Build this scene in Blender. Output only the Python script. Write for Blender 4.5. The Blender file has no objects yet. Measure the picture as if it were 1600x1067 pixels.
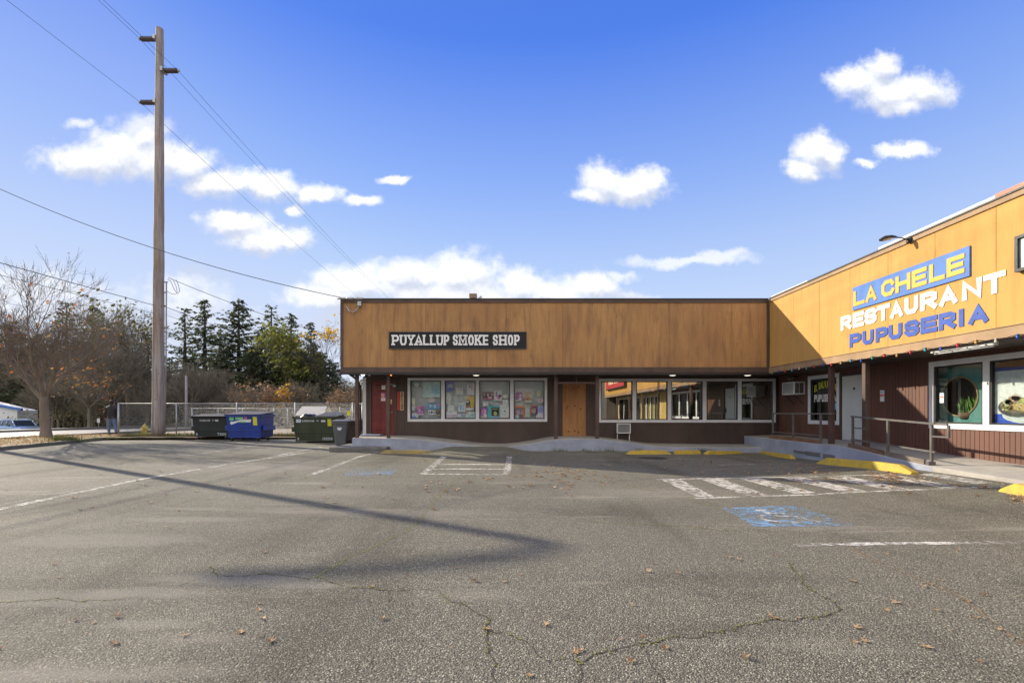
import bpy, bmesh, math, random
from mathutils import Vector, Matrix
R = math.radians
rng = random.Random(7)
scene = bpy.context.scene
COL = scene.collection

# ------------------------------------------------------------------ camera, sky, sun, exposure
F, CX, HY, CAMZ = 738.0, 800.0, 643.0, 1.35        # photo focal length in pixels, principal column, horizon row, eye height
cd = bpy.data.cameras.new('camera'); cam = bpy.data.objects.new('camera', cd); COL.objects.link(cam)
cam.location = (0, 0, CAMZ); cam.rotation_euler = (R(90), 0, 0)
cd.sensor_width = 36; cd.lens = F / 1600 * 36; cd.shift_y = (HY - 533.5) / 1600; cd.clip_end = 3000; cd.clip_start = 0.05
scene.camera = cam

SUN_H = Vector((-0.846, 0.533)).normalized(); SUN_EL = 24.6
sd = bpy.data.lights.new('sun', 'SUN'); so = bpy.data.objects.new('sun', sd); COL.objects.link(so)
sd.energy = 3.7; sd.angle = R(0.5); sd.color = (1.0, 0.88, 0.68)
sv = Vector((SUN_H.x * math.cos(R(SUN_EL)), SUN_H.y * math.cos(R(SUN_EL)), math.sin(R(SUN_EL))))
so.rotation_euler = sv.to_track_quat('Z', 'Y').to_euler(); so.location = sv * 60
vs = scene.view_settings; vs.view_transform = 'Standard'; vs.look = 'None'; vs.exposure = 0.92; vs.gamma = 1
scene.cycles.max_bounces = 8; scene.cycles.transparent_max_bounces = 24

def build_world():
    w = bpy.data.worlds.new('World'); scene.world = w; w.use_nodes = True
    nt = w.node_tree; nt.nodes.clear(); N = nt.nodes.new; L = nt.links.new
    def math_(op, a, b=None, clamp=False):
        n = N('ShaderNodeMath'); n.operation = op; n.use_clamp = clamp
        for i, v in enumerate((a, b)):
            if v is None: continue
            if isinstance(v, (int, float)): n.inputs[i].default_value = v
            else: L(v, n.inputs[i])
        return n.outputs[0]
    def vmath(op, a, b=None):
        n = N('ShaderNodeVectorMath'); n.operation = op
        for i, v in enumerate((a, b)):
            if v is None: continue
            if isinstance(v, (tuple, list)): n.inputs[i].default_value = v
            else: L(v, n.inputs[i])
        return n.outputs['Value'] if op in ('LENGTH', 'DOT_PRODUCT') else n.outputs[0]
    def mixc(f, a, b, mode='MIX'):
        n = N('ShaderNodeMix'); n.data_type = 'RGBA'; n.blend_type = mode
        for sck, v in ((n.inputs[0], f), (n.inputs[6], a), (n.inputs[7], b)):
            if isinstance(v, (int, float)): sck.default_value = v
            elif isinstance(v, tuple): sck.default_value = v
            else: L(v, sck)
        return n.outputs[2]
    sky = N('ShaderNodeTexSky'); sky.sky_type = 'NISHITA'; sky.sun_disc = False
    sky.sun_elevation = R(SUN_EL); sky.sun_rotation = math.atan2(SUN_H.x, SUN_H.y); sky.air_density = 1.0; sky.dust_density = 0.6; sky.ozone_density = 2.5
    tc = N('ShaderNodeTexCoord'); g = tc.outputs['Generated']
    sep = N('ShaderNodeSeparateXYZ'); L(g, sep.inputs[0]); X, Y, Z = sep.outputs
    yy = math_('MAXIMUM', Y, 0.05)
    u = math_('DIVIDE', X, yy); v = math_('DIVIDE', Z, yy)
    cmb = N('ShaderNodeCombineXYZ'); L(u, cmb.inputs[0]); L(v, cmb.inputs[1])
    uv = cmb.outputs[0]
    def noise(scale, detail, rough=0.55, vec=None):
        n = N('ShaderNodeTexNoise'); n.inputs['Scale'].default_value = scale; n.inputs['Detail'].default_value = detail
        n.inputs['Roughness'].default_value = rough; L(vec or uv, n.inputs['Vector']); return n
    def warp(vec, scale, amt, detail):
        n = noise(scale, detail, 0.6, vec)
        d = vmath('SUBTRACT', n.outputs['Color'], (0.5, 0.5, 0.5))
        return vmath('ADD', vec, vmath('MULTIPLY', d, (amt, amt * 0.75, 0)))
    uvw = warp(warp(warp(uv, 6.0, 0.07, 5.0), 24.0, 0.034, 5.0), 70.0, 0.011, 4.0)
    def bl(lst, uvw=uvw):
        acc = None
        for cx, cy, rx, ry in lst:
            c = ((cx - CX) / F, (HY - cy) / F, 0); rx, ry = rx * 1.13, ry * 1.16
            d = vmath('LENGTH', vmath('MULTIPLY', vmath('SUBTRACT', uvw, c), (F / rx, F / ry, 0)))
            k = math_('SUBTRACT', 1.0, d)
            if acc is None: acc = k
            else:
                m = N('ShaderNodeMath'); m.operation = 'SMOOTH_MAX'; L(acc, m.inputs[0]); L(k, m.inputs[1]); m.inputs[2].default_value = 0.25; acc = m.outputs[0]
        return acc
    puffy = [(130,247,78,28),(185,240,80,44),(240,246,75,38),(292,252,50,30),(228,208,26,24),(330,285,48,24),(375,288,50,22),(425,293,60,20),(495,300,38,17),(565,311,36,11),
             (365,345,60,24),(400,370,64,24),(450,370,44,22),(620,279,30,7),(457,324,14,9),
             (560,445,75,32),(640,430,76,30),(715,432,76,40),(700,460,170,28),(520,465,80,22),(815,446,44,28),(860,455,66,24),(920,448,44,26),
             (945,280,46,34),(990,292,60,26),(1020,282,24,24),(930,302,40,14),
             (1378,103,30,26),(1340,124,48,26),(1395,145,88,30),(1440,142,52,30),(1408,168,46,20),
             (1278,238,36,30),(1262,264,36,18),(1300,246,20,26),(1410,237,46,13),(1355,256,18,8)]
    thin = [(1075,407,118,10),(1130,400,52,10),(50,470,130,60),(150,500,120,60),(290,480,80,70),(960,432,40,10),(225,195,60,24),(120,190,24,10),(400,520,200,40),(560,490,70,30),(980,466,60,12)]
    dp = bl(puffy); dt = bl(thin); dup = bl(puffy, vmath('ADD', uvw, (-0.008, 0.03, 0)))
    n2 = noise(22.0, 6.0, 0.62).outputs['Fac']
    edge = math_('MULTIPLY', math_('SUBTRACT', n2, 0.5), 1.25)
    def ramp(x, lo, hi):
        n = N('ShaderNodeMapRange'); n.interpolation_type = 'SMOOTHSTEP'; L(x, n.inputs[0]); n.inputs[1].default_value = lo; n.inputs[2].default_value = hi; return n.outputs[0]
    mp = math_('MULTIPLY', ramp(math_('ADD', dp, edge), -0.10, 0.62), 0.98)
    mt = math_('MULTIPLY', ramp(math_('ADD', dt, edge), -0.05, 0.75), 0.72)
    front = ramp(Y, 0.06, 0.16)
    mask = math_('MULTIPLY', math_('MAXIMUM', mp, mt), front)
    # bright clouds added behind the camera as fill for the shaded facade
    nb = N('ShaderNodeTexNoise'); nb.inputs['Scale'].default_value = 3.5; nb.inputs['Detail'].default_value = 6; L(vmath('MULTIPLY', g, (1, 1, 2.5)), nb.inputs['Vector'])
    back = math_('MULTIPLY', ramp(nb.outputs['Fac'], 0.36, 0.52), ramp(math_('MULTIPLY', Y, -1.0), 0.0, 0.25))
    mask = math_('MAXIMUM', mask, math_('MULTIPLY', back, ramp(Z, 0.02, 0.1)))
    # sky body: Nishita calmed by a plain elevation gradient of the same sky
    cr = N('ShaderNodeValToRGB'); L(Z, cr.inputs[0]); e = cr.color_ramp.elements
    e[0].position = 0.0; e[0].color = (*SKY_G[0][1], 1); e[1].position = 1.0; e[1].color = (*SKY_G[-1][1], 1)
    for pz, cz in SKY_G[1:-1]: q = e.new(pz); q.color = (*cz, 1)
    grad = vmath('MULTIPLY', cr.outputs[0], (SKY_K,) * 3)
    ns = vmath('MINIMUM', sky.outputs[0], (4.2, 4.4, 4.8))
    body = mixc(0.92, ns, grad)
    # lit crests, greyer bellies: compare the cloud's own density a little higher up
    up = vmath('ADD', uvw, (0, 0, 0))
    relief = noise(13.0, 7.0, 0.6, vmath('ADD', uv, (0.0, 0.012, 0.0))).outputs['Fac']; relief2 = noise(13.0, 7.0, 0.6, uv).outputs['Fac']
    slope = math_('SUBTRACT', relief2, relief)
    lit = ramp(math_('ADD', math_('MULTIPLY', slope, 2.2), math_('MULTIPLY', math_('SUBTRACT', dp, dup), 1.1)), -0.55, 0.42)
    ccol = mixc(lit, CLOUD_SHADE, CLOUD_WHITE)
    fin = mixc(math_('MULTIPLY', back, math_('SUBTRACT', 1.0, front)), mixc(mask, body, ccol), CLOUD_FILL)
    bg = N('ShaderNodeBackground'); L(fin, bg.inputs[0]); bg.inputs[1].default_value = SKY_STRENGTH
    out = N('ShaderNodeOutputWorld'); L(bg.outputs[0], out.inputs[0])
    w.cycles.sampling_method = 'MANUAL'; w.cycles.sample_map_resolution = 1024
SKY_STRENGTH = 0.15
SKY_K = 3.45
SKY_G = [(0., (.80, .86, .98)), (.12, (.68, .78, .97)), (.28, (.48, .63, .97)), (.42, (.285, .455, .955)), (.62, (.07, .215, .86)), (1., (.05, .13, .55))]
CLOUD_FILL = (5.6, 5.3, 4.9, 1); CLOUD_WHITE = (3.75, 3.8, 3.9, 1); CLOUD_SHADE = (2.35, 2.55, 3.05, 1)  # rear clouds, out of view, set brighter to lift the shade
build_world()

# ------------------------------------------------------------------ helpers
def interp(x, pts):
    if x <= pts[0][0]: return pts[0][1]
    for (a, va), (b, vb) in zip(pts, pts[1:]):
        if x <= b: return va + (vb - va) * (x - a) / (b - a)
    return pts[-1][1]
def sstep(a, b, x):
    t = min(1, max(0, (x - a) / (b - a))); return t * t * (3 - 2 * t)
def gz(X, Y):
    'height of the asphalt: it dips at the inner corner and climbs towards the ramp'
    return sstep(4.5, 8.6, X) * interp(Y, [(-5, .02), (4, .08), (8, .13), (10.2, .13), (13, .0), (15.9, -.11), (17, -.11)])
def P(x, y, Y): return Vector(((x - CX) * Y / F, Y, CAMZ + (HY - y) * Y / F))
def G(x, y):
    z = 0.0
    for _ in range(12):
        Y = F * (CAMZ - z) / (y - HY); X = (x - CX) * Y / F; z = gz(X, Y)
    return Vector((X, Y, z))
ORG = {}
def tag(o, label=None, cat=None, group=None, kind=None):
    if label: o['label'] = label
    if cat: o['category'] = cat
    if group: o['group'] = group
    if kind: o['kind'] = kind
    return o
def empty(name, loc, label, cat, group=None, rz=0):
    o = bpy.data.objects.new(name, None); COL.objects.link(o); o.location = loc; o.rotation_euler = (0, 0, rz); o.empty_display_size = .3
    ORG[o] = Vector(loc); return tag(o, label, cat, group)
def link(name, me, parent=None):
    o = bpy.data.objects.new(name, me); COL.objects.link(o)
    if parent is not None: o.parent = parent; ORG[o] = ORG[parent]
    else: ORG[o] = Vector((0, 0, 0))
    return o
def copy_tree(o, parent=None):
    c = o.copy(); COL.objects.link(c)
    if parent is not None: c.parent = parent
    for ch in o.children: copy_tree(ch, c)
    return c
WORLD = lambda u, v, d: (u, v, d)
class MB:
    def __init__(s): s.v = []; s.f = []; s.m = []; s.mi = 0; s.sm = []; s.smooth = False
    def face(s, pts):
        b = len(s.v); s.v += [tuple(p) for p in pts]; s.f.append(list(range(b, b + len(pts)))); s.m.append(s.mi); s.sm.append(s.smooth)
    def addv(s, pts): b = len(s.v); s.v += [tuple(p) for p in pts]; return b
    def addf(s, idx): s.f.append(list(idx)); s.m.append(s.mi); s.sm.append(s.smooth)
    def box(s, u0, u1, v0, v1, d0, d1, mp=WORLD):
        b = s.addv([mp(u, v, d) for d in (d0, d1) for v in (v0, v1) for u in (u0, u1)])
        for q in ((0, 2, 3, 1), (4, 5, 7, 6), (0, 1, 5, 4), (2, 6, 7, 3), (0, 4, 6, 2), (1, 3, 7, 5)): s.addf([b + i for i in q])
    def hexa(s, p8):
        b = s.addv(p8)
        for q in ((0, 2, 3, 1), (4, 5, 7, 6), (0, 1, 5, 4), (2, 6, 7, 3), (0, 4, 6, 2), (1, 3, 7, 5)): s.addf([b + i for i in q])
    def prism(s, pts, d0, d1, mp=WORLD):
        'polygon in (u, v) given depth d0..d1'
        n = len(pts); b = s.addv([mp(u, v, d0) for u, v in pts]); c = s.addv([mp(u, v, d1) for u, v in pts])
        s.addf(range(b, b + n)); s.addf(reversed(range(c, c + n)))
        for i in range(n): j = (i + 1) % n; s.addf((b + i, c + i, c + j, b + j))
    def ring(s, c, ax, r, n):
        ax = Vector(ax).normalized(); t = Vector((0, 0, 1)) if abs(ax.z) < .9 else Vector((1, 0, 0))
        e1 = ax.cross(t).normalized(); e2 = ax.cross(e1)
        return [Vector(c) + (e1 * math.cos(2 * math.pi * i / n) + e2 * math.sin(2 * math.pi * i / n)) * r for i in range(n)]
    def tube(s, pts, r, n=8, cap=True, closed=False):
        pts = [Vector(p) for p in pts]; k = len(pts); rr = r if isinstance(r, (list, tuple)) else [r] * k
        rings = []; prev = None
        for i, p in enumerate(pts):
            if closed: ax = pts[(i + 1) % k] - pts[i - 1]
            else: ax = pts[min(i + 1, k - 1)] - pts[max(i - 1, 0)]
            ax = ax.normalized()
            if prev is None:
                t = Vector((0, 0, 1)) if abs(ax.z) < .9 else Vector((1, 0, 0)); e1 = ax.cross(t).normalized()
            else:
                e1 = (prev - ax * prev.dot(ax)).normalized()
            prev = e1; e2 = ax.cross(e1)
            rings.append(s.addv([p + (e1 * math.cos(2 * math.pi * a / n) + e2 * math.sin(2 * math.pi * a / n)) * rr[i] for a in range(n)]))
        sm = s.smooth; s.smooth = n > 5 or sm
        for i in range(k if closed else k - 1):
            a, b = rings[i], rings[(i + 1) % k]
            for q in range(n): t = (q + 1) % n; s.addf((a + q, a + t, b + t, b + q))
        s.smooth = sm
        if cap and not closed: s.addf(list(reversed(range(rings[0], rings[0] + n)))); s.addf(range(rings[-1], rings[-1] + n))
    def lathe(s, c, prof, n=16, ax=(0, 0, 1)):
        'prof: (radius, distance along ax)'
        ax = Vector(ax).normalized(); rings = [s.addv(s.ring(Vector(c) + ax * h, ax, max(r, 1e-4), n)) for r, h in prof]
        sm = s.smooth; s.smooth = True
        for a, b in zip(rings, rings[1:]):
            for q in range(n): t = (q + 1) % n; s.addf((a + q, a + t, b + t, b + q))
        s.smooth = sm
        s.addf(list(reversed(range(rings[0], rings[0] + n)))); s.addf(range(rings[-1], rings[-1] + n))
    def ball(s, c, r, n=8, m=6):
        c = Vector(c); rx, ry, rz = r if isinstance(r, (tuple, list)) else (r, r, r)
        b = len(s.v); s.v.append(tuple(c + Vector((0, 0, rz))))
        for i in range(1, m):
            t = math.pi * i / m
            for j in range(n):
                a = 2 * math.pi * j / n; s.v.append(tuple(c + Vector((rx * math.sin(t) * math.cos(a), ry * math.sin(t) * math.sin(a), rz * math.cos(t)))))
        s.v.append(tuple(c - Vector((0, 0, rz)))); e = len(s.v) - 1
        sm = s.smooth; s.smooth = True
        for j in range(n): s.addf((b, b + 1 + j, b + 1 + (j + 1) % n)); s.addf((e, e - n + (j + 1) % n, e - n + j))
        for i in range(m - 2):
            for j in range(n):
                a = b + 1 + i * n; k = (j + 1) % n; s.addf((a + j, a + n + j, a + n + k, a + k))
        s.smooth = sm
    def build(s, name, mats, parent=None, bevel=0, fix=True):
        o = Vector((0, 0, 0)) if parent is None else ORG[parent]
        me = bpy.data.meshes.new(name); me.from_pydata([(p[0] - o.x, p[1] - o.y, p[2] - o.z) for p in s.v], [], s.f)
        if not isinstance(mats, (list, tuple)): mats = [mats]
        for m in mats: me.materials.append(m)
        if len(mats) > 1: me.polygons.foreach_set('material_index', s.m)
        me.polygons.foreach_set('use_smooth', s.sm)
        if fix:
            bm = bmesh.new(); bm.from_mesh(me); bmesh.ops.recalc_face_normals(bm, faces=bm.faces); bm.to_mesh(me); bm.free()
        ob = link(name, me, parent)
        if bevel:
            md = ob.modifiers.new('b', 'BEVEL'); md.width = bevel; md.segments = 2; md.limit_method = 'ANGLE'
        return ob

# ------------------------------------------------------------------ materials
def newmat(name):
    m = bpy.data.materials.new(name); m.use_nodes = True; nt = m.node_tree
    return m, nt, nt.nodes['Principled BSDF']
def addn(nt, t, **kw):
    n = nt.nodes.new(t)
    for k, v in kw.items():
        if k in n.inputs: n.inputs[k].default_value = v
        else: setattr(n, k, v)
    return n
def mixrgb(nt, f, a, b, mode='MIX'):
    n = nt.nodes.new('ShaderNodeMix'); n.data_type = 'RGBA'; n.blend_type = mode
    for sck, v in ((n.inputs[0], f), (n.inputs[6], a), (n.inputs[7], b)):
        if isinstance(v, (int, float)): sck.default_value = v
        elif isinstance(v, (tuple, list)): sck.default_value = (*v[:3], 1)
        else: nt.links.new(v, sck)
    return n.outputs[2]
def mrange(nt, x, lo, hi, a=0., b=1., smooth=True):
    n = nt.nodes.new('ShaderNodeMapRange'); n.interpolation_type = 'SMOOTHSTEP' if smooth else 'LINEAR'
    nt.links.new(x, n.inputs[0]); n.inputs[1].default_value = lo; n.inputs[2].default_value = hi; n.inputs[3].default_value = a; n.inputs[4].default_value = b; return n.outputs[0]
def coords(nt, scale=(1, 1, 1), kind='Object'):
    tc = nt.nodes.new('ShaderNodeTexCoord'); mp = nt.nodes.new('ShaderNodeMapping'); mp.inputs['Scale'].default_value = scale
    nt.links.new(tc.outputs[kind], mp.inputs[0]); return mp.outputs[0]
def noise(nt, vec, scale, detail=4, rough=.55, dist=0):
    n = addn(nt, 'ShaderNodeTexNoise', Scale=scale, Detail=detail, Roughness=rough, Distortion=dist); nt.links.new(vec, n.inputs['Vector']); return n.outputs['Fac']
def pm(name, col, rough=.6, var=.18, scale=3., stretch=(1, 1, 1), bump=0., bscale=30., metal=0., col2=None, fine=.12, spec=.5):
    'general painted / weathered surface: patchy tone, fine grain, optional second colour and relief'
    m, nt, b = newmat(name); v = coords(nt, stretch)
    n1 = mrange(nt, noise(nt, v, scale, 5, .6), .3, .7); n2 = noise(nt, v, scale * 11, 3, .6)
    c2 = col2 or tuple(c * (1 - var) for c in col); c1 = col if col2 else tuple(min(1, c * (1 + var)) for c in col)
    c = mixrgb(nt, n1, c2, c1)
    c = mixrgb(nt, fine, c, mixrgb(nt, n2, (0, 0, 0), tuple(min(1, x * 2.2) for x in col)))
    nt.links.new(c, b.inputs['Base Color'])
    nt.links.new(mrange(nt, n2, .2, .8, max(.02, rough - .12), min(1, rough + .12), False), b.inputs['Roughness'])
    b.inputs['Metallic'].default_value = metal; b.inputs['Specular IOR Level'].default_value = spec
    if bump:
        bp = addn(nt, 'ShaderNodeBump', Strength=bump, Distance=.02); nt.links.new(noise(nt, v, bscale, 4, .6), bp.inputs['Height']); nt.links.new(bp.outputs[0], b.inputs['Normal'])
    return m
def plain(name, col, rough=.6, metal=0., emit=0.):
    m, nt, b = newmat(name); b.inputs['Base Color'].default_value = (*col, 1); b.inputs['Roughness'].default_value = rough; b.inputs['Metallic'].default_value = metal
    if emit: b.inputs['Emission Color'].default_value = (*col, 1); b.inputs['Emission Strength'].default_value = emit
    return m
def glass(name, refl, tint=(.8, .86, .84), rough=.0, graze=1.):
    m, nt, b = newmat(name); nt.nodes.remove(b); out = nt.nodes['Material Output']
    tr = addn(nt, 'ShaderNodeBsdfTransparent'); tr.inputs[0].default_value = (*tint, 1)
    gl = addn(nt, 'ShaderNodeBsdfGlossy', Roughness=rough); gl.inputs[0].default_value = (.95, .97, .97, 1)
    v = coords(nt); bp = addn(nt, 'ShaderNodeBump', Strength=.025, Distance=.02); nt.links.new(noise(nt, v, 1.4, 1), bp.inputs['Height']); nt.links.new(bp.outputs[0], gl.inputs['Normal'])
    lw = addn(nt, 'ShaderNodeLayerWeight', Blend=.25); f = mrange(nt, lw.outputs['Fresnel'], 0, 1, refl, max(refl, graze), False)
    mx = addn(nt, 'ShaderNodeMixShader'); nt.links.new(f, mx.inputs[0]); nt.links.new(tr.outputs[0], mx.inputs[1]); nt.links.new(gl.outputs[0], mx.inputs[2]); nt.links.new(mx.outputs[0], out.inputs[0])
    return m
def worn_paint(name, col, keep=.5, scale=9., soft=.12):
    'road paint abraded down to the asphalt'
    m, nt, b = newmat(name); out = nt.nodes['Material Output']; v = coords(nt)
    b.inputs['Base Color'].default_value = (*col, 1); b.inputs['Roughness'].default_value = .8
    a = noise(nt, v, scale, 6, .68); c = noise(nt, v, 110, 3, .7); d = noise(nt, v, 1.1, 3)
    s = addn(nt, 'ShaderNodeMath', operation='MULTIPLY_ADD'); nt.links.new(c, s.inputs[0]); s.inputs[1].default_value = .75; nt.links.new(a, s.inputs[2])
    s2 = addn(nt, 'ShaderNodeMath', operation='MULTIPLY_ADD'); nt.links.new(d, s2.inputs[0]); s2.inputs[1].default_value = .5; nt.links.new(s.outputs[0], s2.inputs[2])
    th = 1.42 - keep * .62
    f = mrange(nt, s2.outputs[0], th - soft, th + soft)
    tr = addn(nt, 'ShaderNodeBsdfTransparent'); mx = addn(nt, 'ShaderNodeMixShader')
    nt.links.new(f, mx.inputs[0]); nt.links.new(tr.outputs[0], mx.inputs[1]); nt.links.new(b.outputs[0], mx.inputs[2]); nt.links.new(mx.outputs[0], out.inputs[0])
    return m
def fascia_mat(name, ca, cb, cc, amt):
    'painted plywood, vertical grain, weather streaks and blotches'
    m, nt, b = newmat(name)
    v = coords(nt, (1, 1, .12)); v2 = coords(nt, (1, 1, .5)); v3 = coords(nt, (1, 1, .035))
    c = mixrgb(nt, mrange(nt, noise(nt, v2, .9, 5, .6), .32, .68), ca, cb)
    c = mixrgb(nt, mrange(nt, noise(nt, v, 5.5, 5, .65), .42, .7, 0, amt), c, cc)
    c = mixrgb(nt, mrange(nt, noise(nt, v3, 60, 4, .7), .38, .66, 0, amt * .55), c, cc)
    c = mixrgb(nt, mrange(nt, noise(nt, v2, 2.3, 6, .7), .55, .75, 0, amt * .8), c, tuple(x * .62 for x in cc))
    nt.links.new(c, b.inputs['Base Color']); b.inputs['Roughness'].default_value = .78
    bp = addn(nt, 'ShaderNodeBump', Strength=.25, Distance=.01); nt.links.new(noise(nt, v3, 90, 3), bp.inputs['Height']); nt.links.new(bp.outputs[0], b.inputs['Normal'])
    return m
def asphalt_mat():
    m, nt, b = newmat('aged_asphalt'); v = coords(nt)
    vo = addn(nt, 'ShaderNodeTexVoronoi', Scale=100.); nt.links.new(v, vo.inputs['Vector'])
    vo2 = addn(nt, 'ShaderNodeTexVoronoi', Scale=190.); nt.links.new(v, vo2.inputs['Vector'])
    sp = addn(nt, 'ShaderNodeSeparateColor'); nt.links.new(vo.outputs['Color'], sp.inputs[0])
    cr = addn(nt, 'ShaderNodeValToRGB'); nt.links.new(sp.outputs[0], cr.inputs[0]); e = cr.color_ramp.elements
    e[0].position = 0; e[0].color = (.045, .042, .034, 1); e[1].position = 1; e[1].color = (.64, .605, .475, 1)
    for p, c in ((.35, (.092, .088, .070)), (.7, (.20, .191, .15)), (.88, (.38, .361, .285))): x = e.new(p); x.color = (*c, 1)
    sp2 = addn(nt, 'ShaderNodeSeparateColor'); nt.links.new(vo2.outputs['Color'], sp2.inputs[0])
    fines = mixrgb(nt, sp2.outputs[1], (.038, .036, .029), (.26, .248, .194))
    c = mixrgb(nt, mrange(nt, vo.outputs['Distance'], .35, .62), cr.outputs[0], fines)
    big = noise(nt, v, .16, 5, .6); mid = noise(nt, v, .9, 6, .65); wid = noise(nt, coords(nt, (.32, 1.9, 1)), .55, 7, .7)
    c = mixrgb(nt, mrange(nt, big, .3, .7, 0, .55), c, mixrgb(nt, .5, c, (.24, .22, .175)))            # paler, sandier areas
    c = mixrgb(nt, mrange(nt, wid, .56, .66, 0, .5), c, (.34, .32, .26))                             # dusty wear patches
    c = mixrgb(nt, mrange(nt, mid, .54, .74, 0, .6), c, mixrgb(nt, 1., c, (.42, .42, .42), 'MULTIPLY'))  # oil and damp
    c = mixrgb(nt, mrange(nt, noise(nt, coords(nt, (1.3, .25, 1)), .5, 4, .6), .5, .68, 0, .6), c, mixrgb(nt, 1., c, (.5, .49, .48), 'MULTIPLY'))
    nt.links.new(c, b.inputs['Base Color']); b.inputs['Roughness'].default_value = .85; b.inputs['Specular IOR Level'].default_value = .3
    h = addn(nt, 'ShaderNodeMath', operation='MULTIPLY_ADD'); nt.links.new(vo.outputs['Distance'], h.inputs[0]); h.inputs[1].default_value = -1.; nt.links.new(mid, h.inputs[2])
    bp = addn(nt, 'ShaderNodeBump', Strength=.75, Distance=.012); nt.links.new(h.outputs[0], bp.inputs['Height']); nt.links.new(bp.outputs[0], b.inputs['Normal'])
    return m
def leaf_mat(name, cols, rough=.6, trans=.25):
    'thin leaves: colour varies leaf by leaf, a little light comes through'
    m, nt, b = newmat(name); out = nt.nodes['Material Output']
    gi = addn(nt, 'ShaderNodeNewGeometry'); cr = addn(nt, 'ShaderNodeValToRGB'); nt.links.new(gi.outputs['Random Per Island'], cr.inputs[0]); e = cr.color_ramp.elements
    e[0].color = (*cols[0], 1); e[1].color = (*cols[-1], 1)
    for i, c in enumerate(cols[1:-1]): x = e.new((i + 1) / (len(cols) - 1)); x.color = (*c, 1)
    nt.links.new(cr.outputs[0], b.inputs['Base Color']); b.inputs['Roughness'].default_value = rough
    tl = addn(nt, 'ShaderNodeBsdfTranslucent'); nt.links.new(cr.outputs[0], tl.inputs[0])
    mx = addn(nt, 'ShaderNodeMixShader'); mx.inputs[0].default_value = trans
    nt.links.new(b.outputs[0], mx.inputs[1]); nt.links.new(tl.outputs[0], mx.inputs[2]); nt.links.new(mx.outputs[0], out.inputs[0]); return m

m_asphalt = asphalt_mat()
m_fascia = fascia_mat('brown_plywood', (.46, .25, .095), (.35, .18, .07), (.18, .095, .048), .62)
m_fascia_y = fascia_mat('ochre_plywood', (.57, .33, .09), (.51, .285, .075), (.42, .225, .06), .45)
m_trim = pm('brown_trim', (.075, .045, .034), .6, .3, 2., (1, 1, 1), .15)
m_trim_tan = pm('tan_trim', (.33, .215, .12), .65, .2, 2.)
m_black = pm('black_flashing', (.018, .018, .02), .5, .3)
m_soffit = pm('dark_soffit', (.05, .036, .03), .7, .2)
m_siding = pm('dark_brown_siding', (.072, .047, .038), .6, .22, 1.6, (1, 1, .3), .1, 60)
m_siding_r = pm('red_brown_siding', (.125, .058, .041), .62, .2, 1.6, (1, 1, .3), .1, 60)
m_post = pm('brown_post', (.085, .05, .042), .6, .25)
m_white = pm('white_frame', (.76, .77, .80), .5, .08)
m_sash = plain('black_sash', (.02, .02, .022), .5)
m_glass_a = glass('shop_glass', .03, (.96, .97, .97))
m_glass_b = glass('coated_glass', .46, (.66, .68, .58))
m_glass_w = glass('restaurant_glass', .045, (.92, .95, .94))
m_glass_c = glass('curtained_glass', .06, (.93, .93, .9), 0., .12)
m_conc = pm('concrete', (.36, .34, .31), .85, .2, 1.2, (1, 1, 1), .3, 40, fine=.2)
m_conc_blue = pm('blue_grey_painted_concrete', (.30, .33, .42), .75, .2, 1.3, (1, 1, 1), .2, 30, fine=.15)
m_step = pm('step_concrete', (.13, .125, .125), .85, .3, 3., (1, 1, 1), .3, 40)
m_yellow = pm('yellow_stop_paint', (.64, .40, .04), .75, .2, 5., (1, 1, 1), .4, 40, col2=(.40, .27, .075), fine=.25)
m_yellow_old = pm('worn_yellow', (.36, .26, .08), .8, .3, 6., (1, 1, 1), .3, 40, col2=(.17, .15, .10))
m_ply = fascia_mat('plywood', (.46, .235, .09), (.38, .18, .07), (.27, .10, .035), .6)
m_red = pm('red_door', (.15, .018, .016), .4, .2)
m_doorw = pm('white_door', (.62, .66, .64), .5, .06)
m_steel = pm('galvanised', (.42, .44, .46), .45, .15, metal=.7)
m_rail = pm('rail_iron', (.10, .095, .095), .45, .3, 6, col2=(.16, .14, .13))
m_pole = None
m_room = pm('interior_wall', (.52, .52, .42), .8, .1)
m_pale_fill = pm('pale_fill', (.74, .80, .82), .8, .1)
m_roof = pm('roof_membrane', (.3, .3, .3), .9, .2)
m_whitemetal = pm('white_metal', (.75, .75, .74), .4, .06)
m_redmetal = pm('red_metal', (.5, .1, .04), .45, .1)
m_paint_w = worn_paint('worn_white_paint', (.66, .65, .60), .43)
m_paint_w2 = worn_paint('faded_white_paint', (.5, .49, .45), .26)
m_paint_w3 = worn_paint('hatch_paint', (.62, .60, .54), .49)
m_paint_b = worn_paint('worn_blue_paint', (.20, .37, .58), .40)
m_paint_b2 = worn_paint('faded_blue_paint', (.2, .38, .58), .28)
m_rubber = plain('rubber', (.02, .02, .02), .8)
m_grass = leaf_mat('grass_blades', [(.05, .08, .015), (.1, .14, .03), (.2, .19, .06)], .7)
PAL = {}
def flat(c):
    k = tuple(round(x, 3) for x in c)
    if k not in PAL: PAL[k] = pm('print_%d' % len(PAL), k, .55, .12, 9., fine=.1)
    return PAL[k]
FONT_TMP = {}
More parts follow.
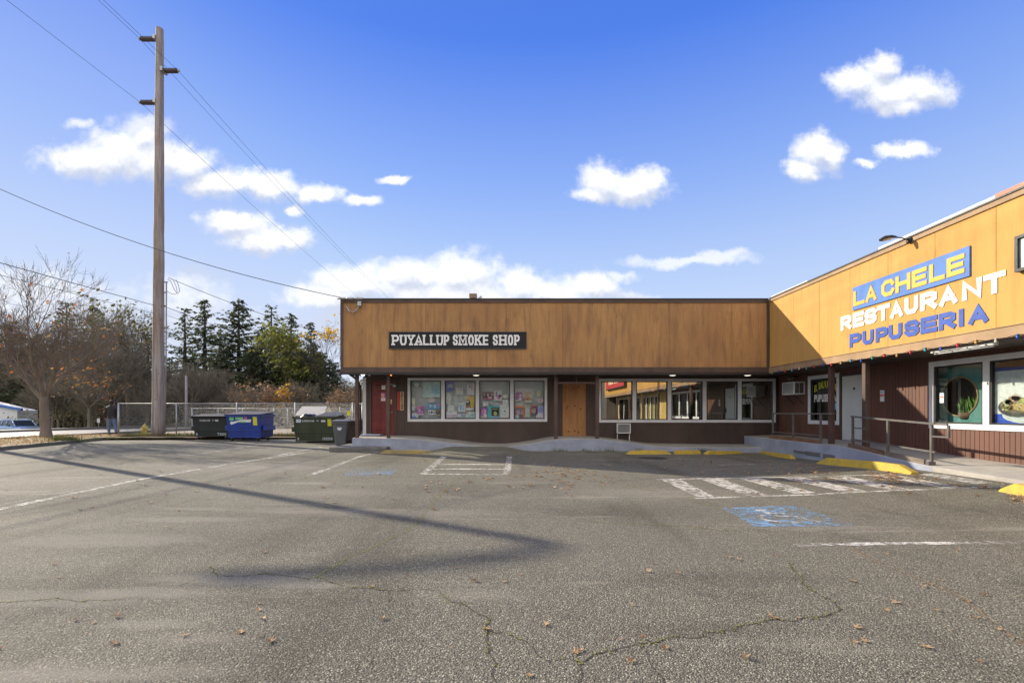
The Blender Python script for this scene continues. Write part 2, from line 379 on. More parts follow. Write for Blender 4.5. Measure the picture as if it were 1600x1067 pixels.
def text_faces(ch, bold=0.0):
    'outline of one character as (verts, faces), normalised to its own bounding box 0..1'
    key = (ch, bold)
    if key in FONT_TMP: return FONT_TMP[key]
    cu = bpy.data.curves.new('t', 'FONT'); cu.body = ch; cu.size = 1; cu.offset = bold; cu.resolution_u = 4
    ob = bpy.data.objects.new('t', cu); COL.objects.link(ob); dg = bpy.context.evaluated_depsgraph_get(); dg.update()
    me = bpy.data.meshes.new_from_object(ob.evaluated_get(dg)); COL.objects.unlink(ob); bpy.data.objects.remove(ob)
    vs_ = [(v.co.x, v.co.y) for v in me.vertices]; fs = [list(p.vertices) for p in me.polygons]
    x0 = min(v[0] for v in vs_); x1 = max(v[0] for v in vs_); y0 = min(v[1] for v in vs_); y1 = max(v[1] for v in vs_)
    w = x1 - x0; res = ([((x - x0) / w, (y - y0) / (y1 - y0)) for x, y in vs_], fs, w / max(y1 - y0, 1e-6)); FONT_TMP[key] = res; bpy.data.meshes.remove(me); return res
def glyph(mb, ch, u0, u1, v0, v1, d0, d1, mp, bold=.04):
    vs_, fs, _ = text_faces(ch, bold); n = len(vs_)
    f = lambda p, d: mp(u0 + (u1 - u0) * p[0], v0 + (v1 - v0) * p[1], d)
    a = mb.addv([f(p, d0) for p in vs_]); b = mb.addv([f(p, d1) for p in vs_]); cnt = {}
    for q in fs:
        mb.addf([b + i for i in q]); mb.addf([a + i for i in reversed(q)])
        for i, j in zip(q, q[1:] + q[:1]): cnt[(i, j)] = cnt.get((i, j), 0) + 1
    for (i, j) in cnt:
        if (j, i) not in cnt: mb.addf((a + i, a + j, b + j, b + i))
STROKES = {'L': ['0,1 0,0 1,0'], 'A': ['0,0 .5,1 1,0', '*.2,.3 .8,.3'], 'C': ['1,.78 .84,1 .28,1 0,.76 0,.24 .28,0 .84,0 1,.22'], 'H': ['0,0 0,1', '1,0 1,1', '*S,.5 Z,.5'], 'E': ['1,1 0,1 0,0 1,0', '*S,.5 .92,.5'],
 'R': ['0,0 0,1 .74,1 1,.88 1,.6 .74,.46 S,.46*', '*.5,.40 1,0'], 'S': ['1,.8 .8,1 .22,1 0,.86 0,.66 .2,.53 .8,.47 1,.34 1,.14 .8,0 .2,0 0,.2'], 'T': ['0,1 1,1', '.5,0 .5,.86*'], 'U': ['0,1 0,.25 .22,0 .78,0 1,.25 1,1'], 'N': ['0,0 0,1 1,0 1,1'],
 'P': ['0,0 0,1 .74,1 1,.86 1,.58 .74,.42 S,.42*'], 'I': ['.5,0 .5,1'], 'Y': ['0,1 .5,.45 1,1', '.5,0 .5,.38*'], 'M': ['0,0 0,1 .5,.25 1,1 1,0'], 'O': ['@.28,1 .72,1 1,.74 1,.26 .72,0 .28,0 0,.26 0,.74'], 'K': ['0,0 0,1', '*S,.42 1,1', '*.42,.58 1,0']}
def stroke_glyph(mb, ch, u0, u1, v0, v1, t, d0, d1, mp):
    'block letter with strokes of even width t, cut from sheet'
    sg_ = 1 if u1 > u0 else -1; W, H = abs(u1 - u0), v1 - v0
    for si, s in enumerate(STROKES[ch]):
        closed = s[0] == '@'; cs = s[0] not in '*@'; ce = s[-1] != '*'; pts = []
        for q in s.strip('*@').split():
            a, b = q.split(','); x = t if a == 'S' else (W - t if a == 'Z' else t / 2 + float(a) * (W - t)); pts.append(Vector((x, t / 2 + float(b) * (H - t))))
        n = len(pts)
        if not closed:
            if cs: pts[0] = pts[0] + (pts[0] - pts[1]).normalized() * t / 2
            if ce: pts[-1] = pts[-1] + (pts[-1] - pts[-2]).normalized() * t / 2
        Lf, Rt = [], []
        for i, p in enumerate(pts):
            a = (p - pts[i - 1]).normalized() if (i or closed) else None; b = (pts[(i + 1) % n] - p).normalized() if (i < n - 1 or closed) else None
            a = a or b; b = b or a; na, nb = Vector((-a.y, a.x)), Vector((-b.y, b.x)); m = (na + nb).normalized(); k = min(1.6, 1 / max(.3, m.dot(na))) * t / 2
            Lf.append(p + m * k); Rt.append(p - m * k)
        dd = d1 + .0006 * si; f = lambda p, d: mp(u0 + sg_ * p.x, v0 + p.y, d); rows = [mb.addv([f(l, d0), f(l, dd), f(r, dd), f(r, d0)]) for l, r in zip(Lf, Rt)]
        for i in range(n if closed else n - 1):
            a, b = rows[i], rows[(i + 1) % n]
            for k in range(4): j = (k + 1) % 4; mb.addf((a + k, a + j, b + j, b + k))
        if not closed: mb.addf([rows[0] + k for k in range(4)]); mb.addf([rows[-1] + k for k in range(4)])
def word(mb, text, u0, u1, v0, v1, d0, d1, mp, bold=.04, gap=.12):
    ws = [(.45 if c == ' ' else text_faces(c, bold)[2]) for c in text]; tot = sum(ws) + gap * (len(text) - 1); u = u0; k = (u1 - u0) / tot
    for c, w in zip(text, ws):
        if c != ' ': glyph(mb, c, u, u + w * k, v0, v1, d0, d1, mp, bold)
        u += (w + gap) * k
# ------------------------------------------------------------------ ground, lot, road
def sheet(name, xs, ys, zf, mat, kind='structure', inside=None):
    mb = MB(); idx = {}
    for i, x in enumerate(xs):
        for j, y in enumerate(ys): idx[i, j] = mb.addv([(x, y, zf(x, y))])
    for i in range(len(xs) - 1):
        for j in range(len(ys) - 1):
            if inside and not inside((xs[i] + xs[i + 1]) / 2, (ys[j] + ys[j + 1]) / 2): continue
            mb.addf((idx[i, j], idx[i + 1, j], idx[i + 1, j + 1], idx[i, j + 1]))
    mb.sm = [True] * len(mb.f)
    return tag(mb.build(name, mat, fix=False), kind=kind)
def lin(a, b, n): return [a + (b - a) * i / n for i in range(n + 1)]
def terrain(x, y):
    z = -.06
    if x < -33.5: z -= 1.0 * sstep(-33.5, -42, x)
    z -= .35 * sstep(30, 60, y) if x > -33.5 else .35 * sstep(30, 60, y) * .2
    return z
m_ground = pm('dirt_and_grass', (.10, .105, .045), .9, .3, .35, (1, 1, 1), .4, 20, col2=(.22, .19, .13), fine=.3)
sheet('ground', [-900, -300, -150, -90, -70, -55, -48, -42, -38, -35, -33.5, -30, -22, -10, 0, 10, 20, 40, 100, 300, 900], [-900, -300, -100, -40, -10, 0, 10, 20, 25, 30, 36, 42, 50, 60, 75, 90, 120, 200, 400, 1500], terrain, m_ground)
LOT_L = lambda y: -17.7 - max(0, y - 16.3) * .27
YB = 23.3
ys = lin(-16, 8, 16) + lin(8, 17.6, 24)[1:] + lin(17.6, YB, 6)[1:]
mb = MB(); ts = lin(0, 1, 40)
rows = []
for y in ys:
    xl = LOT_L(y); xr = 10.0; rows.append(mb.addv([(xl + (xr - xl) * (t ** .75 if False else t), y, gz(xl + (xr - xl) * t, y)) for t in ts]))
for a, b in zip(rows, rows[1:]):
    for i in range(len(ts) - 1): mb.addf((a + i, a + i + 1, b + i + 1, b + i))
mb.sm = [True] * len(mb.f)
lot = tag(mb.build('parking_lot', m_asphalt, fix=False), kind='structure')
m_road = pm('sunlit_road', (.34, .325, .30), .38, .12, .6, (1, 1, 1), .15, 60, fine=.2)
sheet('road', [-33.0, -28, -23.6], lin(-40, 140, 30), lambda x, y: .0 - .35 * sstep(30, 60, y), m_road)
m_strip = pm('leafy_verge', (.27, .17, .09), .9, .3, 2.5, (1, 1, 1), .5, 25, col2=(.13, .12, .05), fine=.35)
def zone(x, y): return .10
mb = MB(); prev = None
for y in lin(-16, 25.4, 40):
    xa = -23.3; xb = LOT_L(min(y, YB)) - .16 if y < YB else -8.2
    cur = mb.addv([(xa + (xb - xa) * t, y, .10 + .03 * math.sin(y * 3 + t * 9)) for t in lin(0, 1, 8)])
    if prev is not None:
        for i in range(8): mb.addf((prev + i, prev + i + 1, cur + i + 1, cur + i))
    prev = cur
mb.sm = [True] * len(mb.f)
tag(mb.build('verge', m_strip, fix=False), kind='structure')
# pale gravel yard beyond the fence
m_gravel = pm('pale_gravel', (.36, .31, .25), .9, .25, .8, (1, 1, 1), .4, 40, col2=(.27, .21, .14), fine=.35)
sheet('gravel_yard', lin(-22.8, 4, 12), lin(25.4, 42, 10), lambda x, y: .02 - .2 * sstep(30, 45, y), m_gravel)
m_kerb = pm('mossy_kerb', (.17, .155, .125), .9, .3, 3, (1, 1, 1), .4, 30, col2=(.09, .085, .05), fine=.3)
def kerb(pts, w, h, base=0., mat=m_kerb):
    mb = MB(); sub = []
    for a, b in zip(pts, pts[1:]): sub += [Vector(a).lerp(Vector(b), t) for t in lin(0, 1, 14)[:-1]]
    sub.append(Vector(pts[-1])); prev = None
    for i, p in enumerate(sub):
        d = (sub[min(i + 1, len(sub) - 1)] - sub[max(i - 1, 0)]).normalized(); n = Vector((-d.y, d.x)); jh = rng.uniform(-.015, .015); jw = rng.uniform(-.015, .015)
        q = mb.addv([(p.x, p.y, base - .1), (p.x + n.x * .015, p.y + n.y * .015, base + h - .02 + jh), (p.x + n.x * (.03), p.y + n.y * .03, base + h + jh), (p.x + n.x * (w + jw), p.y + n.y * (w + jw), base + h + jh), (p.x + n.x * w, p.y + n.y * w, base - .1)])
        if prev is not None:
            for k in range(4): mb.addf((prev + k, prev + k + 1, q + k + 1, q + k))
        prev = q
    return tag(mb.build('kerb', mat, fix=True), kind='structure')
kerb([(-8.2, YB), (LOT_L(YB), YB), (LOT_L(16.3), 16.3), (-17.7, -16)][::-1], .17, .13)
kerb([(-23.6, 140), (-23.6, -40)][::-1], .22, .14)
kerb([(-33.0, -40), (-33.0, 140)], .25, .15, -.02)
m_walk = pm('footpath_concrete', (.42, .40, .36), .85, .15, 1, fine=.15)
sheet('footpath', [-35.0, -33.25], lin(-40, 140, 30), lambda x, y: .12 - .35 * sstep(30, 60, y), m_walk)

# painted markings, each a sheet a few millimetres above the asphalt
def quad_mark(name, px, mat, lift=.004, n=10, k=3):
    a, b, c, d = [G(*p) for p in px]; mb = MB(); idx = {}
    for i in range(n + 1):
        for j in range(k + 1):
            s, t = i / n, j / k; p = (a.lerp(b, s)).lerp(d.lerp(c, s), t); idx[i, j] = mb.addv([(p.x, p.y, gz(p.x, p.y) + lift)])
    for i in range(n):
        for j in range(k): mb.addf((idx[i, j], idx[i + 1, j], idx[i + 1, j + 1], idx[i, j + 1]))
    return tag(mb.build(name, mat, fix=False), kind='structure')
def line_mark(px, w, mat, name='parking_line', lift=.004):
    pts = [G(*p) for p in px]; mb = MB(); sub = []
    for a, b in zip(pts, pts[1:]): sub += [a.lerp(b, t) for t in lin(0, 1, 16)[:-1]]
    sub.append(pts[-1]); prev = None
    for i, p in enumerate(sub):
        d = (sub[min(i + 1, len(sub) - 1)] - sub[max(i - 1, 0)]); d.z = 0; d.normalize(); n = Vector((-d.y, d.x, 0)) * (w / 2 * rng.uniform(.9, 1.1))
        q = [p - n, p + n]; b = mb.addv([(v.x, v.y, gz(v.x, v.y) + lift) for v in q])
        if prev is not None: mb.addf((prev, prev + 1, b + 1, b))
        prev = b
    return tag(mb.build(name, mat, fix=False), kind='structure')
for px, w, mt in [
    ([(-60, 808), (224, 748), (370, 723), (518, 701)], .15, m_paint_w), ([(-60, 801), (224, 744.5), (370, 720.5)], .10, m_paint_w2),
    ([(289, 713), (360, 702), (423, 692)], .11, m_paint_w), ([(427, 713), (504, 697.5)], .12, m_paint_w),
    ([(483, 743), (530, 726), (560, 714), (603, 703)], .13, m_paint_w), ([(500, 735), (560, 712)], .10, m_paint_w2), ([(0, 719), (42, 715)], .12, m_paint_w), ([(180, 727), (310, 727)], .10, m_paint_w2),
    ([(1242, 851.5), (1370, 849.5), (1490, 848.5)], .10, m_paint_w), ([(1490, 848.5), (1620, 846.5)], .10, m_paint_w2), ([(1098, 727), (1250, 723.5)], .06, m_paint_w),
    ([(662.5, 740.5), (680, 725), (698, 710)], .17, m_paint_w), ([(663, 740.5), (730, 741), (795, 741.3)], .17, m_paint_w), ([(792, 741), (795, 722), (797.5, 703)], .16, m_paint_w),
    ([(677, 725.5), (790, 725.5)], .19, m_paint_w), ([(672, 732.5), (791, 732.7)], .18, m_paint_w),
    ([(1026, 749), (1180, 746), (1337, 743), (1420, 741)], .10, m_paint_w3), ([(1086, 778.5), (1330, 769), (1572, 760.5)], .10, m_paint_w3)]:
    line_mark(px, w, mt)
for s in ([(90, 80), (168, 78), (308, 149), (240, 152)], [(255, 78), (345, 76), (530, 143), (446, 147)], [(412, 74), (500, 72), (735, 134), (640, 138)], [(588, 72), (682, 70), (945, 127), (850, 131)],
          [(780, 70), (870, 66), (1130, 121), (1050, 125)], [(968, 60), (1060, 58), (1340, 111), (1260, 115)], [(1140, 54), (1240, 54), (1470, 92), (1400, 98)]):
    quad_mark('hatch_stripe', [(1000 + x * .375, 720 + y * .375) for x, y in s], m_paint_w3, .0075)
def access_symbol(px, mblue, mwhite):
    a, b, c, d = [G(*p) for p in px]
    quad_mark('blue_access_patch', px, mblue, .004, 8, 8)
    mb = MB()
    def f(u, v): p = a.lerp(b, u).lerp(d.lerp(c, u), 1 - v); return (p.x, p.y, gz(p.x, p.y) + .008)
    def stroke(pts, w):
        for (x0, y0), (x1, y1) in zip(pts, pts[1:]):
            dx, dy = x1 - x0, y1 - y0; l = math.hypot(dx, dy); nx, ny = -dy / l * w / 2, dx / l * w / 2
            mb.face([f(x0 + nx, y0 + ny), f(x1 + nx, y1 + ny), f(x1 - nx, y1 - ny), f(x0 - nx, y0 - ny)])
    stroke([(.42 + .2 * math.cos(t), .36 + .2 * math.sin(t)) for t in lin(R(120), R(395), 14)], .06)
    stroke([(.42, .70), (.44, .45), (.62, .45), (.70, .2), (.80, .22)], .07); stroke([(.43, .6), (.6, .6)], .06)
    mb.face([f(.41 + .065 * math.cos(t), .80 + .065 * math.sin(t)) for t in lin(0, 2 * math.pi, 14)[:-1]])
    tag(mb.build('access_symbol', mwhite, fix=False), kind='structure')
access_symbol([(1128, 794), (1243, 789.5), (1340, 822), (1180, 823)], m_paint_b, m_paint_w)
access_symbol([(560, 731), (626, 731.5), (609, 743.5), (530, 743)], m_paint_b2, m_paint_w2)

# cracks, some filled with moss
m_crack = plain('open_crack', (.05, .046, .036), .95)
m_moss = pm('crack_moss', (.22, .22, .06), .95, .4, 40, fine=.4, col2=(.10, .10, .02))
m_seam = pm('brown_seam', (.20, .13, .07), .95, .3, 20, fine=.3)
def crack(px, w, mat, moss=0., jit=.025):
    pts = [G(*p) for p in px]; sub = []
    for a, b in zip(pts, pts[1:]):
        n = max(3, int((b - a).length / .05)); sub += [a.lerp(b, t) for t in lin(0, 1, n)[:-1]]
    sub.append(pts[-1]); mb = MB(); prev = None; mb2 = MB(); off = 0
    for i, p in enumerate(sub):
        d = (sub[min(i + 1, len(sub) - 1)] - sub[max(i - 1, 0)]); d.z = 0; d.normalize(); n = Vector((-d.y, d.x, 0)); off = off * .7 + rng.uniform(-jit, jit)
        c = p + n * off; ww = w * rng.uniform(.22, .85); b = mb.addv([(v.x, v.y, gz(v.x, v.y) + .003) for v in (c - n * ww / 2, c + n * ww / 2)])
        if prev is not None: mb.addf((prev, prev + 1, b + 1, b))
        prev = b
        if moss and rng.random() < moss:
            for _ in range(3):
                q = c + n * rng.gauss(0, w * .8) + d * rng.uniform(-.03, .03); r = rng.uniform(.004, .009)
                mb2.face([(q.x + r * math.cos(t), q.y + r * math.sin(t) * 1.2, gz(q.x, q.y) + .006) for t in (0, 1.2, 2.4, 3.7, 5)])
    tag(mb.build('pavement_crack', mat, fix=False), kind='structure')
    if mb2.f: tag(mb2.build('crack_moss', m_moss, fix=False), 'olive moss growing in the pavement cracks', 'moss', None, 'stuff')
c7 = lambda L: [(x * .5, 820 + y * .5) for x, y in L]
c8 = lambda L: [(800 + x * .5, 820 + y * .5) for x, y in L]
c4 = lambda L: [(800 + x * .275, 670 + y * .275) for x, y in L]
crack(c7([(-60, 240), (110, 230), (300, 235), (400, 228)]), .014, m_crack, .5)
crack(c7([(660, 128), (690, 155), (850, 155), (980, 163)]), .013, m_crack, .9); crack(c7([(980, 163), (1060, 180), (1220, 208)]), .013, m_crack, .9)
crack(c7([(1220, 208), (1280, 200), (1375, 200), (1380, 220)]), .012, m_crack, .1); crack(c7([(1220, 208), (1230, 240)]), .008, m_crack)
crack(c7([(1380, 220), (1450, 250), (1520, 295), (1530, 340), (1525, 400), (1545, 494)]), .015, m_crack, .7); crack(c7([(1520, 340), (1570, 338)]), .012, m_crack, .2)
crack(c7([(660, 155), (560, 190)]), .010, m_crack)
crack([(490, 901), (555, 867), (620, 838), (650, 820), (665, 800), (690, 770), (712, 750), (735, 740), (752, 727)], .016, m_moss, .6)
crack(c8([(0, 345), (60, 385), (120, 430), (205, 430)]), .009, m_crack, .3); crack(c8([(205, 430), (205, 494)]), .012, m_crack)
crack(c8([(205, 430), (285, 395), (410, 370), (600, 345)]), .013, m_crack, .6); crack(c8([(600, 345), (760, 310), (880, 300), (985, 290), (1020, 262)]), .012, m_crack, .8)
crack(c8([(1020, 262), (930, 200), (890, 160), (880, 120)]), .012, m_crack, .9); crack(c8([(410, 370), (430, 420), (460, 494)]), .008, m_crack, .2)
crack(c8([(1010, 45), (1130, 110), (1270, 170), (1400, 225), (1600, 375), (1700, 450)]), .022, m_seam, .0, .006)
crack(c4([(600, 260), (620, 290), (700, 330), (810, 355), (1000, 400), (1130, 440), (1300, 500)]), .016, m_moss, .5); crack(c4([(390, 520), (620, 535), (800, 545), (950, 550), (1300, 585)]), .016, m_moss, .5)

# dust, sand and tyre grime lying on the asphalt with ragged edges
def stain_mat(name, col, amt, lo=-.25, hi=.45):
    m, nt, b = newmat(name); out = nt.nodes['Material Output']; v = coords(nt); g = coords(nt, (1, 1, 1), 'Generated')
    b.inputs['Base Color'].default_value = (*col, 1); b.inputs['Roughness'].default_value = .95
    d = addn(nt, 'ShaderNodeVectorMath', operation='DISTANCE'); nt.links.new(g, d.inputs[0]); d.inputs[1].default_value = (.5, .5, .5)
    n = addn(nt, 'ShaderNodeMath', operation='MULTIPLY_ADD'); nt.links.new(noise(nt, coords(nt, (.6, 1.6, 1)), 4.5, 10, .8), n.inputs[0]); n.inputs[1].default_value = 1.1
    s = addn(nt, 'ShaderNodeMath', operation='MULTIPLY'); nt.links.new(d.outputs['Value'], s.inputs[0]); s.inputs[1].default_value = -1.5; nt.links.new(s.outputs[0], n.inputs[2])
    gr = noise(nt, v, 130, 2, .7); f = addn(nt, 'ShaderNodeMath', operation='MULTIPLY'); nt.links.new(mrange(nt, n.outputs[0], lo, hi, 0, amt), f.inputs[0]); nt.links.new(mrange(nt, gr, .3, .6, .35, 1.), f.inputs[1])
    tr = addn(nt, 'ShaderNodeBsdfTransparent'); mx = addn(nt, 'ShaderNodeMixShader')
    nt.links.new(f.outputs[0], mx.inputs[0]); nt.links.new(tr.outputs[0], mx.inputs[1]); nt.links.new(b.outputs[0], mx.inputs[2]); nt.links.new(mx.outputs[0], out.inputs[0]); return m
m_dust = stain_mat('pale_dust', (.50, .46, .38), .25); m_grime = stain_mat('tyre_grime', (.045, .042, .036), .16)
m_sand = stain_mat('bare_sand', (.44, .415, .345), .36, -.10, .26)
k_ = 0
for mt, lst in ((m_grime, [(300, 850, 360, 36), (120, 925, 300, 50), (420, 805, 260, 22), (450, 940, 120, 20), (1130, 905, 220, 18), (1450, 900, 260, 40), (1100, 985, 160, 20), (350, 720, 260, 14), (1250, 835, 220, 12), (1450, 800, 300, 14), (700, 765, 120, 12), (640, 870, 260, 16), (60, 790, 260, 24), (960, 800, 200, 18)]),
                (m_sand, [(165, 846, 170, 18), (70, 937, 230, 22), (235, 927, 120, 14), (230, 976, 90, 12), (370, 905, 160, 14), (300, 812, 120, 7), (425, 729, 130, 10), (60, 1058, 150, 18), (480, 915, 90, 8)]),
                (m_dust, [ (300, 726, 110, 9), (420, 735, 150, 11), (620, 802, 260, 8), (250, 1052, 120, 20), (60, 1050, 160, 26), (30, 755, 160, 14), (520, 770, 90, 8), (1020, 770, 160, 10), (740, 930, 120, 14), (300, 1000, 90, 14), (870, 700, 60, 6)])):
    for x, y, rx, ry in lst:
        k_ += 1; quad_mark('tyre_stain' if mt is m_grime else 'dust_patch', [(x - rx, y - ry), (x + rx, y - ry), (x + rx * 1.1, y + ry), (x - rx * 1.1, y + ry)], mt, .0012 + .00006 * k_, 4, 4)
# ------------------------------------------------------------------ walkways in front of the shops
YF, YW, YPF = 15.9, 17.5, 16.2            # shop fascia plane, shop wall plane, walkway front
XWF, XW, XPF = 8.66, 9.87, 8.55           # the same for the restaurant wing
prof = [(-5.48, .45), (-3.52, .43), (-2.2, .296), (-1.2, .165), (-.22, .132), (.66, .25), (1.49, .417), (2.96, .425), (4.06, .296), (4.83, .165), (6.6, .13), (XPF, .12)]
zs = lambda x: interp(x, prof)
zsm = lambda x: sum(zs(x + o) for o in (-.3, -.15, 0, .15, .3)) / 5
mb = MB(); xs = lin(-5.48, XPF, 90); top = []
for x in xs: top.append(mb.addv([(x, YPF, -.25), (x, YPF, zsm(x) - .012), (x, YPF + .014, zsm(x)), (x, YW + .1, zsm(x) + .035), (x, YW + .1, -.25)]))
for a, b in zip(top, top[1:]):
    for k in range(4):
        mb.mi = 0 if k == 0 else 1; mb.addf((a + k, a + k + 1, b + k + 1, b + k))
mb.mi = 0; mb.addf([top[0] + k for k in range(5)]); mb.addf([top[-1] + k for k in range(5)])
tag(mb.build('shop_walkway', [m_conc_blue, m_conc]), kind='structure')
mb = MB(); mb.box(-6.1, -4.17, 15.72, 16.19, -.1, .17); mb.box(-6.1, -5.49, 16.2, 17.6, -.1, .165)
tag(mb.build('entrance_step', m_step, bevel=.035), kind='structure')
mb = MB(); mb.box(-5.45, -4.75, 16.95, 17.42, .47, .535)
tag(mb.build('door_step', m_conc_blue, bevel=.01), kind='structure')
# asphalt ramp wedge at the dropped kerb
mb = MB(); idx = {}
for i, t in enumerate(lin(0, 1, 16)):
    for j, s in enumerate(lin(0, 1, 8)):
        xa = -2.9 + t * 3.5; yv = 16.19 - s * 2.0; hgt = .15 * sstep(0, .26, t) * sstep(0, .26, 1 - t) * (1 - s) ** 1.2
        idx[i, j] = mb.addv([(xa, yv, hgt + .006)])
for i in range(16):
    for j in range(8): mb.addf((idx[i, j], idx[i + 1, j], idx[i + 1, j + 1], idx[i, j + 1]))
mb.sm = [True] * len(mb.f); tag(mb.build('asphalt_ramp', m_asphalt, fix=False), kind='structure')
# restaurant walkway, a landing and then a ramp
wprof = [(-9, .06), (4, .12), (8, .20), (9.7, .235), (12.2, .45), (15.9, .46), (17.6, .46)]
zw = lambda y: interp(y, wprof); zwm = lambda y: sum(zw(y + o) for o in (-.2, -.1, 0, .1, .2)) / 5
mb = MB(); yy = lin(17.4, 9.6, 60) + lin(9.6, -9, 30)[1:]; st = []
for y in yy: st.append(mb.addv([(XPF, y, -.3), (XPF, y, zwm(y) - .012), (XPF + .014, y, zwm(y)), (XW + .1, y, zwm(y) + .05 + .06 * sstep(12, 9, y)), (XW + .1, y, -.3)]))
for i, (a, b) in enumerate(zip(st, st[1:])):
    for k in range(4): mb.mi = 0 if (k == 0 and yy[i] > 9.7) else 1; mb.addf((a + k, a + k + 1, b + k + 1, b + k))
mb.mi = 0; mb.addf([st[0] + k for k in range(5)]); mb.addf([st[-1] + k for k in range(5)])
tag(mb.build('restaurant_walkway', [m_conc_blue, m_conc]), kind='structure')
# patch of masonry let into the painted front below the landing
mb = MB()
for y0, y1, z0, z1 in ((14.3, 13.75, .12, .19), (13.72, 13.1, .10, .21), (12.95, 12.5, .06, .2)): mb.box(XPF - .03, XPF + .1, min(y0, y1), max(y0, y1), z0, z1)
tag(mb.build('masonry_patch', m_step, bevel=.008), kind='structure')

# ------------------------------------------------------------------ building kit
mpS = lambda u, v, d: (u, YW - d, v)
mpF = lambda u, v, d: (u, YF - d, v)
mpW = lambda u, v, d: (XW - d, u, v)
mpWF = lambda u, v, d: (XWF - d, u, v)
def siding(mb, u0, u1, zb, zt, holes, mp, pitch=.1016, gw=.011, gd=.009):
    cuts = []; u = u0
    while u < u1:
        cuts += [(u, 0), (min(u + pitch - gw, u1), 0)] if False else []
        cuts.append((u, min(u + pitch - gw, u1), 0.)); 
        if u + pitch - gw < u1: cuts.append((u + pitch - gw, min(u + pitch, u1), -gd))
        u += pitch
    edges = sorted({h[0] for h in holes} | {h[1] for h in holes}); segs = []
    for a, b, d in cuts:
        ee = [a] + [e for e in edges if a < e < b] + [b]; segs += [(x, y, d) for x, y in zip(ee, ee[1:])]
    for a, b, d in segs:
        m = (a + b) / 2; iv = [(min(zb(a), zb(b)), zt)]
        for h in holes:
            if h[0] < m < h[1]:
                nw = []
                for lo, hi in iv:
                    if h[2] > lo: nw.append((lo, min(hi, h[2])))
                    if h[3] < hi: nw.append((max(lo, h[3]), hi))
                iv = nw
        for lo, hi in iv:
            if hi > lo: mb.face([mp(a, lo, d), mp(b, lo, d), mp(b, hi, d), mp(a, hi, d)])
    for a, b, d in cuts:
        if d < 0:
            for e in (a, b):
                if any(h[0] < e < h[1] for h in holes):
                    iv = [(zb(e), min(h[2] for h in holes if h[0] < e < h[1])), (max(h[3] for h in holes if h[0] < e < h[1]), zt)]
                else: iv = [(zb(e), zt)]
                for lo, hi in iv:
                    if hi > lo: mb.face([mp(e, lo, 0), mp(e, hi, 0), mp(e, hi, d), mp(e, lo, d)])
def window(parent, u0, u1, v0, v1, n, mp, gmat, fw=.105, mw=.135, sw=.03, labels=None):
    mb = MB(); pw = (u1 - u0 - 2 * fw - (n - 1) * mw) / n
    mb.box(u0, u1, v0, v0 + fw, -.05, .03, mp); mb.box(u0, u1, v1 - fw, v1, -.05, .03, mp); mb.box(u0, u0 + fw, v0 + fw, v1 - fw, -.05, .028, mp); mb.box(u1 - fw, u1, v0 + fw, v1 - fw, -.05, .028, mp)
    for i in range(1, n): c = u0 + fw + i * pw + (i - 1) * mw; mb.box(c, c + mw, v0 + fw, v1 - fw, -.05, .026, mp)
    w = mb.build('window', m_white, parent, bevel=.006)
    sb = MB(); panes = []
    for i in range(n):
        a = u0 + fw + i * (pw + mw); b = a + pw; c, d = v0 + fw, v1 - fw; panes.append((a, b, c, d))
        sb.box(a, b, c, c + sw, -.06, .008, mp); sb.box(a, b, d - sw, d, -.06, .008, mp); sb.box(a, a + sw, c + sw, d - sw, -.06, .006, mp); sb.box(b - sw, b, c + sw, d - sw, -.06, .006, mp)
        g = MB(); g.box(a + sw, b - sw, c + sw, d - sw, -.035, -.029, mp); g.build('pane', gmat, w)
    sb.build('sash', m_sash, w)
    return w, panes
def panelled(mb, u0, u1, v0, v1, cols, rows, mp, d=0., depth=.012, m=.11):
    'raised fields of a panelled door: rows are (v fraction low, high)'
    W = u1 - u0; pw = (W - m * (cols + 1)) / cols
    for r0, r1 in rows:
        for c in range(cols):
            a = u0 + m + c * (pw + m); b = a + pw; lo = v0 + (v1 - v0) * r0; hi = v0 + (v1 - v0) * r1; e = .03
            q0 = [mp(a, lo, d), mp(b, lo, d), mp(b, hi, d), mp(a, hi, d)]; q1 = [mp(a + e, lo + e, d + depth), mp(b - e, lo + e, d + depth), mp(b - e, hi - e, d + depth), mp(a + e, hi - e, d + depth)]
            k = mb.addv(q0 + q1); mb.addf([k + 4, k + 5, k + 6, k + 7])
            for i in range(4): j = (i + 1) % 4; mb.addf((k + i, k + j, k + 4 + j, k + 4 + i))

# ------------------------------------------------------------------ the smoke shop block
shop = empty('shop_building', (-5.5, YW, 0), 'low flat-roofed shop block with weathered brown plywood fascia and white window frames', 'building')
S = lambda x: (x - 800) * YW / F                      # pixel column -> X on the shop wall
WA = (S(637), S(855), .978, 2.597); WB = (S(935), 9.76, .947, 2.572); DR = (S(580.5), S(616.5), .49, 2.45); DP = (S(879), S(915), .44, 2.405)
mb = MB(); siding(mb, -5.40, 9.85, lambda u: .0, 2.70, [WA, WB, DR, DP], mpS); mb.build('wall', m_siding, shop, fix=False)
mb = MB(); mb.box(-5.52, -5.42, YW + .01, 28, -.2, 4.6); mb.box(-5.42, 9.8, 27.9, 28, -.2, 4.6); mb.box(-5.41, 9.8, YW + .06, 17.9, 2.705, 4.58); mb.build('outer_wall', m_siding, shop)
mb = MB(); mb.box(-5.74, 9.8, YF + .16, 28.05, 4.6, 4.7); mb.build('roof', m_roof, shop)
mb = MB(); mb.box(-5.6, 9.8, YF + .02, YW + .05, 2.66, 2.69); mb.build('soffit', m_soffit, shop)
cuts = [-5.75, -2.905, -.2, 1.70, 2.865, 5.29, 7.4, XWF]
mb = MB(); mb.box(-5.74, XWF + .1, 2.86, 5.11, -.16, -.012, mpF)
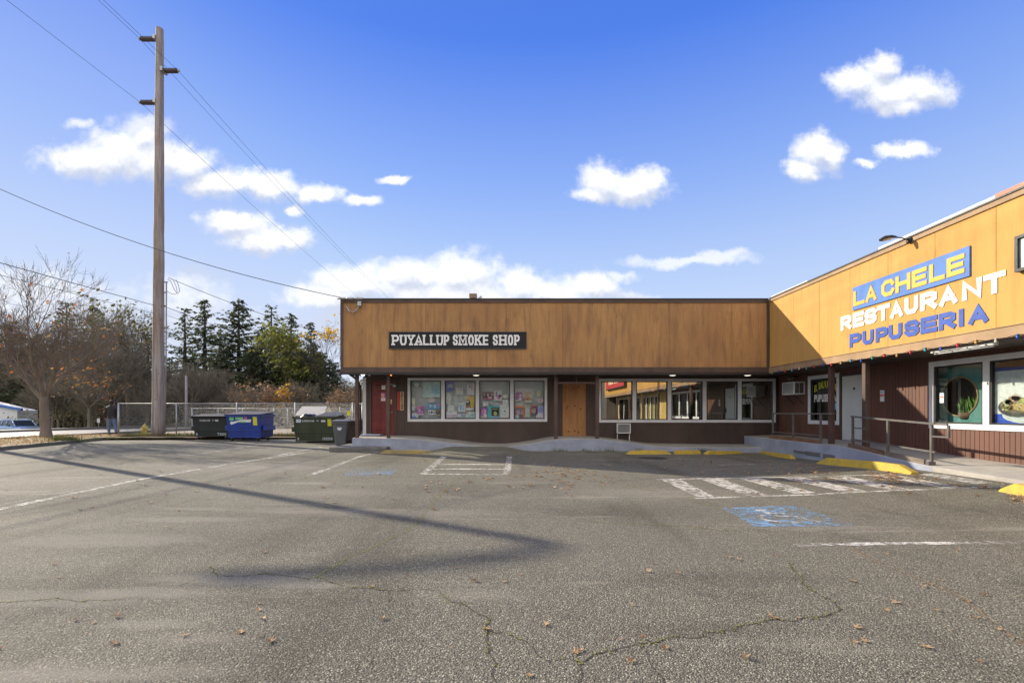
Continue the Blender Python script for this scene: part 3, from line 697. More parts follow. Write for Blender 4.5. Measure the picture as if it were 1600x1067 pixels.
for a, b in zip(cuts, cuts[1:]):
    e = rng.uniform(-.002, .002); mb.box(a + .006, b - .006, 2.84, 5.02, -.0115, e, mpF)
mb.box(-5.75, -5.73, 2.84, 5.02, -1.6, -.013, mpF)
mb.build('fascia', m_fascia, shop)
mb = MB(); mb.box(-5.77, XWF - .03, 2.665, 2.845, -.08, .03, mpF); mb.box(-5.77, XWF - .03, 5.01, 5.12, -.02, .03, mpF); mb.box(-5.775, -5.68, 2.85, 5.005, -.02, .025, mpF); mb.box(XWF - .09, XWF - .02, 2.85, 5.005, -.0, .04, mpF)
mb.box(-5.78, -5.755, 2.66, 5.12, -1.62, -.03, mpF); mb.build('trim', m_trim, shop, bevel=.006)
mb = MB(); mb.box(-5.79, XWF - .05, 5.123, 5.15, -.22, .055, mpF); mb.box(-5.77, XWF - .03, 2.60, 2.66, -.06, .02, mpF); mb.build('flashing', m_black, shop)
mb = MB()
for x in (558, 607): c = (x - 800) * 16.32 / F; mb.box(c - .055, c + .055, 16.265, 16.375, zsm(c) - .02, 2.655); mb.build('support_post', m_post, shop, bevel=.008); mb = MB()
for x in (868.5, 933): c = (x - 800) * 16.32 / F; mb.box(c - .06, c + .06, 16.26, 16.38, zsm(c) - .02, 2.655); mb.build('support_post', m_post, shop, bevel=.008); mb = MB()
mb.box(1.56, 2.90, 16.29, 16.35, 2.31, 2.37); mb.box(2.21, 2.25, 16.3, 16.34, 2.372, 2.655); mb.build('cross_bar', m_post, shop)
mb = MB(); mb.box(-5.525, -5.40, -.1, 2.62, -.02, .03, mpS); mb.build('corner_board', m_whitemetal, shop, bevel=.006)
# red panelled door
mb = MB(); a, b, c, d = DR; mb.box(a - .09, a, c - .03, d + .09, -.05, .02, mpS); mb.box(b, b + .09, c - .03, d + .09, -.05, .02, mpS); mb.box(a, b, d, d + .09, -.05, .019, mpS); fr = mb.build('door_frame', m_trim, shop, bevel=.006)
mb = MB(); mb.box(a, b, c, d, -.06, -.02, mpS); panelled(mb, a, b, c, d, 2, [(.08, .52), (.56, .76), (.82, .95)], mpS, -.0195); dr = mb.build('door', m_red, shop); dr['label'] = 'dark red panelled door'
mb = MB(); mb.box(b - .16, b - .11, 1.63, 1.80, -.02, -.008, mpS); mb.ball(mpS(b - .125, 1.70, .005), .035); m_brass = plain('brass', (.7, .6, .35), .3, 1.); mb.build('door_handle', m_brass, dr)
mb = MB(); mb.ball(mpS(b - .09, 1.32, .02), .03); mb.build('door_lock', m_brass, dr)
mb = MB(); mb.tube([mpS(b - .3, 2.36, .03), mpS(b - .02, 2.36, .03)], .022, 6); mb.box(b - .06, b + .06, 2.27, 2.33, .02, .05, mpS); mb.build('door_closer', m_steel, dr)
# boarded doorway
mb = MB(); a, b, c, d = DP; mb.box(a, b, c, d, .012, .03, mpS); kn = mb; kn.mi = 1
for x, y in ((884, 605), (896, 607), (904, 604), (887, 635), (898, 634), (885, 638), (907, 639), (888, 674), (898, 673), (904, 675)):
    kn.lathe(mpS(S(x), CAMZ + (HY - y) * YW / F, .031), [(.034, 0), (.03, .0015)], 9, (0, -1, 0))
pl = kn.build('door', [m_ply, plain('knot_brown', (.13, .06, .025), .8)], shop); pl['label'] = 'doorway boarded up with raw plywood'
mb = MB(); mb.box(a - .1, a, c - .0, d + .09, 0.001, .035, mpS); mb.box(b, b + .1, c, d + .09, .001, .035, mpS); mb.box(a, b, d, d + .09, .001, .034, mpS); mb.build('door_frame', m_trim, shop)
wA, panesA = window(shop, *WA, 4, mpS, m_glass_a, .10, .135); wB, panesB = window(shop, *WB, 5, mpS, m_glass_b, .10, .14)
# rooms, plus panels added close behind the glass to brighten the panes
mb = MB(); mb.box(-5.4, 2.85, YW + .24, YW + .28, .45, 2.68); mb.build('pale_fill_panel', m_pale_fill, shop); mb = MB(); mb.box(6.75, 9.75, YW + .45, YW + .5, .45, 2.68); mb.build('olive_fill_panel', pm('olive_fill', (.60, .59, .45), .8, .08), shop)
mb = MB(); mb.box(-5.4, 9.8, YW + .05, 24, .42, .45); mb.box(2.86, 2.96, YW + .06, 24, .45, 2.7); mb.box(2.97, 9.8, 21.5, 21.6, .45, 2.7); mb.box(-5.4, 9.8, YW + .06, 24, 2.692, 2.70); mb.build('interior', m_room, shop)
# downspout curling up from the corner board to the eave
t = empty('downspout', (-5.55, YW - .1, .0), 'dark curved downspout beside the white corner board of the shop', 'downspout')
mb = MB(); mb.tube([(-5.58, YW - .12, .1), (-5.58, YW - .12, 2.05), (-5.58, YW - .16, 2.3), (-5.6, YW - .4, 2.48), (-5.62, YW - .75, 2.58), (-5.62, YW - 1.1, 2.63)], .04, 8); mb.build('pipe', m_black, t)
mb = MB(); mb.box(-5.63, -5.53, YW - .16, YW - .01, 1.62, 1.66); mb.build('strap', m_whitemetal, t)

def rig(name, label, cat, group=None): return dict(name=name, label=label, cat=cat, group=group)
# shop sign with slab-serif lettering
sg = empty('shop_sign', mpF((607 - 800) * YF / F, 2.9, .02), 'long black signboard reading PUYALLUP SMOKE SHOP in white slab letters', 'sign')
SF = lambda x, y: ((x - 800) * 15.87 / F, CAMZ + (HY - y) * 15.87 / F)
a = SF(607.5, 545.2); b = SF(823, 518.2)
mb = MB(); mb.box(a[0], b[0], a[1], b[1], .004, .03, mpF); mb.build('board', pm('black_board', (.010, .011, .014), .75, .2), sg, bevel=.004)
mb = MB(); mb.box(a[0], b[0], a[1], a[1] + .02, .031, .042, mpF); mb.box(a[0], b[0], b[1] - .02, b[1], .031, .042, mpF); mb.box(a[0], a[0] + .02, a[1] + .02, b[1] - .02, .031, .042, mpF); mb.box(b[0] - .02, b[0], a[1] + .02, b[1] - .02, .031, .042, mpF); mb.build('border', pm('grey_edge', (.06, .06, .07), .5), sg)
SL = {'P': ('bl', 'tl'), 'U': ('tl', 'tr'), 'Y': ('tl', 'tr', 'bc'), 'A': ('bl', 'br'), 'L': ('bl', 'tl'), 'M': ('bl', 'br', 'tl', 'tr'), 'K': ('bl', 'br', 'tl', 'tr'), 'E': ('bl', 'tl'), 'H': ('bl', 'br', 'tl', 'tr'), 'S': (), 'O': ()}
mb = MB(); px = [('P', 612, 624), ('U', 624.5, 636), ('Y', 636, 648.5), ('A', 647.5, 661), ('L', 660.5, 671), ('L', 671.5, 682), ('U', 681.5, 693), ('P', 693, 702.5), ('S', 707, 716), ('M', 716.5, 730), ('O', 731, 741), ('K', 741.5, 753.5), ('E', 754, 763.5), ('S', 769.5, 778.5), ('H', 779.5, 792), ('O', 793, 802.5), ('P', 803, 812.5)]
for ch, x0, x1 in px:
    u0, v1 = SF(x0 + .6, 523.2); u1, v0 = SF(x1 - .6, 539.4); stroke_glyph(mb, ch, u0, u1, v0, v1, .062, .031, .0385, mpF); sh = (v1 - v0) * .15; w = (u1 - u0)
    for s in SL[ch]:
        lo, hi = (v0 - .001, v0 + sh) if s[0] == 'b' else (v1 - sh, v1 + .001)
        c = {'l': u0 + w * .17, 'r': u1 - w * .17, 'c': (u0 + u1) / 2}[s[1]]; hw = w * .27
        mb.box(c - hw, c + hw, lo, hi, .031, .0415, mpF)
mb.build('lettering', pm('sign_white', (.78, .78, .80), .5, .05), sg)
# WELCOME board beside the red door
sg = empty('welcome_sign', mpS(-4.2, 1.4, .02), 'narrow red and cream vertical WELCOME board between the red door and window', 'sign')
mb = MB(); mb.box(-4.25, -4.135, 1.40, 2.085, .004, .025, mpS); mb.build('red_board', plain('sign_red', (.42, .05, .03), .6), sg, bevel=.004)
mb = MB(); mb.box(-4.133, -4.0, 1.40, 2.09, .004, .032, mpS); mb.build('cream_board', pm('sign_cream', (.55, .40, .22), .6), sg, bevel=.004)
mb = MB()
for i, ch in enumerate('WELCOME'): z = 2.03 - i * .091; glyph(mb, ch, -4.10, -4.03, z - .035, z + .035, .0325, .037, mpS, .05)
mb.build('lettering', plain('sign_dark', (.03, .02, .02), .6), sg)
# notes on the red door
def paper(name, label, u0, u1, v0, v1, mp, base, marks, d0=.0, group=None, cat='poster', round_=False):
    bs_ = lambda c: tuple(min(.82, x * 1.35) for x in c)
    base = bs_(base); marks = [(*m[:5], bs_(m[5])) for m in marks]
    mb = MB(); mats = [flat(base)]; mb.mi = 0
    if round_: mb.prism([((u0 + u1) / 2 + (u1 - u0) / 2 * math.cos(t), (v0 + v1) / 2 + (v1 - v0) / 2 * math.sin(t)) for t in lin(0, 2 * math.pi, 18)[:-1]], d0, d0 + .002, mp)
    else: mb.box(u0, u1, v0, v1, d0, d0 + .002, mp)
    for k, mk in enumerate(marks):
        kind, x0, y0, x1, y1, c = mk; m_ = flat(c)
        if m_ not in mats: mats.append(m_)
        mb.mi = mats.index(m_); A, B = u0 + (u1 - u0) * x0, u0 + (u1 - u0) * x1; Cc, D = v1 - (v1 - v0) * y1, v1 - (v1 - v0) * y0; dd = d0 + .0022 + .0008 * k
        if kind == 'r': mb.box(A, B, Cc, D, dd, dd + .0005, mp)
        else: mb.prism([((A + B) / 2 + (B - A) / 2 * math.cos(t), (Cc + D) / 2 + (D - Cc) / 2 * math.sin(t)) for t in lin(0, 2 * math.pi, 18)[:-1]], dd, dd + .0005, mp)
    o = mb.build(name, mats); return tag(o, label, cat, group)
paper('notice', 'small white square notice taped high on the red door', S(596.2), S(602), 2.17, 2.32, mpS, (.75, .75, .78), [('r', .15, .2, .85, .3, (.3, .3, .35)), ('r', .15, .45, .85, .52, (.4, .4, .45))], -.004, None, 'notice')
paper('flyer', 'purple and cream flyer taped below the notice on the red door', S(595), S(602.5), 1.74, 2.06, mpS, (.35, .08, .22), [('c', .1, .1, .75, .55, (.55, .32, .2)), ('r', .05, .62, .95, .97, (.6, .55, .45)), ('r', .1, .7, .6, .75, (.2, .2, .2))], -.004, None, 'flyer')

# everything taped inside the smoke shop window
q1 = lambda x0, y0, x1, y1: (634 + x0 * .07125, 586 + y0 * .07125, 634 + x1 * .07125, 586 + y1 * .07125)
q2 = lambda x0, y0, x1, y1: (742 + x0 * .07375, 586 + y0 * .07375, 742 + x1 * .07375, 586 + y1 * .07375)
W_, K_ = (.72, .74, .76), (.05, .04, .05)
POST = [
 ('display_sign', 'dark green framed sign at top left of the first shop pane', q1(160, 130, 330, 260), (.08, .14, .11), [('r', .1, .15, .9, .85, (.3, .42, .36)), ('c', .25, .35, .75, 1.1, (.65, .72, .7))], 0, 0),
 ('poster', 'large pale cyan sheet filling the upper right of the first shop pane', q1(372, 128, 755, 492), (.45, .66, .72), [('r', .5, .25, 1., .8, (.28, .50, .62)), ('r', .05, .6, .4, .66, (.6, .74, .78))], 0, 1),
 ('note', 'cream paper slip at the left edge of the first shop pane', q1(135, 505, 210, 630), (.68, .62, .48), [('r', .2, .3, .8, .36, (.4, .3, .2)), ('r', .2, .55, .8, .6, (.4, .3, .2))], 0, 0),
 ('note', 'small white square note below the cream slip in the first pane', q1(150, 645, 210, 702), W_, [('r', .2, .4, .8, .5, (.4, .45, .5))], 0, 0),
 ('note', 'pale note with two blue dots in the first shop pane', q1(135, 708, 212, 775), (.6, .68, .72), [('c', .1, .35, .4, .75, (.08, .2, .45)), ('c', .6, .35, .9, .75, (.1, .25, .5))], 0, 0),
 ('poster', 'magenta and purple poster low in the first shop pane', q1(238, 680, 398, 872), (.42, .13, .42), [('r', 0, 0, .5, .4, (.6, .2, .4)), ('c', .3, .3, .9, .75, (.75, .62, .75)), ('r', .55, .3, .95, .6, (.25, .1, .4)), ('r', 0, .88, 1, 1, (.7, .6, .6)), ('c', .45, .55, .7, .78, (.65, .15, .25))], 0, 0),
 ('poster', 'lavender blue card in the bottom left corner of the first pane', q1(135, 828, 278, 940), (.5, .55, .75), [('r', .05, .6, .6, 1, (.12, .2, .6)), ('r', .1, .1, .9, .3, (.72, .74, .84))], 0, 0),
 ('poster', 'wide sky blue banner with a purple corner in the first pane', q1(470, 625, 760, 742), (.13, .34, .62), [('r', .6, 0, 1, .5, (.4, .25, .45)), ('c', .15, .15, .35, .7, (.55, .68, .8)), ('c', .5, .2, .66, .9, (.6, .72, .8))], 0, 0),
 ('poster', 'pale card with a row of dark dots under the blue banner', q1(495, 757, 645, 866), (.58, .68, .68), [('c', .08, .35, .3, .75, (.1, .2, .3)), ('c', .4, .25, .62, .8, (.03, .05, .05)), ('c', .72, .35, .94, .75, (.12, .22, .3))], 0, 0),
 ('poster', 'brown card with a dark wheel in the first pane bottom right corner', q1(652, 757, 760, 886), (.38, .3, .2), [('c', .1, .1, .9, .8, (.07, .06, .07)), ('c', .32, .3, .68, .6, (.35, .3, .3))], 0, 0),
 ('sticker', 'white oval sticker with red lettering in the first shop pane', q1(488, 495, 635, 605), W_, [('c', .15, .2, .85, .8, (.62, .3, .3)), ('c', .25, .32, .75, .68, (.74, .7, .72))], 1, 0),
 ('poster', 'royal blue poster at top left of the second shop pane', q1(885, 140, 1046, 352), (.16, .17, .52), [('r', 0, 0, 1, .16, (.28, .22, .5)), ('c', .2, .25, .95, .75, (.42, .46, .72)), ('c', .3, .6, .8, 1, (.1, .16, .5))], 0, 0),
 ('poster', 'white calendar sheet with small pink bars in the second pane', q1(1100, 272, 1262, 430), (.7, .66, .68), [('r', .3, .1, .45, .3, (.65, .25, .35)), ('r', .55, .0, .7, .3, (.7, .4, .5)), ('r', 0, .38, 1, .43, (.5, .4, .42)), ('r', .05, .6, .95, .63, (.55, .45, .46)), ('r', .05, .78, .95, .81, (.55, .45, .46))], 0, 0),
 ('poster', 'pink calendar sheet with two tall red bars, second pane', q1(1335, 182, 1508, 432), (.72, .6, .62), [('r', .3, .12, .48, .42, (.2, .3, .4)), ('r', .6, .05, .72, .5, (.6, .12, .25)), ('r', 0, .55, 1, .58, (.5, .4, .42)), ('r', .05, .75, .95, .78, (.55, .45, .46))], 0, 0),
 ('poster', 'tall pale blue sheet at the left of the second pane', q1(890, 380, 1000, 640), (.58, .68, .78), [('c', .3, .4, 1, .75, (.7, .72, .78))], 0, 1),
 ('poster', 'white paper pinned above the purple barred sheet, second pane', q1(915, 655, 1066, 780), (.6, .66, .68), [('r', .1, .2, .9, .3, (.4, .52, .58)), ('r', .1, .5, .9, .56, (.4, .5, .55))], 0, 0),
 ('poster', 'white sheet of purple bars in the second pane bottom left corner', q1(890, 787, 1117, 937), (.7, .66, .72), [('r', .05, .12, .95, .2, (.5, .4, .5))] + [('r', .04 + .12 * i, .5, .1 + .12 * i, .95, (.42, .3, .5) if i != 5 else (.45, .1, .2)) for i in range(8)], 0, 0),
 ('poster', 'white sheet with two blue bottles in the second pane', q1(1155, 605, 1312, 806), W_, [('r', .15, .2, .85, .9, (.5, .62, .75)), ('r', .22, .25, .42, .85, (.2, .34, .58)), ('r', .55, .3, .75, .85, (.3, .42, .66))], 0, 0),
 ('poster', 'yellow and black poster at the right of the second pane', q1(1318, 462, 1502, 712), (.62, .42, .06), [('c', -.0, .3, .55, .95, (.03, .03, .03)), ('c', .05, .0, .5, .3, (.6, .4, .3)), ('r', 0, .8, .6, 1, (.28, .14, .07)), ('r', .05, .4, .35, .55, (.6, .6, .6))], 0, 0),
 ('note', 'white paper strip under the yellow and black poster', q1(1318, 716, 1486, 772), W_, [('r', .1, .35, .9, .5, (.45, .4, .5))], 0, 0),
 ('poster', 'multicoloured sheet in the second pane bottom right corner', q1(1320, 800, 1516, 937), (.5, .62, .66), [('r', .0, .0, .3, .4, (.55, .3, .25)), ('r', .25, .5, .5, .9, (.3, .52, .25)), ('c', .55, .4, .95, .95, (.25, .4, .65))], 0, 0),
 ('poster', 'grey blue sheet between two posters low in the second pane', q1(1125, 842, 1312, 937), (.36, .42, .5), [('r', .1, .2, .4, .8, (.5, .55, .58)), ('r', .55, .2, .9, .8, (.28, .34, .44))], 0, 0),
 ('poster', 'dark maroon poster at the left of the third shop pane', q2(165, 360, 392, 516), (.14, .05, .06), [('c', .05, .1, .25, .5, (.4, .25, .18)), ('c', .4, .15, .58, .6, (.42, .4, .44)), ('c', .75, .1, .95, .5, (.45, .3, .2)), ('r', 0, .85, 1, 1, (.45, .12, .22)), ('r', .5, .6, .85, .85, (.6, .42, .45))], 0, 0),
 ('poster', 'white poster with crossed blue and pink bars, third pane', q2(403, 310, 572, 542), (.72, .72, .78), [('r', .22, .15, .42, .6, (.16, .18, .5)), ('c', .35, .45, .85, .88, (.62, .22, .5)), ('c', .55, .42, .95, .7, (.1, .06, .14))], 0, 0),
 ('note', 'cream card to the right of the crossed bars poster', q2(586, 410, 706, 492), (.66, .63, .57), [('c', .5, .4, .95, .95, (.42, .36, .34))], 0, 0),
 ('note', 'white and blue card below the cream card, third pane', q2(588, 517, 704, 622), (.64, .69, .73), [('c', .2, .3, .6, .8, (.4, .52, .66))], 0, 0),
 ('note', 'pale lavender card above a purple poster, third pane', q2(165, 562, 286, 660), (.6, .58, .72), [('r', .1, .3, .9, .6, (.7, .66, .76))], 0, 0),
 ('poster', 'purple poster in the third pane bottom left corner', q2(120, 690, 262, 902), (.36, .14, .44), [('c', .2, .15, .9, .6, (.6, .42, .6)), ('r', .3, .25, .55, .6, (.6, .18, .25)), ('c', .45, .6, .95, .9, (.66, .62, .75)), ('r', 0, .88, 1, 1, (.64, .52, .5))], 0, 0),
 ('poster', 'teal poster with a black lantern picture, third pane', q2(272, 650, 520, 906), (.10, .42, .46), [('r', .32, .15, .95, .85, (.03, .03, .03)), ('c', .5, .45, .8, .8, (.5, .45, .15)), ('r', .4, .22, .85, .3, (.4, .36, .16)), ('r', .3, .88, .98, 1, (.3, .45, .68))], 0, 0),
 ('poster', 'white poster with a green ringed emblem, third pane', q2(528, 625, 722, 902), (.68, .71, .69), [('c', .15, .2, .85, .8, (.42, .52, .48)), ('c', .24, .27, .76, .73, (.68, .71, .7)), ('c', .38, .4, .66, .58, (.18, .25, .42)), ('r', .7, .0, 1, .2, (.45, .52, .66)), ('r', .35, .0, .65, .1, (.64, .45, .45))], 0, 0),
 ('poster', 'wide plain white sheet at the top of the fourth shop pane', q2(845, 275, 1247, 482), (.76, .74, .70), [], 0, 1),
 ('poster', 'purple poster over the white sheet in the fourth pane', q2(865, 362, 1002, 546), (.33, .12, .32), [('c', .25, .25, .65, .6, (.55, .16, .25)), ('c', .5, .6, .9, .92, (.58, .58, .72)), ('r', .6, .2, .9, .5, (.58, .52, .58)), ('r', 0, .9, .9, 1, (.62, .56, .5))], 0, 0),
 ('poster', 'tan poster with red fruit in the fourth shop pane', q2(1060, 358, 1212, 578), (.56, .36, .24), [('c', .1, .5, .4, .85, (.55, .1, .1)), ('c', .55, .42, .85, .7, (.5, .12, .1)), ('r', .4, .6, .65, .8, (.3, .42, .12)), ('r', .55, .1, .95, .5, (.64, .58, .54)), ('r', 0, .85, 1, 1, (.68, .6, .58))], 0, 0),
 ('note', 'small yellow note at the right of the fourth pane', q2(1318, 330, 1392, 452), (.56, .56, .28), [('c', .2, .25, .8, .75, (.62, .6, .36))], 0, 0),
 ('sticker', 'round white sticker with a red core in the fourth pane', q2(1335, 478, 1452, 602), W_, [('c', .18, .2, .82, .8, (.5, .15, .2)), ('r', .25, .42, .75, .56, (.7, .6, .62))], 1, 0),
 ('poster', 'large orange framed picture in the fourth pane bottom left corner', q2(852, 650, 1056, 917), (.60, .17, .05), [('r', .0, .14, .86, 1, (.18, .13, .13)), ('c', .15, .3, .5, .7, (.4, .3, .42)), ('c', .45, .3, .85, .7, (.5, .2, .12)), ('c', .5, .35, .75, .55, (.14, .2, .42)), ('c', .05, .7, .4, 1, (.42, .5, .68))], 0, 0),
 ('poster', 'pale green poster with a white swirl, fourth pane', q2(1062, 660, 1168, 900), (.36, .46, .42), [('c', .2, .2, .8, .6, (.6, .66, .64)), ('c', .35, .3, .7, .5, (.36, .46, .42))], 0, 0),
 ('poster', 'smaller orange framed picture leaning in the fourth pane', q2(1175, 635, 1332, 842), (.58, .16, .05), [('r', .16, .12, 1, 1, (.16, .13, .2)), ('c', .25, .3, .8, .8, (.42, .3, .42)), ('c', .4, .42, .7, .7, (.55, .3, .1))], 0, 0),
 ('poster', 'lavender card in the fourth pane bottom right corner', q2(1296, 652, 1456, 917), (.45, .42, .66), [('r', 0, 0, .1, 1, (.7, .68, .72)), ('r', .2, .1, .95, .5, (.3, .3, .62)), ('r', .2, .6, .95, .95, (.64, .56, .62))], 0, 0),
]
for nm, lab, (x0, y0, x1, y1), base, marks, rd, back in POST:
    yv = YW + .05 + .035 * back; f = lambda x: (x - 800) * yv / F; g = lambda y: CAMZ + (HY - y) * yv / F
    paper(nm, lab, f(x0), f(x1), g(y1), g(y0), (lambda u, v, d, yv=yv: (u, yv - d, v)), base, marks, 0, 'posters inside the smoke shop window', 'poster' if nm == 'poster' else nm.replace('_', ' '), rd)
# ------------------------------------------------------------------ the restaurant wing
wing = empty('restaurant_building', (XW, 12, 0), 'long restaurant wing with sunlit ochre plywood fascia over a red-brown plank wall', 'building')
WY = lambda x: F * XW / (x - 800)                     # pixel column -> Y on the wing wall
EW = (14.22, 15.72, .946, 2.52); DW = (13.14, 14.15, .515, 2.40)
BW = (11.15 - 4 * 1.285 - .12, 11.16, .96, 2.515)
m_tanwall = pm('tan_siding', (.56, .40, .13), .6, .2, 1.6, (1, 1, .3))
REAR = [(-.6, 3.6, .5, 2.45), (-8.4, -1.2, .5, 2.5)]
mb = MB(); siding(mb, 11.35, 17.5, lambda u: .1, 2.66, [EW, DW], mpW); siding(mb, 5.0, 11.35, lambda u: -.05, 2.66, [BW], mpW)
mb.build('wall', m_siding_r, wing, fix=False)
mb = MB(); siding(mb, -9, 5.0, lambda u: -.05, 2.66, REAR, mpW); mb.build('wall', m_tanwall, wing, fix=False)
mb = MB(); mb.box(9.95, 22, 27.9, 28, 0, 4.6); mb.box(21.9, 22, -9, 27.9, 0, 4.6); mb.box(XW + .01, 21.9, -9.0, -8.9, 0, 4.6); mb.box(XW + .06, 10.3, -8.89, 17.4, 2.71, 4.58); mb.build('outer_wall', m_siding_r, wing)
mb = MB(); mb.box(XWF + .16, 22, -9, 28, 4.61, 4.71); mb.build('roof', m_roof, wing)
mb = MB(); mb.box(XWF + .02, XW + .05, -9, 15.88, 2.62, 2.65); mb.build('soffit', m_soffit, wing)
mb = MB(); mb.box(-9, YF - .18, 2.86, 5.11, -.16, -.012, mpWF)
js = [15.88, 14.52, 13.31, 12.10, 10.88, 9.67, 8.45, 7.24, 6.03, 4.8, 3.6, 2.4, 1.2, 0, -1.2, -2.4, -3.6, -4.8, -6, -7.2, -9]
for a, b in zip(js, js[1:]): mb.box(b + .005, a - .005, 2.84, 5.02, -.0115, rng.uniform(-.0015, .0015), mpWF)
mb.build('fascia', m_fascia_y, wing)
mb = MB(); mb.box(-9, 15.86, 2.635, 2.825, -.08, .035, mpWF); mb.box(-9, 15.86, 2.829, 2.845, -.08, .05, mpWF); mb.box(-9, 15.86, 5.02, 5.115, -.02, .03, mpWF); mb.build('trim', m_trim_tan, wing, bevel=.005)
mb = MB(); mb.box(-9, 15.83, 5.118, 5.15, -.2, .05, mpWF); mb.build('flashing', m_black, wing)
mb = MB(); mb.box(8.5, 11.2, 5.152, 5.235, -.2, -.03, mpWF); mb.build('coping', m_whitemetal, wing); mb = MB(); mb.box(13.9, 15.85, 5.152, 5.21, -.2, -.03, mpWF); mb.build('coping', m_whitemetal, wing)
mb = MB(); mb.box(2.5, 8.49, 5.152, 5.25, -.2, -.02, mpWF); cp = mb.build('coping', m_redmetal, wing); cp['label'] = 'red metal coping'
for x in (1299, 1353):
    yv = F * 8.83 / (x - 800); mb = MB(); mb.box(8.77, 8.89, yv - .06, yv + .06, zwm(yv) - .02, 2.63); mb.build('support_post', m_post, wing, bevel=.008)
for yv in (6.6, 3.2, -.5, -4.5, -8.6): mb = MB(); mb.box(8.77, 8.89, yv - .06, yv + .06, zwm(yv) - .02, 2.63); mb.build('support_post', m_post, wing, bevel=.008)
mb = MB(); mb.box(XW + .16, XW + .19, -.55, 3.55, .5, 2.45)
mb.build('curtain', pm('cream_curtain', (.62, .52, .25), .8, .2, 3, (1, 5, .2)), wing)
# door
mb = MB(); a, b, c, d = DW; mb.box(a - .08, a, c - .05, d + .08, -.05, .02, mpW); mb.box(b, b + .07, c - .05, d + .08, -.05, .02, mpW); mb.box(a, b, d, d + .08, -.05, .019, mpW); mb.build('door_frame', m_siding, wing)
mb = MB(); mb.box(a, b, c - .02, d, -.06, -.02, mpW); panelled(mb, a, b, c, d, 2, [(.07, .42), (.48, .74), (.80, .93)], mpW, -.0195, .008); dr = mb.build('door', m_doorw, wing); dr['label'] = 'white panelled door'
mb = MB(); mb.tube([mpW(a + .09, z, dd) for z, dd in ((1.06, -.015), (1.08, .04), (1.2, .05), (1.22, -.015))], .014, 6); mb.build('door_handle', m_black, dr); mb = MB(); mb.box(a + .05, a + .14, 1.30, 1.52, -.018, .01, mpW); mb.build('door_lock', m_black, dr)
mb = MB(); mb.box((a + b) / 2 - .03, (a + b) / 2 + .03, 1.98, 2.05, -.018, -.005, mpW); mb.build('door_viewer', m_black, dr)
window(wing, *EW, 1, mpW, m_glass_w, .12, .13, .03)
wW, panesW = window(wing, *BW, 4, mpW, m_glass_w, .12, .135, .035)
for r in REAR: window(wing, *r, 4, mpW, m_glass_c, .07, .08, .03)
mb = MB(); mb.box(10.9, 10.98, -8.8, 14.3, .05, 2.7); mb.box(13.8, 13.9, 14.4, 17.4, .05, 2.7); mb.box(XW + .04, 14, -8.8, 17.45, -.02, .04); mb.box(XW + .04, 14, -8.8, 17.45, 2.68, 2.70); mb.box(10.99, 13.79, 14.3, 14.4, .05, 2.7); mb.build('interior', pm('restaurant_interior', (.10, .09, .075), .8, .2), wing)
# teal screen with the round opening, behind the first big pane
pa, pb, pc, pd = panesW[3]
scr = empty('round_window_screen', (XW + .28, (pa + pb) / 2, .96), 'teal panel with a round wooden-rimmed opening behind the restaurant glass', 'screen')
mb = MB(); cy, cz, rr = 10.70, 1.69, .44; N = 40; out = []; inn = []
for i in range(N):
    t = 2 * math.pi * i / N; cx_, sz = math.cos(t), math.sin(t); inn.append((cy + rr * cx_, cz + rr * sz))
    k = min((pb + .3 - cy) / cx_ if cx_ > 1e-6 else ((pa - .05 - cy) / cx_ if cx_ < -1e-6 else 1e9), (pd + .1 - cz) / sz if sz > 1e-6 else ((pc - .02 - cz) / sz if sz < -1e-6 else 1e9)); out.append((cy + k * cx_, cz + k * sz))
for i in range(N):
    j = (i + 1) % N; xx = XW + .26
    mb.hexa([(xx, *inn[i]), (xx, *inn[j]), (xx, *out[i]), (xx, *out[j]), (xx + .03, *inn[i]), (xx + .03, *inn[j]), (xx + .03, *out[i]), (xx + .03, *out[j])])
mb.build('panel', pm('teal_panel', (.115, .31, .30), .7, .15, 4, (1, 1, .2)), scr, fix=False)
mb = MB(); mb.tube([(XW + .255, cy + rr * math.cos(t), cz + rr * math.sin(t)) for t in lin(0, 2 * math.pi, 40)[:-1]], .018, 6, closed=True); mb.build('rim', pm('rim_wood', (.45, .32, .17), .6), scr)
mb = MB(); mb.box(XW + .62, XW + .64, pa - .2, pb + .6, pc - .1, pd + .1); mb.build('backing', pm('dark_room', (.06, .055, .05), .8), scr)
pt = empty('potted_plant', (XW + .36, cy - .12, cz - .5), 'green strap-leaved plant inside the round teal opening', 'plant')
mb = MB(); r2 = random.Random(3)
for i in range(34):
    b0 = Vector((XW + .34 + r2.uniform(-.05, .08), cy + r2.uniform(-.36, .12), cz - .36)); l = r2.uniform(.16, .38); az = r2.uniform(0, 6.28); tip = b0 + Vector((math.cos(az) * .08, math.sin(az) * l * .5, l)); mid = b0.lerp(tip, .55) + Vector((0, 0, .05)); w = Vector((0, .018, 0))
    mb.face([b0 - w * .4, b0 + w * .4, mid + w, tip, mid - w])
mb.build('foliage', leaf_mat('plant_green', [(.10, .25, .04), (.25, .42, .10)]), pt, fix=False)
mb = MB(); mb.lathe((XW + .38, cy - .12, cz - .5), [(.16, 0), (.2, .14), (.19, .14)], 12); mb.build('planter', pm('planter', (.2, .12, .08), .8), pt)
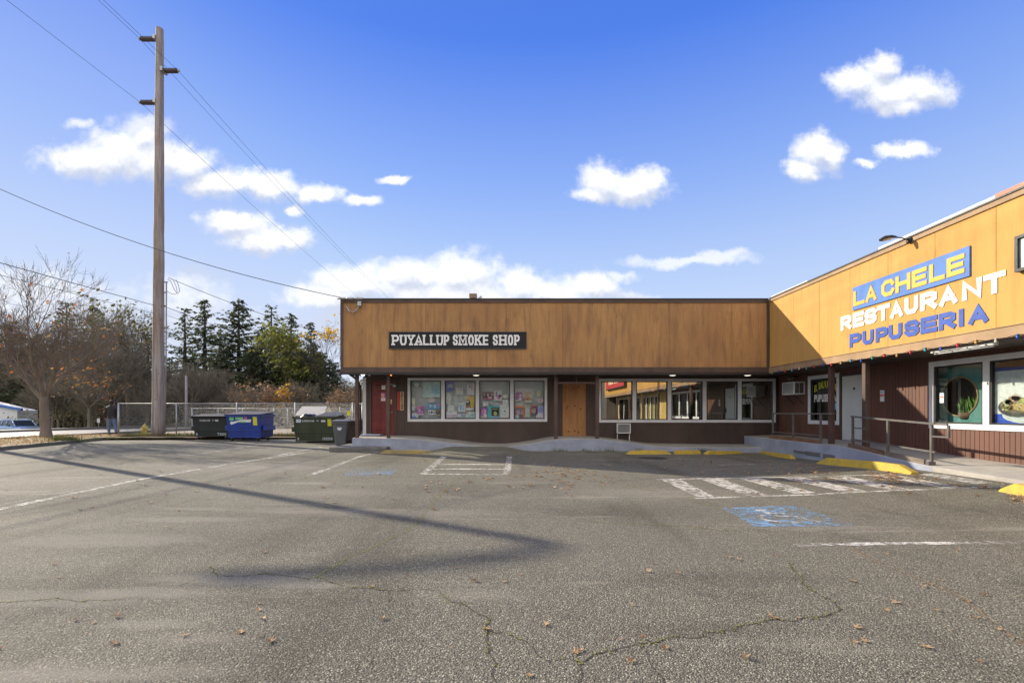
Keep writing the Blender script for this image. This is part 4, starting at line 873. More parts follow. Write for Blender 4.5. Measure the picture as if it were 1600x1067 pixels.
# printed menu panel behind the second big pane: bowls of food on white over a blue wave
pa, pb, pc, pd = panesW[2]; W2 = pb - pa; H2 = pd - pc
mn = empty('menu_poster', (XW + .06, (pa + pb) / 2, pc), 'big white window print with food bowls and blue bands beside the round teal screen', 'poster')
uv2 = lambda x, y: (pb - x * W2, pc + (1 - y) * H2)
mpM = lambda u, v, d: (XW + .07 - d, u, v)
pr = MB(); mats = []
def pcol(c):
    m_ = flat(c)
    if m_ not in mats: mats.append(m_)
    pr.mi = mats.index(m_)
def prect(x0, y0, x1, y1, c, d): pcol(c); a = uv2(x0, y0); b = uv2(x1, y1); pr.box(b[0], a[0], b[1], a[1], d, d + .0006, mpM)
def pdisc(x, y, rx, ry, c, d, n=20, wob=0): pcol(c); pr.prism([uv2(x + rx * math.cos(t) * (1 + wob * math.sin(3 * t + x * 9)), y + ry * math.sin(t) * (1 + wob * math.cos(2 * t + y * 7))) for t in lin(0, 2 * math.pi, n)[:-1]], d, d + .0006, mpM)
prect(0, .17, 1, 1, (.74, .75, .76), 0); prect(0, .12, 1, .17, (.03, .06, .36), .001); prect(0, .83, 1, .998, (.02, .09, .62), .001)
pdisc(.55, .855, .40, .115, (.72, .74, .73), .002); pdisc(.55, .855, .37, .10, (.62, .66, .66), .003)
pdisc(.92, .44, .34, .15, (.70, .73, .70), .002); pdisc(.92, .43, .30, .12, (.50, .56, .46), .003)
pdisc(.40, .73, .32, .15, (.05, .05, .05), .004); pdisc(.40, .70, .29, .12, (.16, .12, .07), .005)
rf = random.Random(5)
for x, y, rx, ry, c in [(.27, .68, .10, .07, (.30, .40, .08)), (.30, .67, .1, .07, (.62, .64, .42)), (.47, .72, .16, .07, (.52, .36, .12)), (.54, .63, .10, .035, (.40, .50, .14)), (.36, .60, .10, .04, (.42, .20, .10)), (.38, .60, .07, .07, (.55, .42, .34)), (.6, .68, .08, .06, (.58, .5, .28)), (.97, .33, .24, .08, (.12, .24, .05)), (.95, .44, .22, .08, (.55, .38, .18)), (.86, .45, .1, .05, (.36, .14, .06)), (1.0, .42, .1, .05, (.62, .52, .36))]: pdisc(min(x, 1 - rx) if x > .8 else x, y, rx, ry, c, .006 + .0004 * int(x * 9), 14, .15)
for i in range(60): x, y = rf.uniform(.16, .62), rf.uniform(.62, .77); pdisc(x, y, rf.uniform(.012, .03), rf.uniform(.008, .02), rf.choice([(.5, .3, .1), (.62, .55, .3), (.3, .12, .05), (.25, .36, .08), (.68, .62, .5)]), .0106, 7, .1)
for i in range(36): x, y = rf.uniform(.74, .98), rf.uniform(.34, .5); pdisc(x, y, rf.uniform(.012, .02), rf.uniform(.008, .02), rf.choice([(.5, .3, .1), (.62, .5, .3), (.3, .12, .05), (.18, .3, .06)]), .0106, 7, .1)
pr.build('print', mats, mn)
mb = MB(); mb.box(pa - .02, pb + .02, pc - .01, pd - H2 * .12, -.03, -.002, mpM); mb.build('backing_board', flat((.6, .6, .58)), mn)
# lettering on the small restaurant window
ws = empty('window_lettering', (XW, 14.9, 1.9), 'yellow and white EL SALVADOR PUPUSERIA lettering on the window beside the white door', 'sign')
mpE = lambda u, v, d: (XW + .028 - d, u, v)
def arc_word(mb, text, u0, u1, v0, h, rise, mp, bold, d0, d1):
    ws_ = [(.4 if c == ' ' else text_faces(c, bold)[2]) for c in text]; gap = .14; tot = sum(ws_) + gap * (len(text) - 1); u = 0
    for c, w in zip(text, ws_):
        t0, t1 = u / tot, (u + w) / tot; tm = (t0 + t1) / 2; lift = rise * (1 - (2 * tm - 1) ** 2)
        if c != ' ': glyph(mb, c, u0 + (u1 - u0) * t0, u0 + (u1 - u0) * t1, v0 + lift, v0 + lift + h, d0, d1, mp, bold)
        u += w + gap
mb = MB(); arc_word(mb, 'EL SALVADOR', 15.46, 14.42, 1.97, .22, .13, mpE, .03, 0, .002); mb.build('yellow_lettering', plain('lemon_vinyl', (.72, .72, .04), .6), ws)
mb = MB(); word(mb, 'PUPUSERIA', 15.46, 14.42, 1.66, 1.90, 0, .002, mpE, .04, .1); mb.build('white_lettering', plain('white_vinyl', (.8, .8, .8), .6), ws)
paper('sticker', 'small blue sticker low in the lettered restaurant window', 14.42, 14.62, 1.42, 1.62, mpE, (.1, .3, .55), [('r', .1, .3, .9, .5, (.3, .5, .7))], 0, None, 'sticker')
paper('notice', 'white red and blue notice stuck on the plank wall beside the post', 12.52, 12.66, 1.62, 1.92, mpW, (.6, .6, .68), [('r', 0, .35, 1, .55, (.6, .15, .15)), ('r', .1, .1, .9, .25, (.3, .3, .5))], .002, None, 'notice')
paper('notice', 'small red and white notice at the left edge of the teal screen glass', 10.83, 10.93, 1.55, 1.78, mpE, (.66, .66, .7), [('r', .1, .3, .9, .5, (.6, .14, .12)), ('r', .1, .05, .9, .2, (.2, .3, .6))], -.002, None, 'notice')

# the painted restaurant sign on the fascia
rs = empty('restaurant_sign', (XWF - .03, 10.4, 3.0), 'large LA CHELE RESTAURANT PUPUSERIA sign on the ochre fascia', 'sign')
q7 = lambda x: F * XWF / (1200 + x * .2811 - 800)
mb = MB(); mb.box(8.91, 11.97, 3.905, 4.48, .004, .03, mpWF); mb.build('board', pm('sign_blue', (.055, .165, .50), .6, .18, 3, (1, 1, .5), fine=.25), rs, bevel=.004)
m_ye = pm('sign_yellow', (.80, .40, .045), .55, .1); m_wh = pm('sign_white_paint', (.80, .78, .74), .55, .06); m_bl = pm('sign_blue_paint', (.016, .07, .36), .55, .2, 4)
def letters(nm, spec, v0, v1, d0, d1, mat, bold):
    mb = MB()
    for ch, a, b in spec: stroke_glyph(mb, ch, q7(a), q7(b), v0, v1, bold, d0, d1, mpWF)
    mb.build(nm, mat, rs)
letters('yellow_lettering', [('L', 483, 546), ('A', 552, 612), ('C', 640, 711), ('H', 719, 802), ('E', 810, 893), ('L', 907, 994), ('E', 1005, 1103)], 4.0, 4.37, .0305, .042, m_ye, .088)
letters('white_lettering', [('R', 407, 466), ('E', 474, 536), ('S', 540, 606), ('T', 608, 680), ('A', 683, 752), ('U', 762, 838), ('R', 850, 941), ('A', 957, 1055), ('N', 1082, 1192), ('T', 1200, 1325)], 3.465, 3.835, .004, .014, m_wh, .102)
letters('blue_lettering', [('P', 456, 520), ('U', 528, 588), ('P', 601, 668), ('U', 674, 747), ('S', 762, 842), ('E', 851, 943), ('R', 952, 1045), ('I', 1064, 1090), ('A', 1118, 1226)], 2.985, 3.325, .004, .014, m_bl, .098)
fs = empty('framed_sign', (XWF - .05, 6.8, 3.7), 'dark framed pale sign cut by the picture edge high on the ochre fascia', 'sign')
mb = MB(); y0, y1, z0, z1 = 5.2, 8.06, 3.72, 4.33
for a in ((y0, y1, z0, z0 + .05), (y0, y1, z1 - .05, z1), (y0, y0 + .05, z0 + .05, z1 - .05), (y1 - .05, y1, z0 + .05, z1 - .05)): mb.box(*a, .004, .09, mpWF)
mb.build('frame', m_black, fs); mb = MB(); mb.box(y0 + .05, y1 - .05, z0 + .05, z1 - .05, .004, .05, mpWF); mb.build('face', pm('sign_face', (.5, .58, .58), .4), fs)
mb = MB(); glyph(mb, 'V', 7.93, 7.62, 3.86, 4.14, .051, .055, mpWF, .05); mb.build('lettering', m_black, fs)
# red boxed sign further along the fascia: only its reflection shows
bs = empty('box_sign', (XWF - .1, -4, 3.1), 'red illuminated box sign on the ochre fascia, mirrored in the shop glass', 'sign')
mb = MB(); mb.box(-7.4, -.5, 3.25, 4.45, .004, .22, mpWF); mb.build('box', m_black, bs)
mb = MB(); mb.box(-7.3, -.6, 3.32, 4.38, .221, .235, mpWF); mb.build('face', plain('box_red', (.55, .04, .04), .4), bs)
mb = MB()
for k, (a, b) in enumerate(((-1.9, -2.5), (-2.6, -3.2), (-3.3, -3.9), (-4.3, -4.9), (-5.0, -5.6), (-5.7, -6.1))): mb.box(b, a, 3.65, 4.25, .236, .24, mpWF)
mb.build('lettering', plain('box_cream', (.75, .66, .4), .5), bs)

nb_ = empty('neighbour_building', (9, -20, 0), 'dark brown block past the end of the wing, mirrored in the shop glass', 'building')
mb = MB(); mb.box(8.9, 22, -34, -9.3, 0, 6.2); mb.build('wall', pm('dark_brick', (.09, .075, .07), .8, .3, 6), nb_)
for y in (-13, -19, -25, -31):
    mb = MB(); mb.box(8.86, 8.895, y - 1.8, y + 1.8, 1.0, 3.2); mb.build('window', pm('teal_glass_%d' % -y, (.10, .15, .16), .2), nb_)
ob_ = empty('reflection_block', (-30, -46, 0), 'long dark block added out of view across the lot to darken the shop window reflections', 'building')  # invented block behind the camera, keeps the shop glass reflections dark and even
mb = MB(); mb.box(-75, 6, -58, -46, 0, 7.6); mb.build('wall', pm('grey_block', (.16, .16, .155), .8, .2, 1), ob_)
for x in range(-70, 4, 9): mb = MB(); mb.box(x, x + 5, -46.0, -45.95, 1, 3); mb.build('window', m_sash, ob_)
# floodlight arm on the top edge
fl = empty('floodlight', (XWF, 10.9, 5.05), 'black gooseneck floodlight arched over the top edge of the ochre fascia', 'light')
yb = q7(795)
mb = MB(); mb.lathe((XWF - .03, yb, 5.07), [(.075, 0), (.075, .02), (.045, .04)], 14, (-1, 0, 0)); mb.build('base_plate', m_black, fl)
mb = MB(); arm = [(XWF - .06, yb, 5.07), (XWF - .14, yb + .05, 5.13), (XWF - .26, yb + .1, 5.17)]; mb.tube(arm, .014, 7); mb.build('arm', m_black, fl)
mb = MB(); hd = [(XWF - .24, yb + .1, 5.175), (XWF - .32, yb + .12, 5.19), (XWF - .44, yb + .15, 5.175), (XWF - .54, yb + .18, 5.13)]; mb.tube(hd, [.02, .035, .045, .03], 10); mb.build('lamp_head', m_black, fl)
mb = MB(); mb.tube([(XWF - .34, yb + .125, 5.15), (XWF - .50, yb + .165, 5.125)], .028, 8); mb.build('lens', pm('lens_amber', (.55, .38, .2), .4), fl)
# coloured bulbs strung along the eave
sl = empty('string_lights', (XWF - .06, 12, 2.6), 'string of coloured bulbs sagging along the eave of the restaurant', 'string lights')
bc = {'r': (.55, .02, .04), 'b': (.03, .1, .5), 'g': (.03, .3, .22), 'y': (.6, .35, .12), 'w': (.6, .58, .5), 't': (.05, .35, .45)}
bm_ = {k: plain('bulb_' + k, v, .25) for k, v in bc.items()}
pts = []; ys_ = [15.6 - i * .36 for i in range(32)]; seq = 'gbrtwgrbrytbgryrtbrywbrgtrybrtgb'
for i, y in enumerate(ys_):
    pts.append((XWF - .055, y, 2.66 + .018 * math.sin(i * 2.1))); pts.append((XWF - .055, y - .18, 2.635))
mb = MB(); mb.tube(pts, .006, 4); mb.build('cable', m_black, sl)
for i, y in enumerate(ys_):
    mb = MB(); c = Vector((XWF - .058, y, 2.615 + .018 * math.sin(i * 2.1))); mb.ball(c, (.021, .021, .032), 7, 5); mb.lathe(c + Vector((0, 0, .026)), [(.014, 0), (.014, .03)], 6); mb.build('bulb', bm_[seq[i % len(seq)]], sl)
ft = empty('strip_light', (XWF + .1, 10, 2.6), 'white strip light under the restaurant eave above the big windows', 'light')
mb = MB(); mb.box(XWF + .06, XWF + .16, 8.55, 9.85, 2.56, 2.618); mb.build('housing', m_whitemetal, ft, bevel=.01)
mb = MB(); mb.tube([(XWF + .11, 8.6, 2.545), (XWF + .11, 9.8, 2.545)], .016, 8); mb.build('tube', m_white, ft)
# window air conditioner through the wing wall
ac = empty('air_conditioner', (XW, 16.2, 1.92), 'white air conditioner sticking out of the brown wall in the inner corner', 'air conditioner')
x0, x1, y0, y1, z0, z1 = 9.48, 9.88, 15.9, 16.62, 1.93, 2.36
mb = MB(); mb.box(x0 + .02, x1, y0 + .02, y1, z0, z1); mb.build('case', m_whitemetal, ac, bevel=.01)
mb = MB()
for k in range(11): z = z0 + .05 + k * .031; mb.hexa([(x0 + .005, y0 + .06, z), (x0 + .005, y1 - .06, z), (x0 + .005, y0 + .06, z + .012), (x0 + .005, y1 - .06, z + .012), (x0 + .025, y0 + .06, z + .01), (x0 + .025, y1 - .06, z + .01), (x0 + .025, y0 + .06, z + .022), (x0 + .025, y1 - .06, z + .022)])
mb.build('louvre', m_white, ac)
mb = MB(); mb.box(x0 + .018, x0 + .0195, y0 + .06, y1 - .06, z0 + .04, z1 - .04); mb.build('louvre_backing', m_sash, ac)
mb = MB(); mb.box(x0 + .06, x0 + .19, y0 + .012, y0 + .0195, z0 + .04, z1 - .04); mb.box(x0 + .21, x0 + .34, y0 + .012, y0 + .0195, z0 + .04, z1 - .04); mb.build('grille', pm('ac_grille', (.10, .08, .075), .6), ac)
mb = MB(); mb.tube([(x0 + .1, 16.0, z0 - .01), (x1 - .02, 16.0, z0 - .35)], .014, 5); mb.tube([(x0 + .1, 16.5, z0 - .01), (x1 - .02, 16.5, z0 - .35)], .014, 5); mb.build('bracket', m_black, ac)
# wall vent on legs under the five-pane window
wv = empty('window_vent', (S(972), YW - .2, .4), 'small white framed vent box on legs under the five-pane window', 'vent')
a, b, z1, z0 = S(961.5), S(982.5), CAMZ + (HY - 661) * .02371, CAMZ + (HY - 676.5) * .02371
mb = MB(); mb.box(a, b, z0, z0 + .035, .12, .3, mpS); mb.box(a, b, z1 - .035, z1, .12, .3, mpS); mb.box(a, a + .035, z0 + .035, z1 - .035, .12, .3, mpS); mb.box(b - .035, b, z0 + .035, z1 - .035, .12, .3, mpS); mb.build('frame', m_whitemetal, wv, bevel=.006)
mb = MB(); mb.box(a + .03, b - .03, z0 + .03, z1 - .03, .0, .27, mpS); mb.build('grille', pm('vent_grey', (.2, .2, .22), .6), wv)
for x in (962.5, 981): c = S(x); zt = z0; zb_ = zsm(c) + .02; mb = MB(); mb.tube([mpS(c + .02, zt, .2), mpS(c, (zt + zb_) / 2, .22), mpS(c, zb_, .24)], .018, 6); mb.build('leg', m_whitemetal, wv)
# soffit lights
m_lit = plain('lamp_glow', (1., .93, .78), .4, 0, .55)
proto = None
for i, (x, lab) in enumerate(((744, 'round soffit light over the poster-filled shop window'), (1051, 'round soffit light over the middle of the five-pane window'), (1168, 'round soffit light over the right end of the five-pane window'))):
    c = (x - 800) * 16.9 / F
    if proto is None:
        proto = empty('soffit_light', (c, 16.9, 2.655), lab, 'light', 'lights under the shop eave'); mb = MB(); mb.lathe((c, 16.9, 2.62), [(.02, 0), (.09, .012), (.11, .03)], 16); mb.build('lens', m_lit, proto); mb = MB(); mb.lathe((c, 16.9, 2.65), [(.13, 0), (.13, .012)], 16); mb.build('rim', m_white, proto); o = proto
    else: o = copy_tree(proto); o.location.x = c; o['label'] = lab
sc_ = empty('security_light', (-5.5, 16.8, 2.5), 'white bulb security light at the eave above the downspout', 'light')
c = P(567, 584.5, 16.7); mb = MB(); mb.ball(c, .075, 10, 8); mb.build('bulb', plain('bulb_cool', (.85, .93, 1.), .3, 0, 1.3), sc_); mb = MB(); mb.tube([c + Vector((.03, .02, 0)), c + Vector((.16, .05, .03)), c + Vector((.22, .1, -.06))], .03, 7); mb.tube([c + Vector((.1, .03, .02)), c + Vector((.1, .03, .14))], .02, 6); mb.build('bracket', m_white, sc_)
po = empty('porch_bulb', (-4.1, 16.4, 2.6), 'tiny orange bulb beside the second brown post at the shop door', 'light')
c = P(611, 585.5, 16.3); mb = MB(); mb.ball(c, (.03, .03, .045), 8, 6); mb.build('bulb', plain('bulb_orange', (.9, .35, .08), .4, 0, .8), po); mb = MB(); mb.lathe(c + Vector((0, 0, .04)), [(.025, 0), (.025, .05)], 8); mb.build('socket', m_black, po)
sf = empty('spot_light', (9.7, 15.9, 2.5), 'small twin spot light under the eave above the air conditioner', 'light')
mb = MB()
for dy in (0, .18): mb.lathe((9.75, 16.35 + dy, 2.52), [(.025, 0), (.045, .09)], 9, (-1, -.3, -.5))
mb.build('lamp_head', m_soffit if False else pm('spot_grey', (.2, .18, .16), .5), sf); mb = MB(); mb.box(9.74, 9.86, 16.32, 16.56, 2.53, 2.58); mb.build('bracket', m_black, sf)
# service entry on the fascia corner, roof vent, small junction
se = empty('service_head', (-5.6, 15.85, 4.6), 'grey cable clamps and looped conduit at the top corner of the shop fascia', 'cable fitting')
c = lambda x, y: P(x, y, 15.83)
mb = MB(); mb.tube([c(541, 478), c(545, 485), c(551, 488), c(557, 485), c(561, 478), c(562, 472)], .018, 6); mb.build('conduit', m_steel, se)
mb = MB(); p = c(562.5, 475); mb.box(p.x - .06, p.x + .06, 15.74, 15.86, p.z - .08, p.z + .08); mb.build('junction_box', m_steel, se, bevel=.01)
for x in (534, 547, 561): p = P(x, 466.3, 15.7); mb = MB(); mb.tube([(p.x - .14, p.y, p.z), (p.x + .12, p.y, p.z)], .035, 8); mb.build('clamp', m_steel, se)
rv = empty('roof_vent', ((740 - 800) * 19 / F, 19, 4.7), 'small brown box vent on the shop roof above the signboard', 'vent')
pz = CAMZ + (HY - 459.5) * 19 / F
mb = MB(); mb.box((733.5 - 800) * 19 / F, (745 - 800) * 19 / F, 18.9, 19.2, pz - .16, pz); mb.box(-1.6, -1.5, 19, 19.1, 4.7, pz - .16); mb.build('hood', pm('vent_brown', (.2, .14, .09), .6), rv); mb = MB(); mb.tube([(-1.3, 19, 4.7), (-1.3, 19, pz - .16), (-1.22, 19, pz - .1)], .05, 7); mb.build('pipe', m_steel, rv)

# ------------------------------------------------------------------ railings on the restaurant walkway
def railing(root, yA, yB, posts, top, low, mid=None):
    zt = lambda y: interp(y, top); zl = lambda y: interp(y, low); X = 8.66
    for y in posts: mb = MB(); mb.box(X - .022, X + .022, y - .022, y + .022, zwm(y) - .02, zt(y) + .0); mb.build('post', m_rail, root)
    mb = MB(); mb.hexa([(X - .028, yA, zt(yA)), (X + .028, yA, zt(yA)), (X - .028, yA, zt(yA) + .04), (X + .028, yA, zt(yA) + .04), (X - .028, yB, zt(yB)), (X + .028, yB, zt(yB)), (X - .028, yB, zt(yB) + .04), (X + .028, yB, zt(yB) + .04)]); mb.build('handrail', m_rail, root)
    mb = MB(); mb.hexa([(X - .018, yA, zl(yA)), (X + .018, yA, zl(yA)), (X - .018, yA, zl(yA) + .035), (X + .018, yA, zl(yA) + .035), (X - .018, yB, zl(yB)), (X + .018, yB, zl(yB)), (X - .018, yB, zl(yB) + .035), (X + .018, yB, zl(yB) + .035)]); mb.build('lower_rail', m_rail, root)
r1 = empty('railing', (8.66, 14.5, .45), 'dark iron railing in shade on the landing under the air conditioner', 'railing', 'railings along the restaurant walkway')
railing(r1, 15.7, 13.2, (15.68, 14.55, 13.25), [(0, 1.27), (20, 1.27)], [(0, .66), (20, .66)])
mb = MB(); mb.tube([(8.66, 13.3, 1.29), (8.75, 13.0, 1.29), (8.9, 12.95, 1.29)], .02, 6); mb.build('return_bar', m_rail, r1)
r2_ = empty('railing', (8.66, 10.9, .35), 'sunlit iron railing sloping down the ramp with a square loop at its foot', 'railing', 'railings along the restaurant walkway')
railing(r2_, 12.05, 9.66, (12.0, 10.88, 9.75), [(9.6, 1.075), (12.1, 1.21)], [(9.6, .50), (12.1, .635)])
mb = MB(); X = 8.66
for a in ((9.35, 9.39, .86, 1.075), (9.35, 9.74, .825, .858), (9.39, 9.66, 1.075, 1.11)): mb.box(X - .02, X + .02, a[0], a[1], a[2], a[3])
mb.build('end_loop', m_rail, r2_); mb = MB(); mb.box(X - .017, X + .017, 11.6, 12.0, .92, .95); mb.build('middle_rail', m_rail, r2_); mb = MB(); mb.box(8.58, 8.72, 9.72, 9.8, .2, .32); mb.build('foot_block', m_rail, r2_)
def toe(name, label, y0, y1, h, mat, grp='timber kickboards on the walkway edge'):
    mb = MB(); X = 8.59
    mb.hexa([(X, y0, zwm(y0) + .003), (X + .045, y0, zwm(y0) + .003), (X, y0, zwm(y0) + h), (X + .045, y0, zwm(y0) + h), (X, y1, zwm(y1) + .003), (X + .045, y1, zwm(y1) + .003), (X, y1, zwm(y1) + h), (X + .045, y1, zwm(y1) + h)])
    tag(mb.build(name, mat, bevel=.005), label, 'kickboard', grp)
m_wood1 = pm('brown_timber', (.20, .10, .055), .7, .3, 2, (4, 1, 4)); m_wood2 = pm('weathered_timber', (.24, .20, .16), .8, .3, 2, (4, 1, 4), col2=(.13, .10, .08))
toe('kickboard', 'reddish timber kickboard under the far half of the shaded railing', 15.8, 14.5, .10, m_wood1); toe('kickboard', 'brown timber kickboard under the near half of the shaded railing', 14.47, 13.28, .10, m_wood1)
toe('kickboard', 'dark brown timber kickboard at the top of the sloping railing', 12.08, 10.95, .11, pm('dark_timber', (.15, .09, .06), .75, .3, 2, (4, 1, 4))); toe('kickboard', 'grey weathered kickboard at the foot of the sloping railing', 10.9, 9.85, .10, m_wood2)

# ------------------------------------------------------------------ wheel stops
def wheel_stop(pa, pb, label, mat, h=.12, w=.17, slope=.16):
    a, b = G(*pa), G(*pb); d = (b - a); d.z = 0; L_ = d.length; d.normalize(); n = Vector((-d.y, d.x, 0)); mb = MB(); rings = []
    for s, k in ((0, .25), (slope, 1), (L_ * .35, 1), (L_ * .65, 1), (L_ - slope, 1), (L_, .25)):
        p = a + d * s; z = gz(p.x, p.y); hh = h * k * rng.uniform(.96, 1.03)
        rings.append(mb.addv([p - n * w / 2 + Vector((0, 0, z - p.z - .01)), p - n * w * .3 + Vector((0, 0, z - p.z + hh)), p + n * w * .3 + Vector((0, 0, z - p.z + hh)), p + n * w / 2 + Vector((0, 0, z - p.z - .01))]))
    for r0, r1_ in zip(rings, rings[1:]):
        for k in range(3): mb.addf((r0 + k, r0 + k + 1, r1_ + k + 1, r1_ + k))
    mb.addf([rings[0] + k for k in range(4)]); mb.addf([rings[-1] + k for k in range(4)])
    return tag(mb.build('wheel_stop', mat, bevel=.012), label, 'wheel stop', 'yellow concrete wheel stops')
wheel_stop((595, 708.2), (678, 708.8), 'faded mossy yellow wheel stop in front of the shop entrance step', m_yellow_old, .11)
wheel_stop((979, 709.5), (1047, 709), 'bright yellow wheel stop below the framed vent, sloped left end', m_yellow)
wheel_stop((1054.5, 709.2), (1093, 709), 'short yellow wheel stop butted between two longer ones', m_yellow, slope=.02)
wheel_stop((1101, 709.5), (1160, 709.5), 'yellow wheel stop with sloped right end near the inner corner', m_yellow, slope=.2)
wheel_stop((1186, 708.5), (1240, 717), 'angled yellow wheel stop at the inner corner of the lot', m_yellow)
wheel_stop((1281, 724), (1430, 741), 'long thick yellow wheel stop beside the ramp railing', m_yellow, .16, .22, .3)
wheel_stop((1570, 767), (1680, 788), 'yellow wheel stop cut by the right picture edge', m_yellow, .15, .22, .22)
mh = MB(); g = G(1020, 715.5); mh.lathe((g.x, g.y, g.z + .003), [(.42, 0), (.42, .004)], 20); tag(mh.build('manhole_cover', pm('cast_iron', (.03, .03, .032), .6), bevel=0), 'dark round manhole cover in the shaded asphalt before the wheel stops', 'manhole cover')
# ------------------------------------------------------------------ dumpsters and bins
def dumpster(label, cx, cy, w, d, h, mat, rz, casters, text, number, stickers, lid, lipped=True):
    t = empty('dumpster', (cx, cy, 0), label, 'dumpster', 'dumpsters along the back of the lot')
    z0 = .16 if casters else .06; O = Vector((cx, cy, 0)); ca, sa = math.cos(rz), math.sin(rz)
    T = lambda x, y, z: (cx + x * ca - y * sa, cy + x * sa + y * ca, z)
    mpD = lambda u, v, dd: T(u, -dd, v)
    wb, wt = w * .46, w * .5; fb, ft_ = d * .40, d * .5                        # front leans out to the top
    mb = MB(); q = mb.addv([T(-wb, -fb, z0), T(wb, -fb, z0), T(wb, d / 2, z0), T(-wb, d / 2, z0), T(-wt, -ft_, h), T(wt, -ft_, h), T(wt, d / 2, h * 1.06), T(-wt, d / 2, h * 1.06), T(-wt + .03, -ft_ + .03, h), T(wt - .03, -ft_ + .03, h), T(wt - .03, d / 2 - .03, h * 1.06), T(-wt + .03, d / 2 - .03, h * 1.06), T(-wb + .03, -fb + .03, z0 + .2), T(wb - .03, -fb + .03, z0 + .2), T(wb - .03, d / 2 - .03, z0 + .2), T(-wb + .03, d / 2 - .03, z0 + .2)])
    for a in ((0, 1, 2, 3), (0, 1, 5, 4), (1, 2, 6, 5), (2, 3, 7, 6), (3, 0, 4, 7), (4, 5, 9, 8), (5, 6, 10, 9), (6, 7, 11, 10), (7, 4, 8, 11), (8, 9, 13, 12), (9, 10, 14, 13), (10, 11, 15, 14), (11, 8, 12, 15), (12, 13, 14, 15)): mb.addf([q + i for i in a])
    fy = lambda z: fb + (ft_ - fb) * (z - z0) / (h - z0) + .003
    fx = lambda z: wb + (wt - wb) * (z - z0) / (h - z0)
    body = mb.build('body', mat, t, bevel=.01)
    mb = MB(); mb.box(-wt - .03, wt + .03, h - .05, h + .012, ft_ - .02, ft_ + .05, mpD); mb.box(-fx(h * .55) - .005, fx(h * .55) + .005, h * .40, h * .43, fy(h * .42) - .01, fy(h * .42) + .018, mpD); mb.box(-wb - .02, wb + .02, z0, z0 + .05, fb - .02, fb + .03, mpD)
    for s in (-1, 1): mb.box(s * wt - .04, s * wt + .04, h - .06, h + .03, -d / 2, ft_, mpD)
    mb.build('rim', mat, t, bevel=.006)
    for s in (-1, 1):
        mb = MB(); x = s * (wt + .07); mb.box(min(x - .07, x + .07), max(x - .07, x + .07), h * .42, h * .60, -d * .38, d * .36, mpD); mb.build('fork_pocket', mat, t, bevel=.01)
    if casters:
        for sx in (-1, 1):
            for sy in (-1, 1):
                c = T(sx * (wb - .14), sy * d * .36, .075); mb = MB(); ax = Vector((ca, sa, 0)); mb.lathe(Vector(c) - ax * .03, [(.05, 0), (.075, .012), (.075, .05), (.05, .06)], 12, ax); wv_ = mb.build('caster', m_rubber, t)
                mb = MB(); mb.box(c[0] - .05, c[0] + .05, c[1] - .05, c[1] + .05, .145, z0 + .005); mb.tube([(c[0], c[1], .15), (c[0], c[1], .075)], .02, 5); mb.build('bracket', m_steel, wv_)
    if lid == 'closed':
        mb = MB()
        for a, b in ((-wt - .05, -.01), (.01, wt + .05)): mb.hexa([T(a, -ft_ - .07, h + .02), T(b, -ft_ - .07, h + .02), T(a, -ft_ - .07, h + .055), T(b, -ft_ - .07, h + .055), T(a, d / 2 + .03, h * 1.06 + .06), T(b, d / 2 + .03, h * 1.06 + .06), T(a, d / 2 + .03, h * 1.06 + .11), T(b, d / 2 + .03, h * 1.06 + .11)])
        l = mb.build('lid', pm('lid_%s' % label[:8], (.03, .035, .06), .6), t, bevel=.012)
        mb = MB(); rl = random.Random(4)
        for i in range(70):
            a, b = rl.uniform(-wt, wt), rl.uniform(-ft_, d / 2); z = h + .06 + (b + ft_) / (ft_ + d / 2) * (h * .06 + .055); r = rl.uniform(.015, .04); mb.face([T(a + r * math.cos(k), b + r * math.sin(k), z + .008 * rl.random()) for k in (0, 1.3, 2.7, 4, 5.2)])
        tag(mb.build('fallen_leaves', leaf_mat('leaf_litter_a', [(.35, .22, .1), (.5, .4, .25)]), fix=False), 'fallen leaves lying on the blue dumpster lid', 'leaves', None, 'stuff')
    elif lid == 'half':
        mb = MB(); zf, zb_ = h + .03, h * 1.06 + .13
        mb.hexa([T(.02, -ft_ - .06, zf), T(wt + .05, -ft_ - .06, zf), T(.02, -ft_ - .06, zf + .025), T(wt + .05, -ft_ - .06, zf + .025), T(.02, d / 2, zb_), T(wt + .05, d / 2, zb_), T(.02, d / 2, zb_ + .025), T(wt + .05, d / 2, zb_ + .025)])
        for k in range(6): x = .1 + k * (wt - .1) / 6; mb.hexa([T(x, -ft_ - .03, zf + .026), T(x + .07, -ft_ - .03, zf + .026), T(x, -ft_ - .03, zf + .05), T(x + .07, -ft_ - .03, zf + .05), T(x, d / 2 - .03, zb_ + .026), T(x + .07, d / 2 - .03, zb_ + .026), T(x, d / 2 - .03, zb_ + .05), T(x + .07, d / 2 - .03, zb_ + .05)])
        mb.build('lid', pm('ribbed_lid', (.17, .17, .18), .5), t)
        mb = MB(); mb.hexa([T(-wt, d / 2 + .03, h * 1.06), T(-.03, d / 2 + .03, h * 1.06), T(-wt, d / 2 + .16, h * .45), T(-.03, d / 2 + .16, h * .45), T(-wt, d / 2 + .055, h * 1.06), T(-.03, d / 2 + .055, h * 1.06), T(-wt, d / 2 + .185, h * .45), T(-.03, d / 2 + .185, h * .45)]); mb.build('lid', m_black, t)
        mb = MB(); rl = random.Random(9)
        for i in range(6): mb.ball(T(rl.uniform(-wt + .25, -.15), rl.uniform(-.2, .3), h - .03), (rl.uniform(.15, .25), .2, rl.uniform(.12, .2)), 9, 6)
        tag(mb.build('rubbish_bags', pm('bag_black', (.012, .012, .013), .35)), 'black rubbish bags heaped in the open green dumpster', 'rubbish', None, 'stuff')
    else:
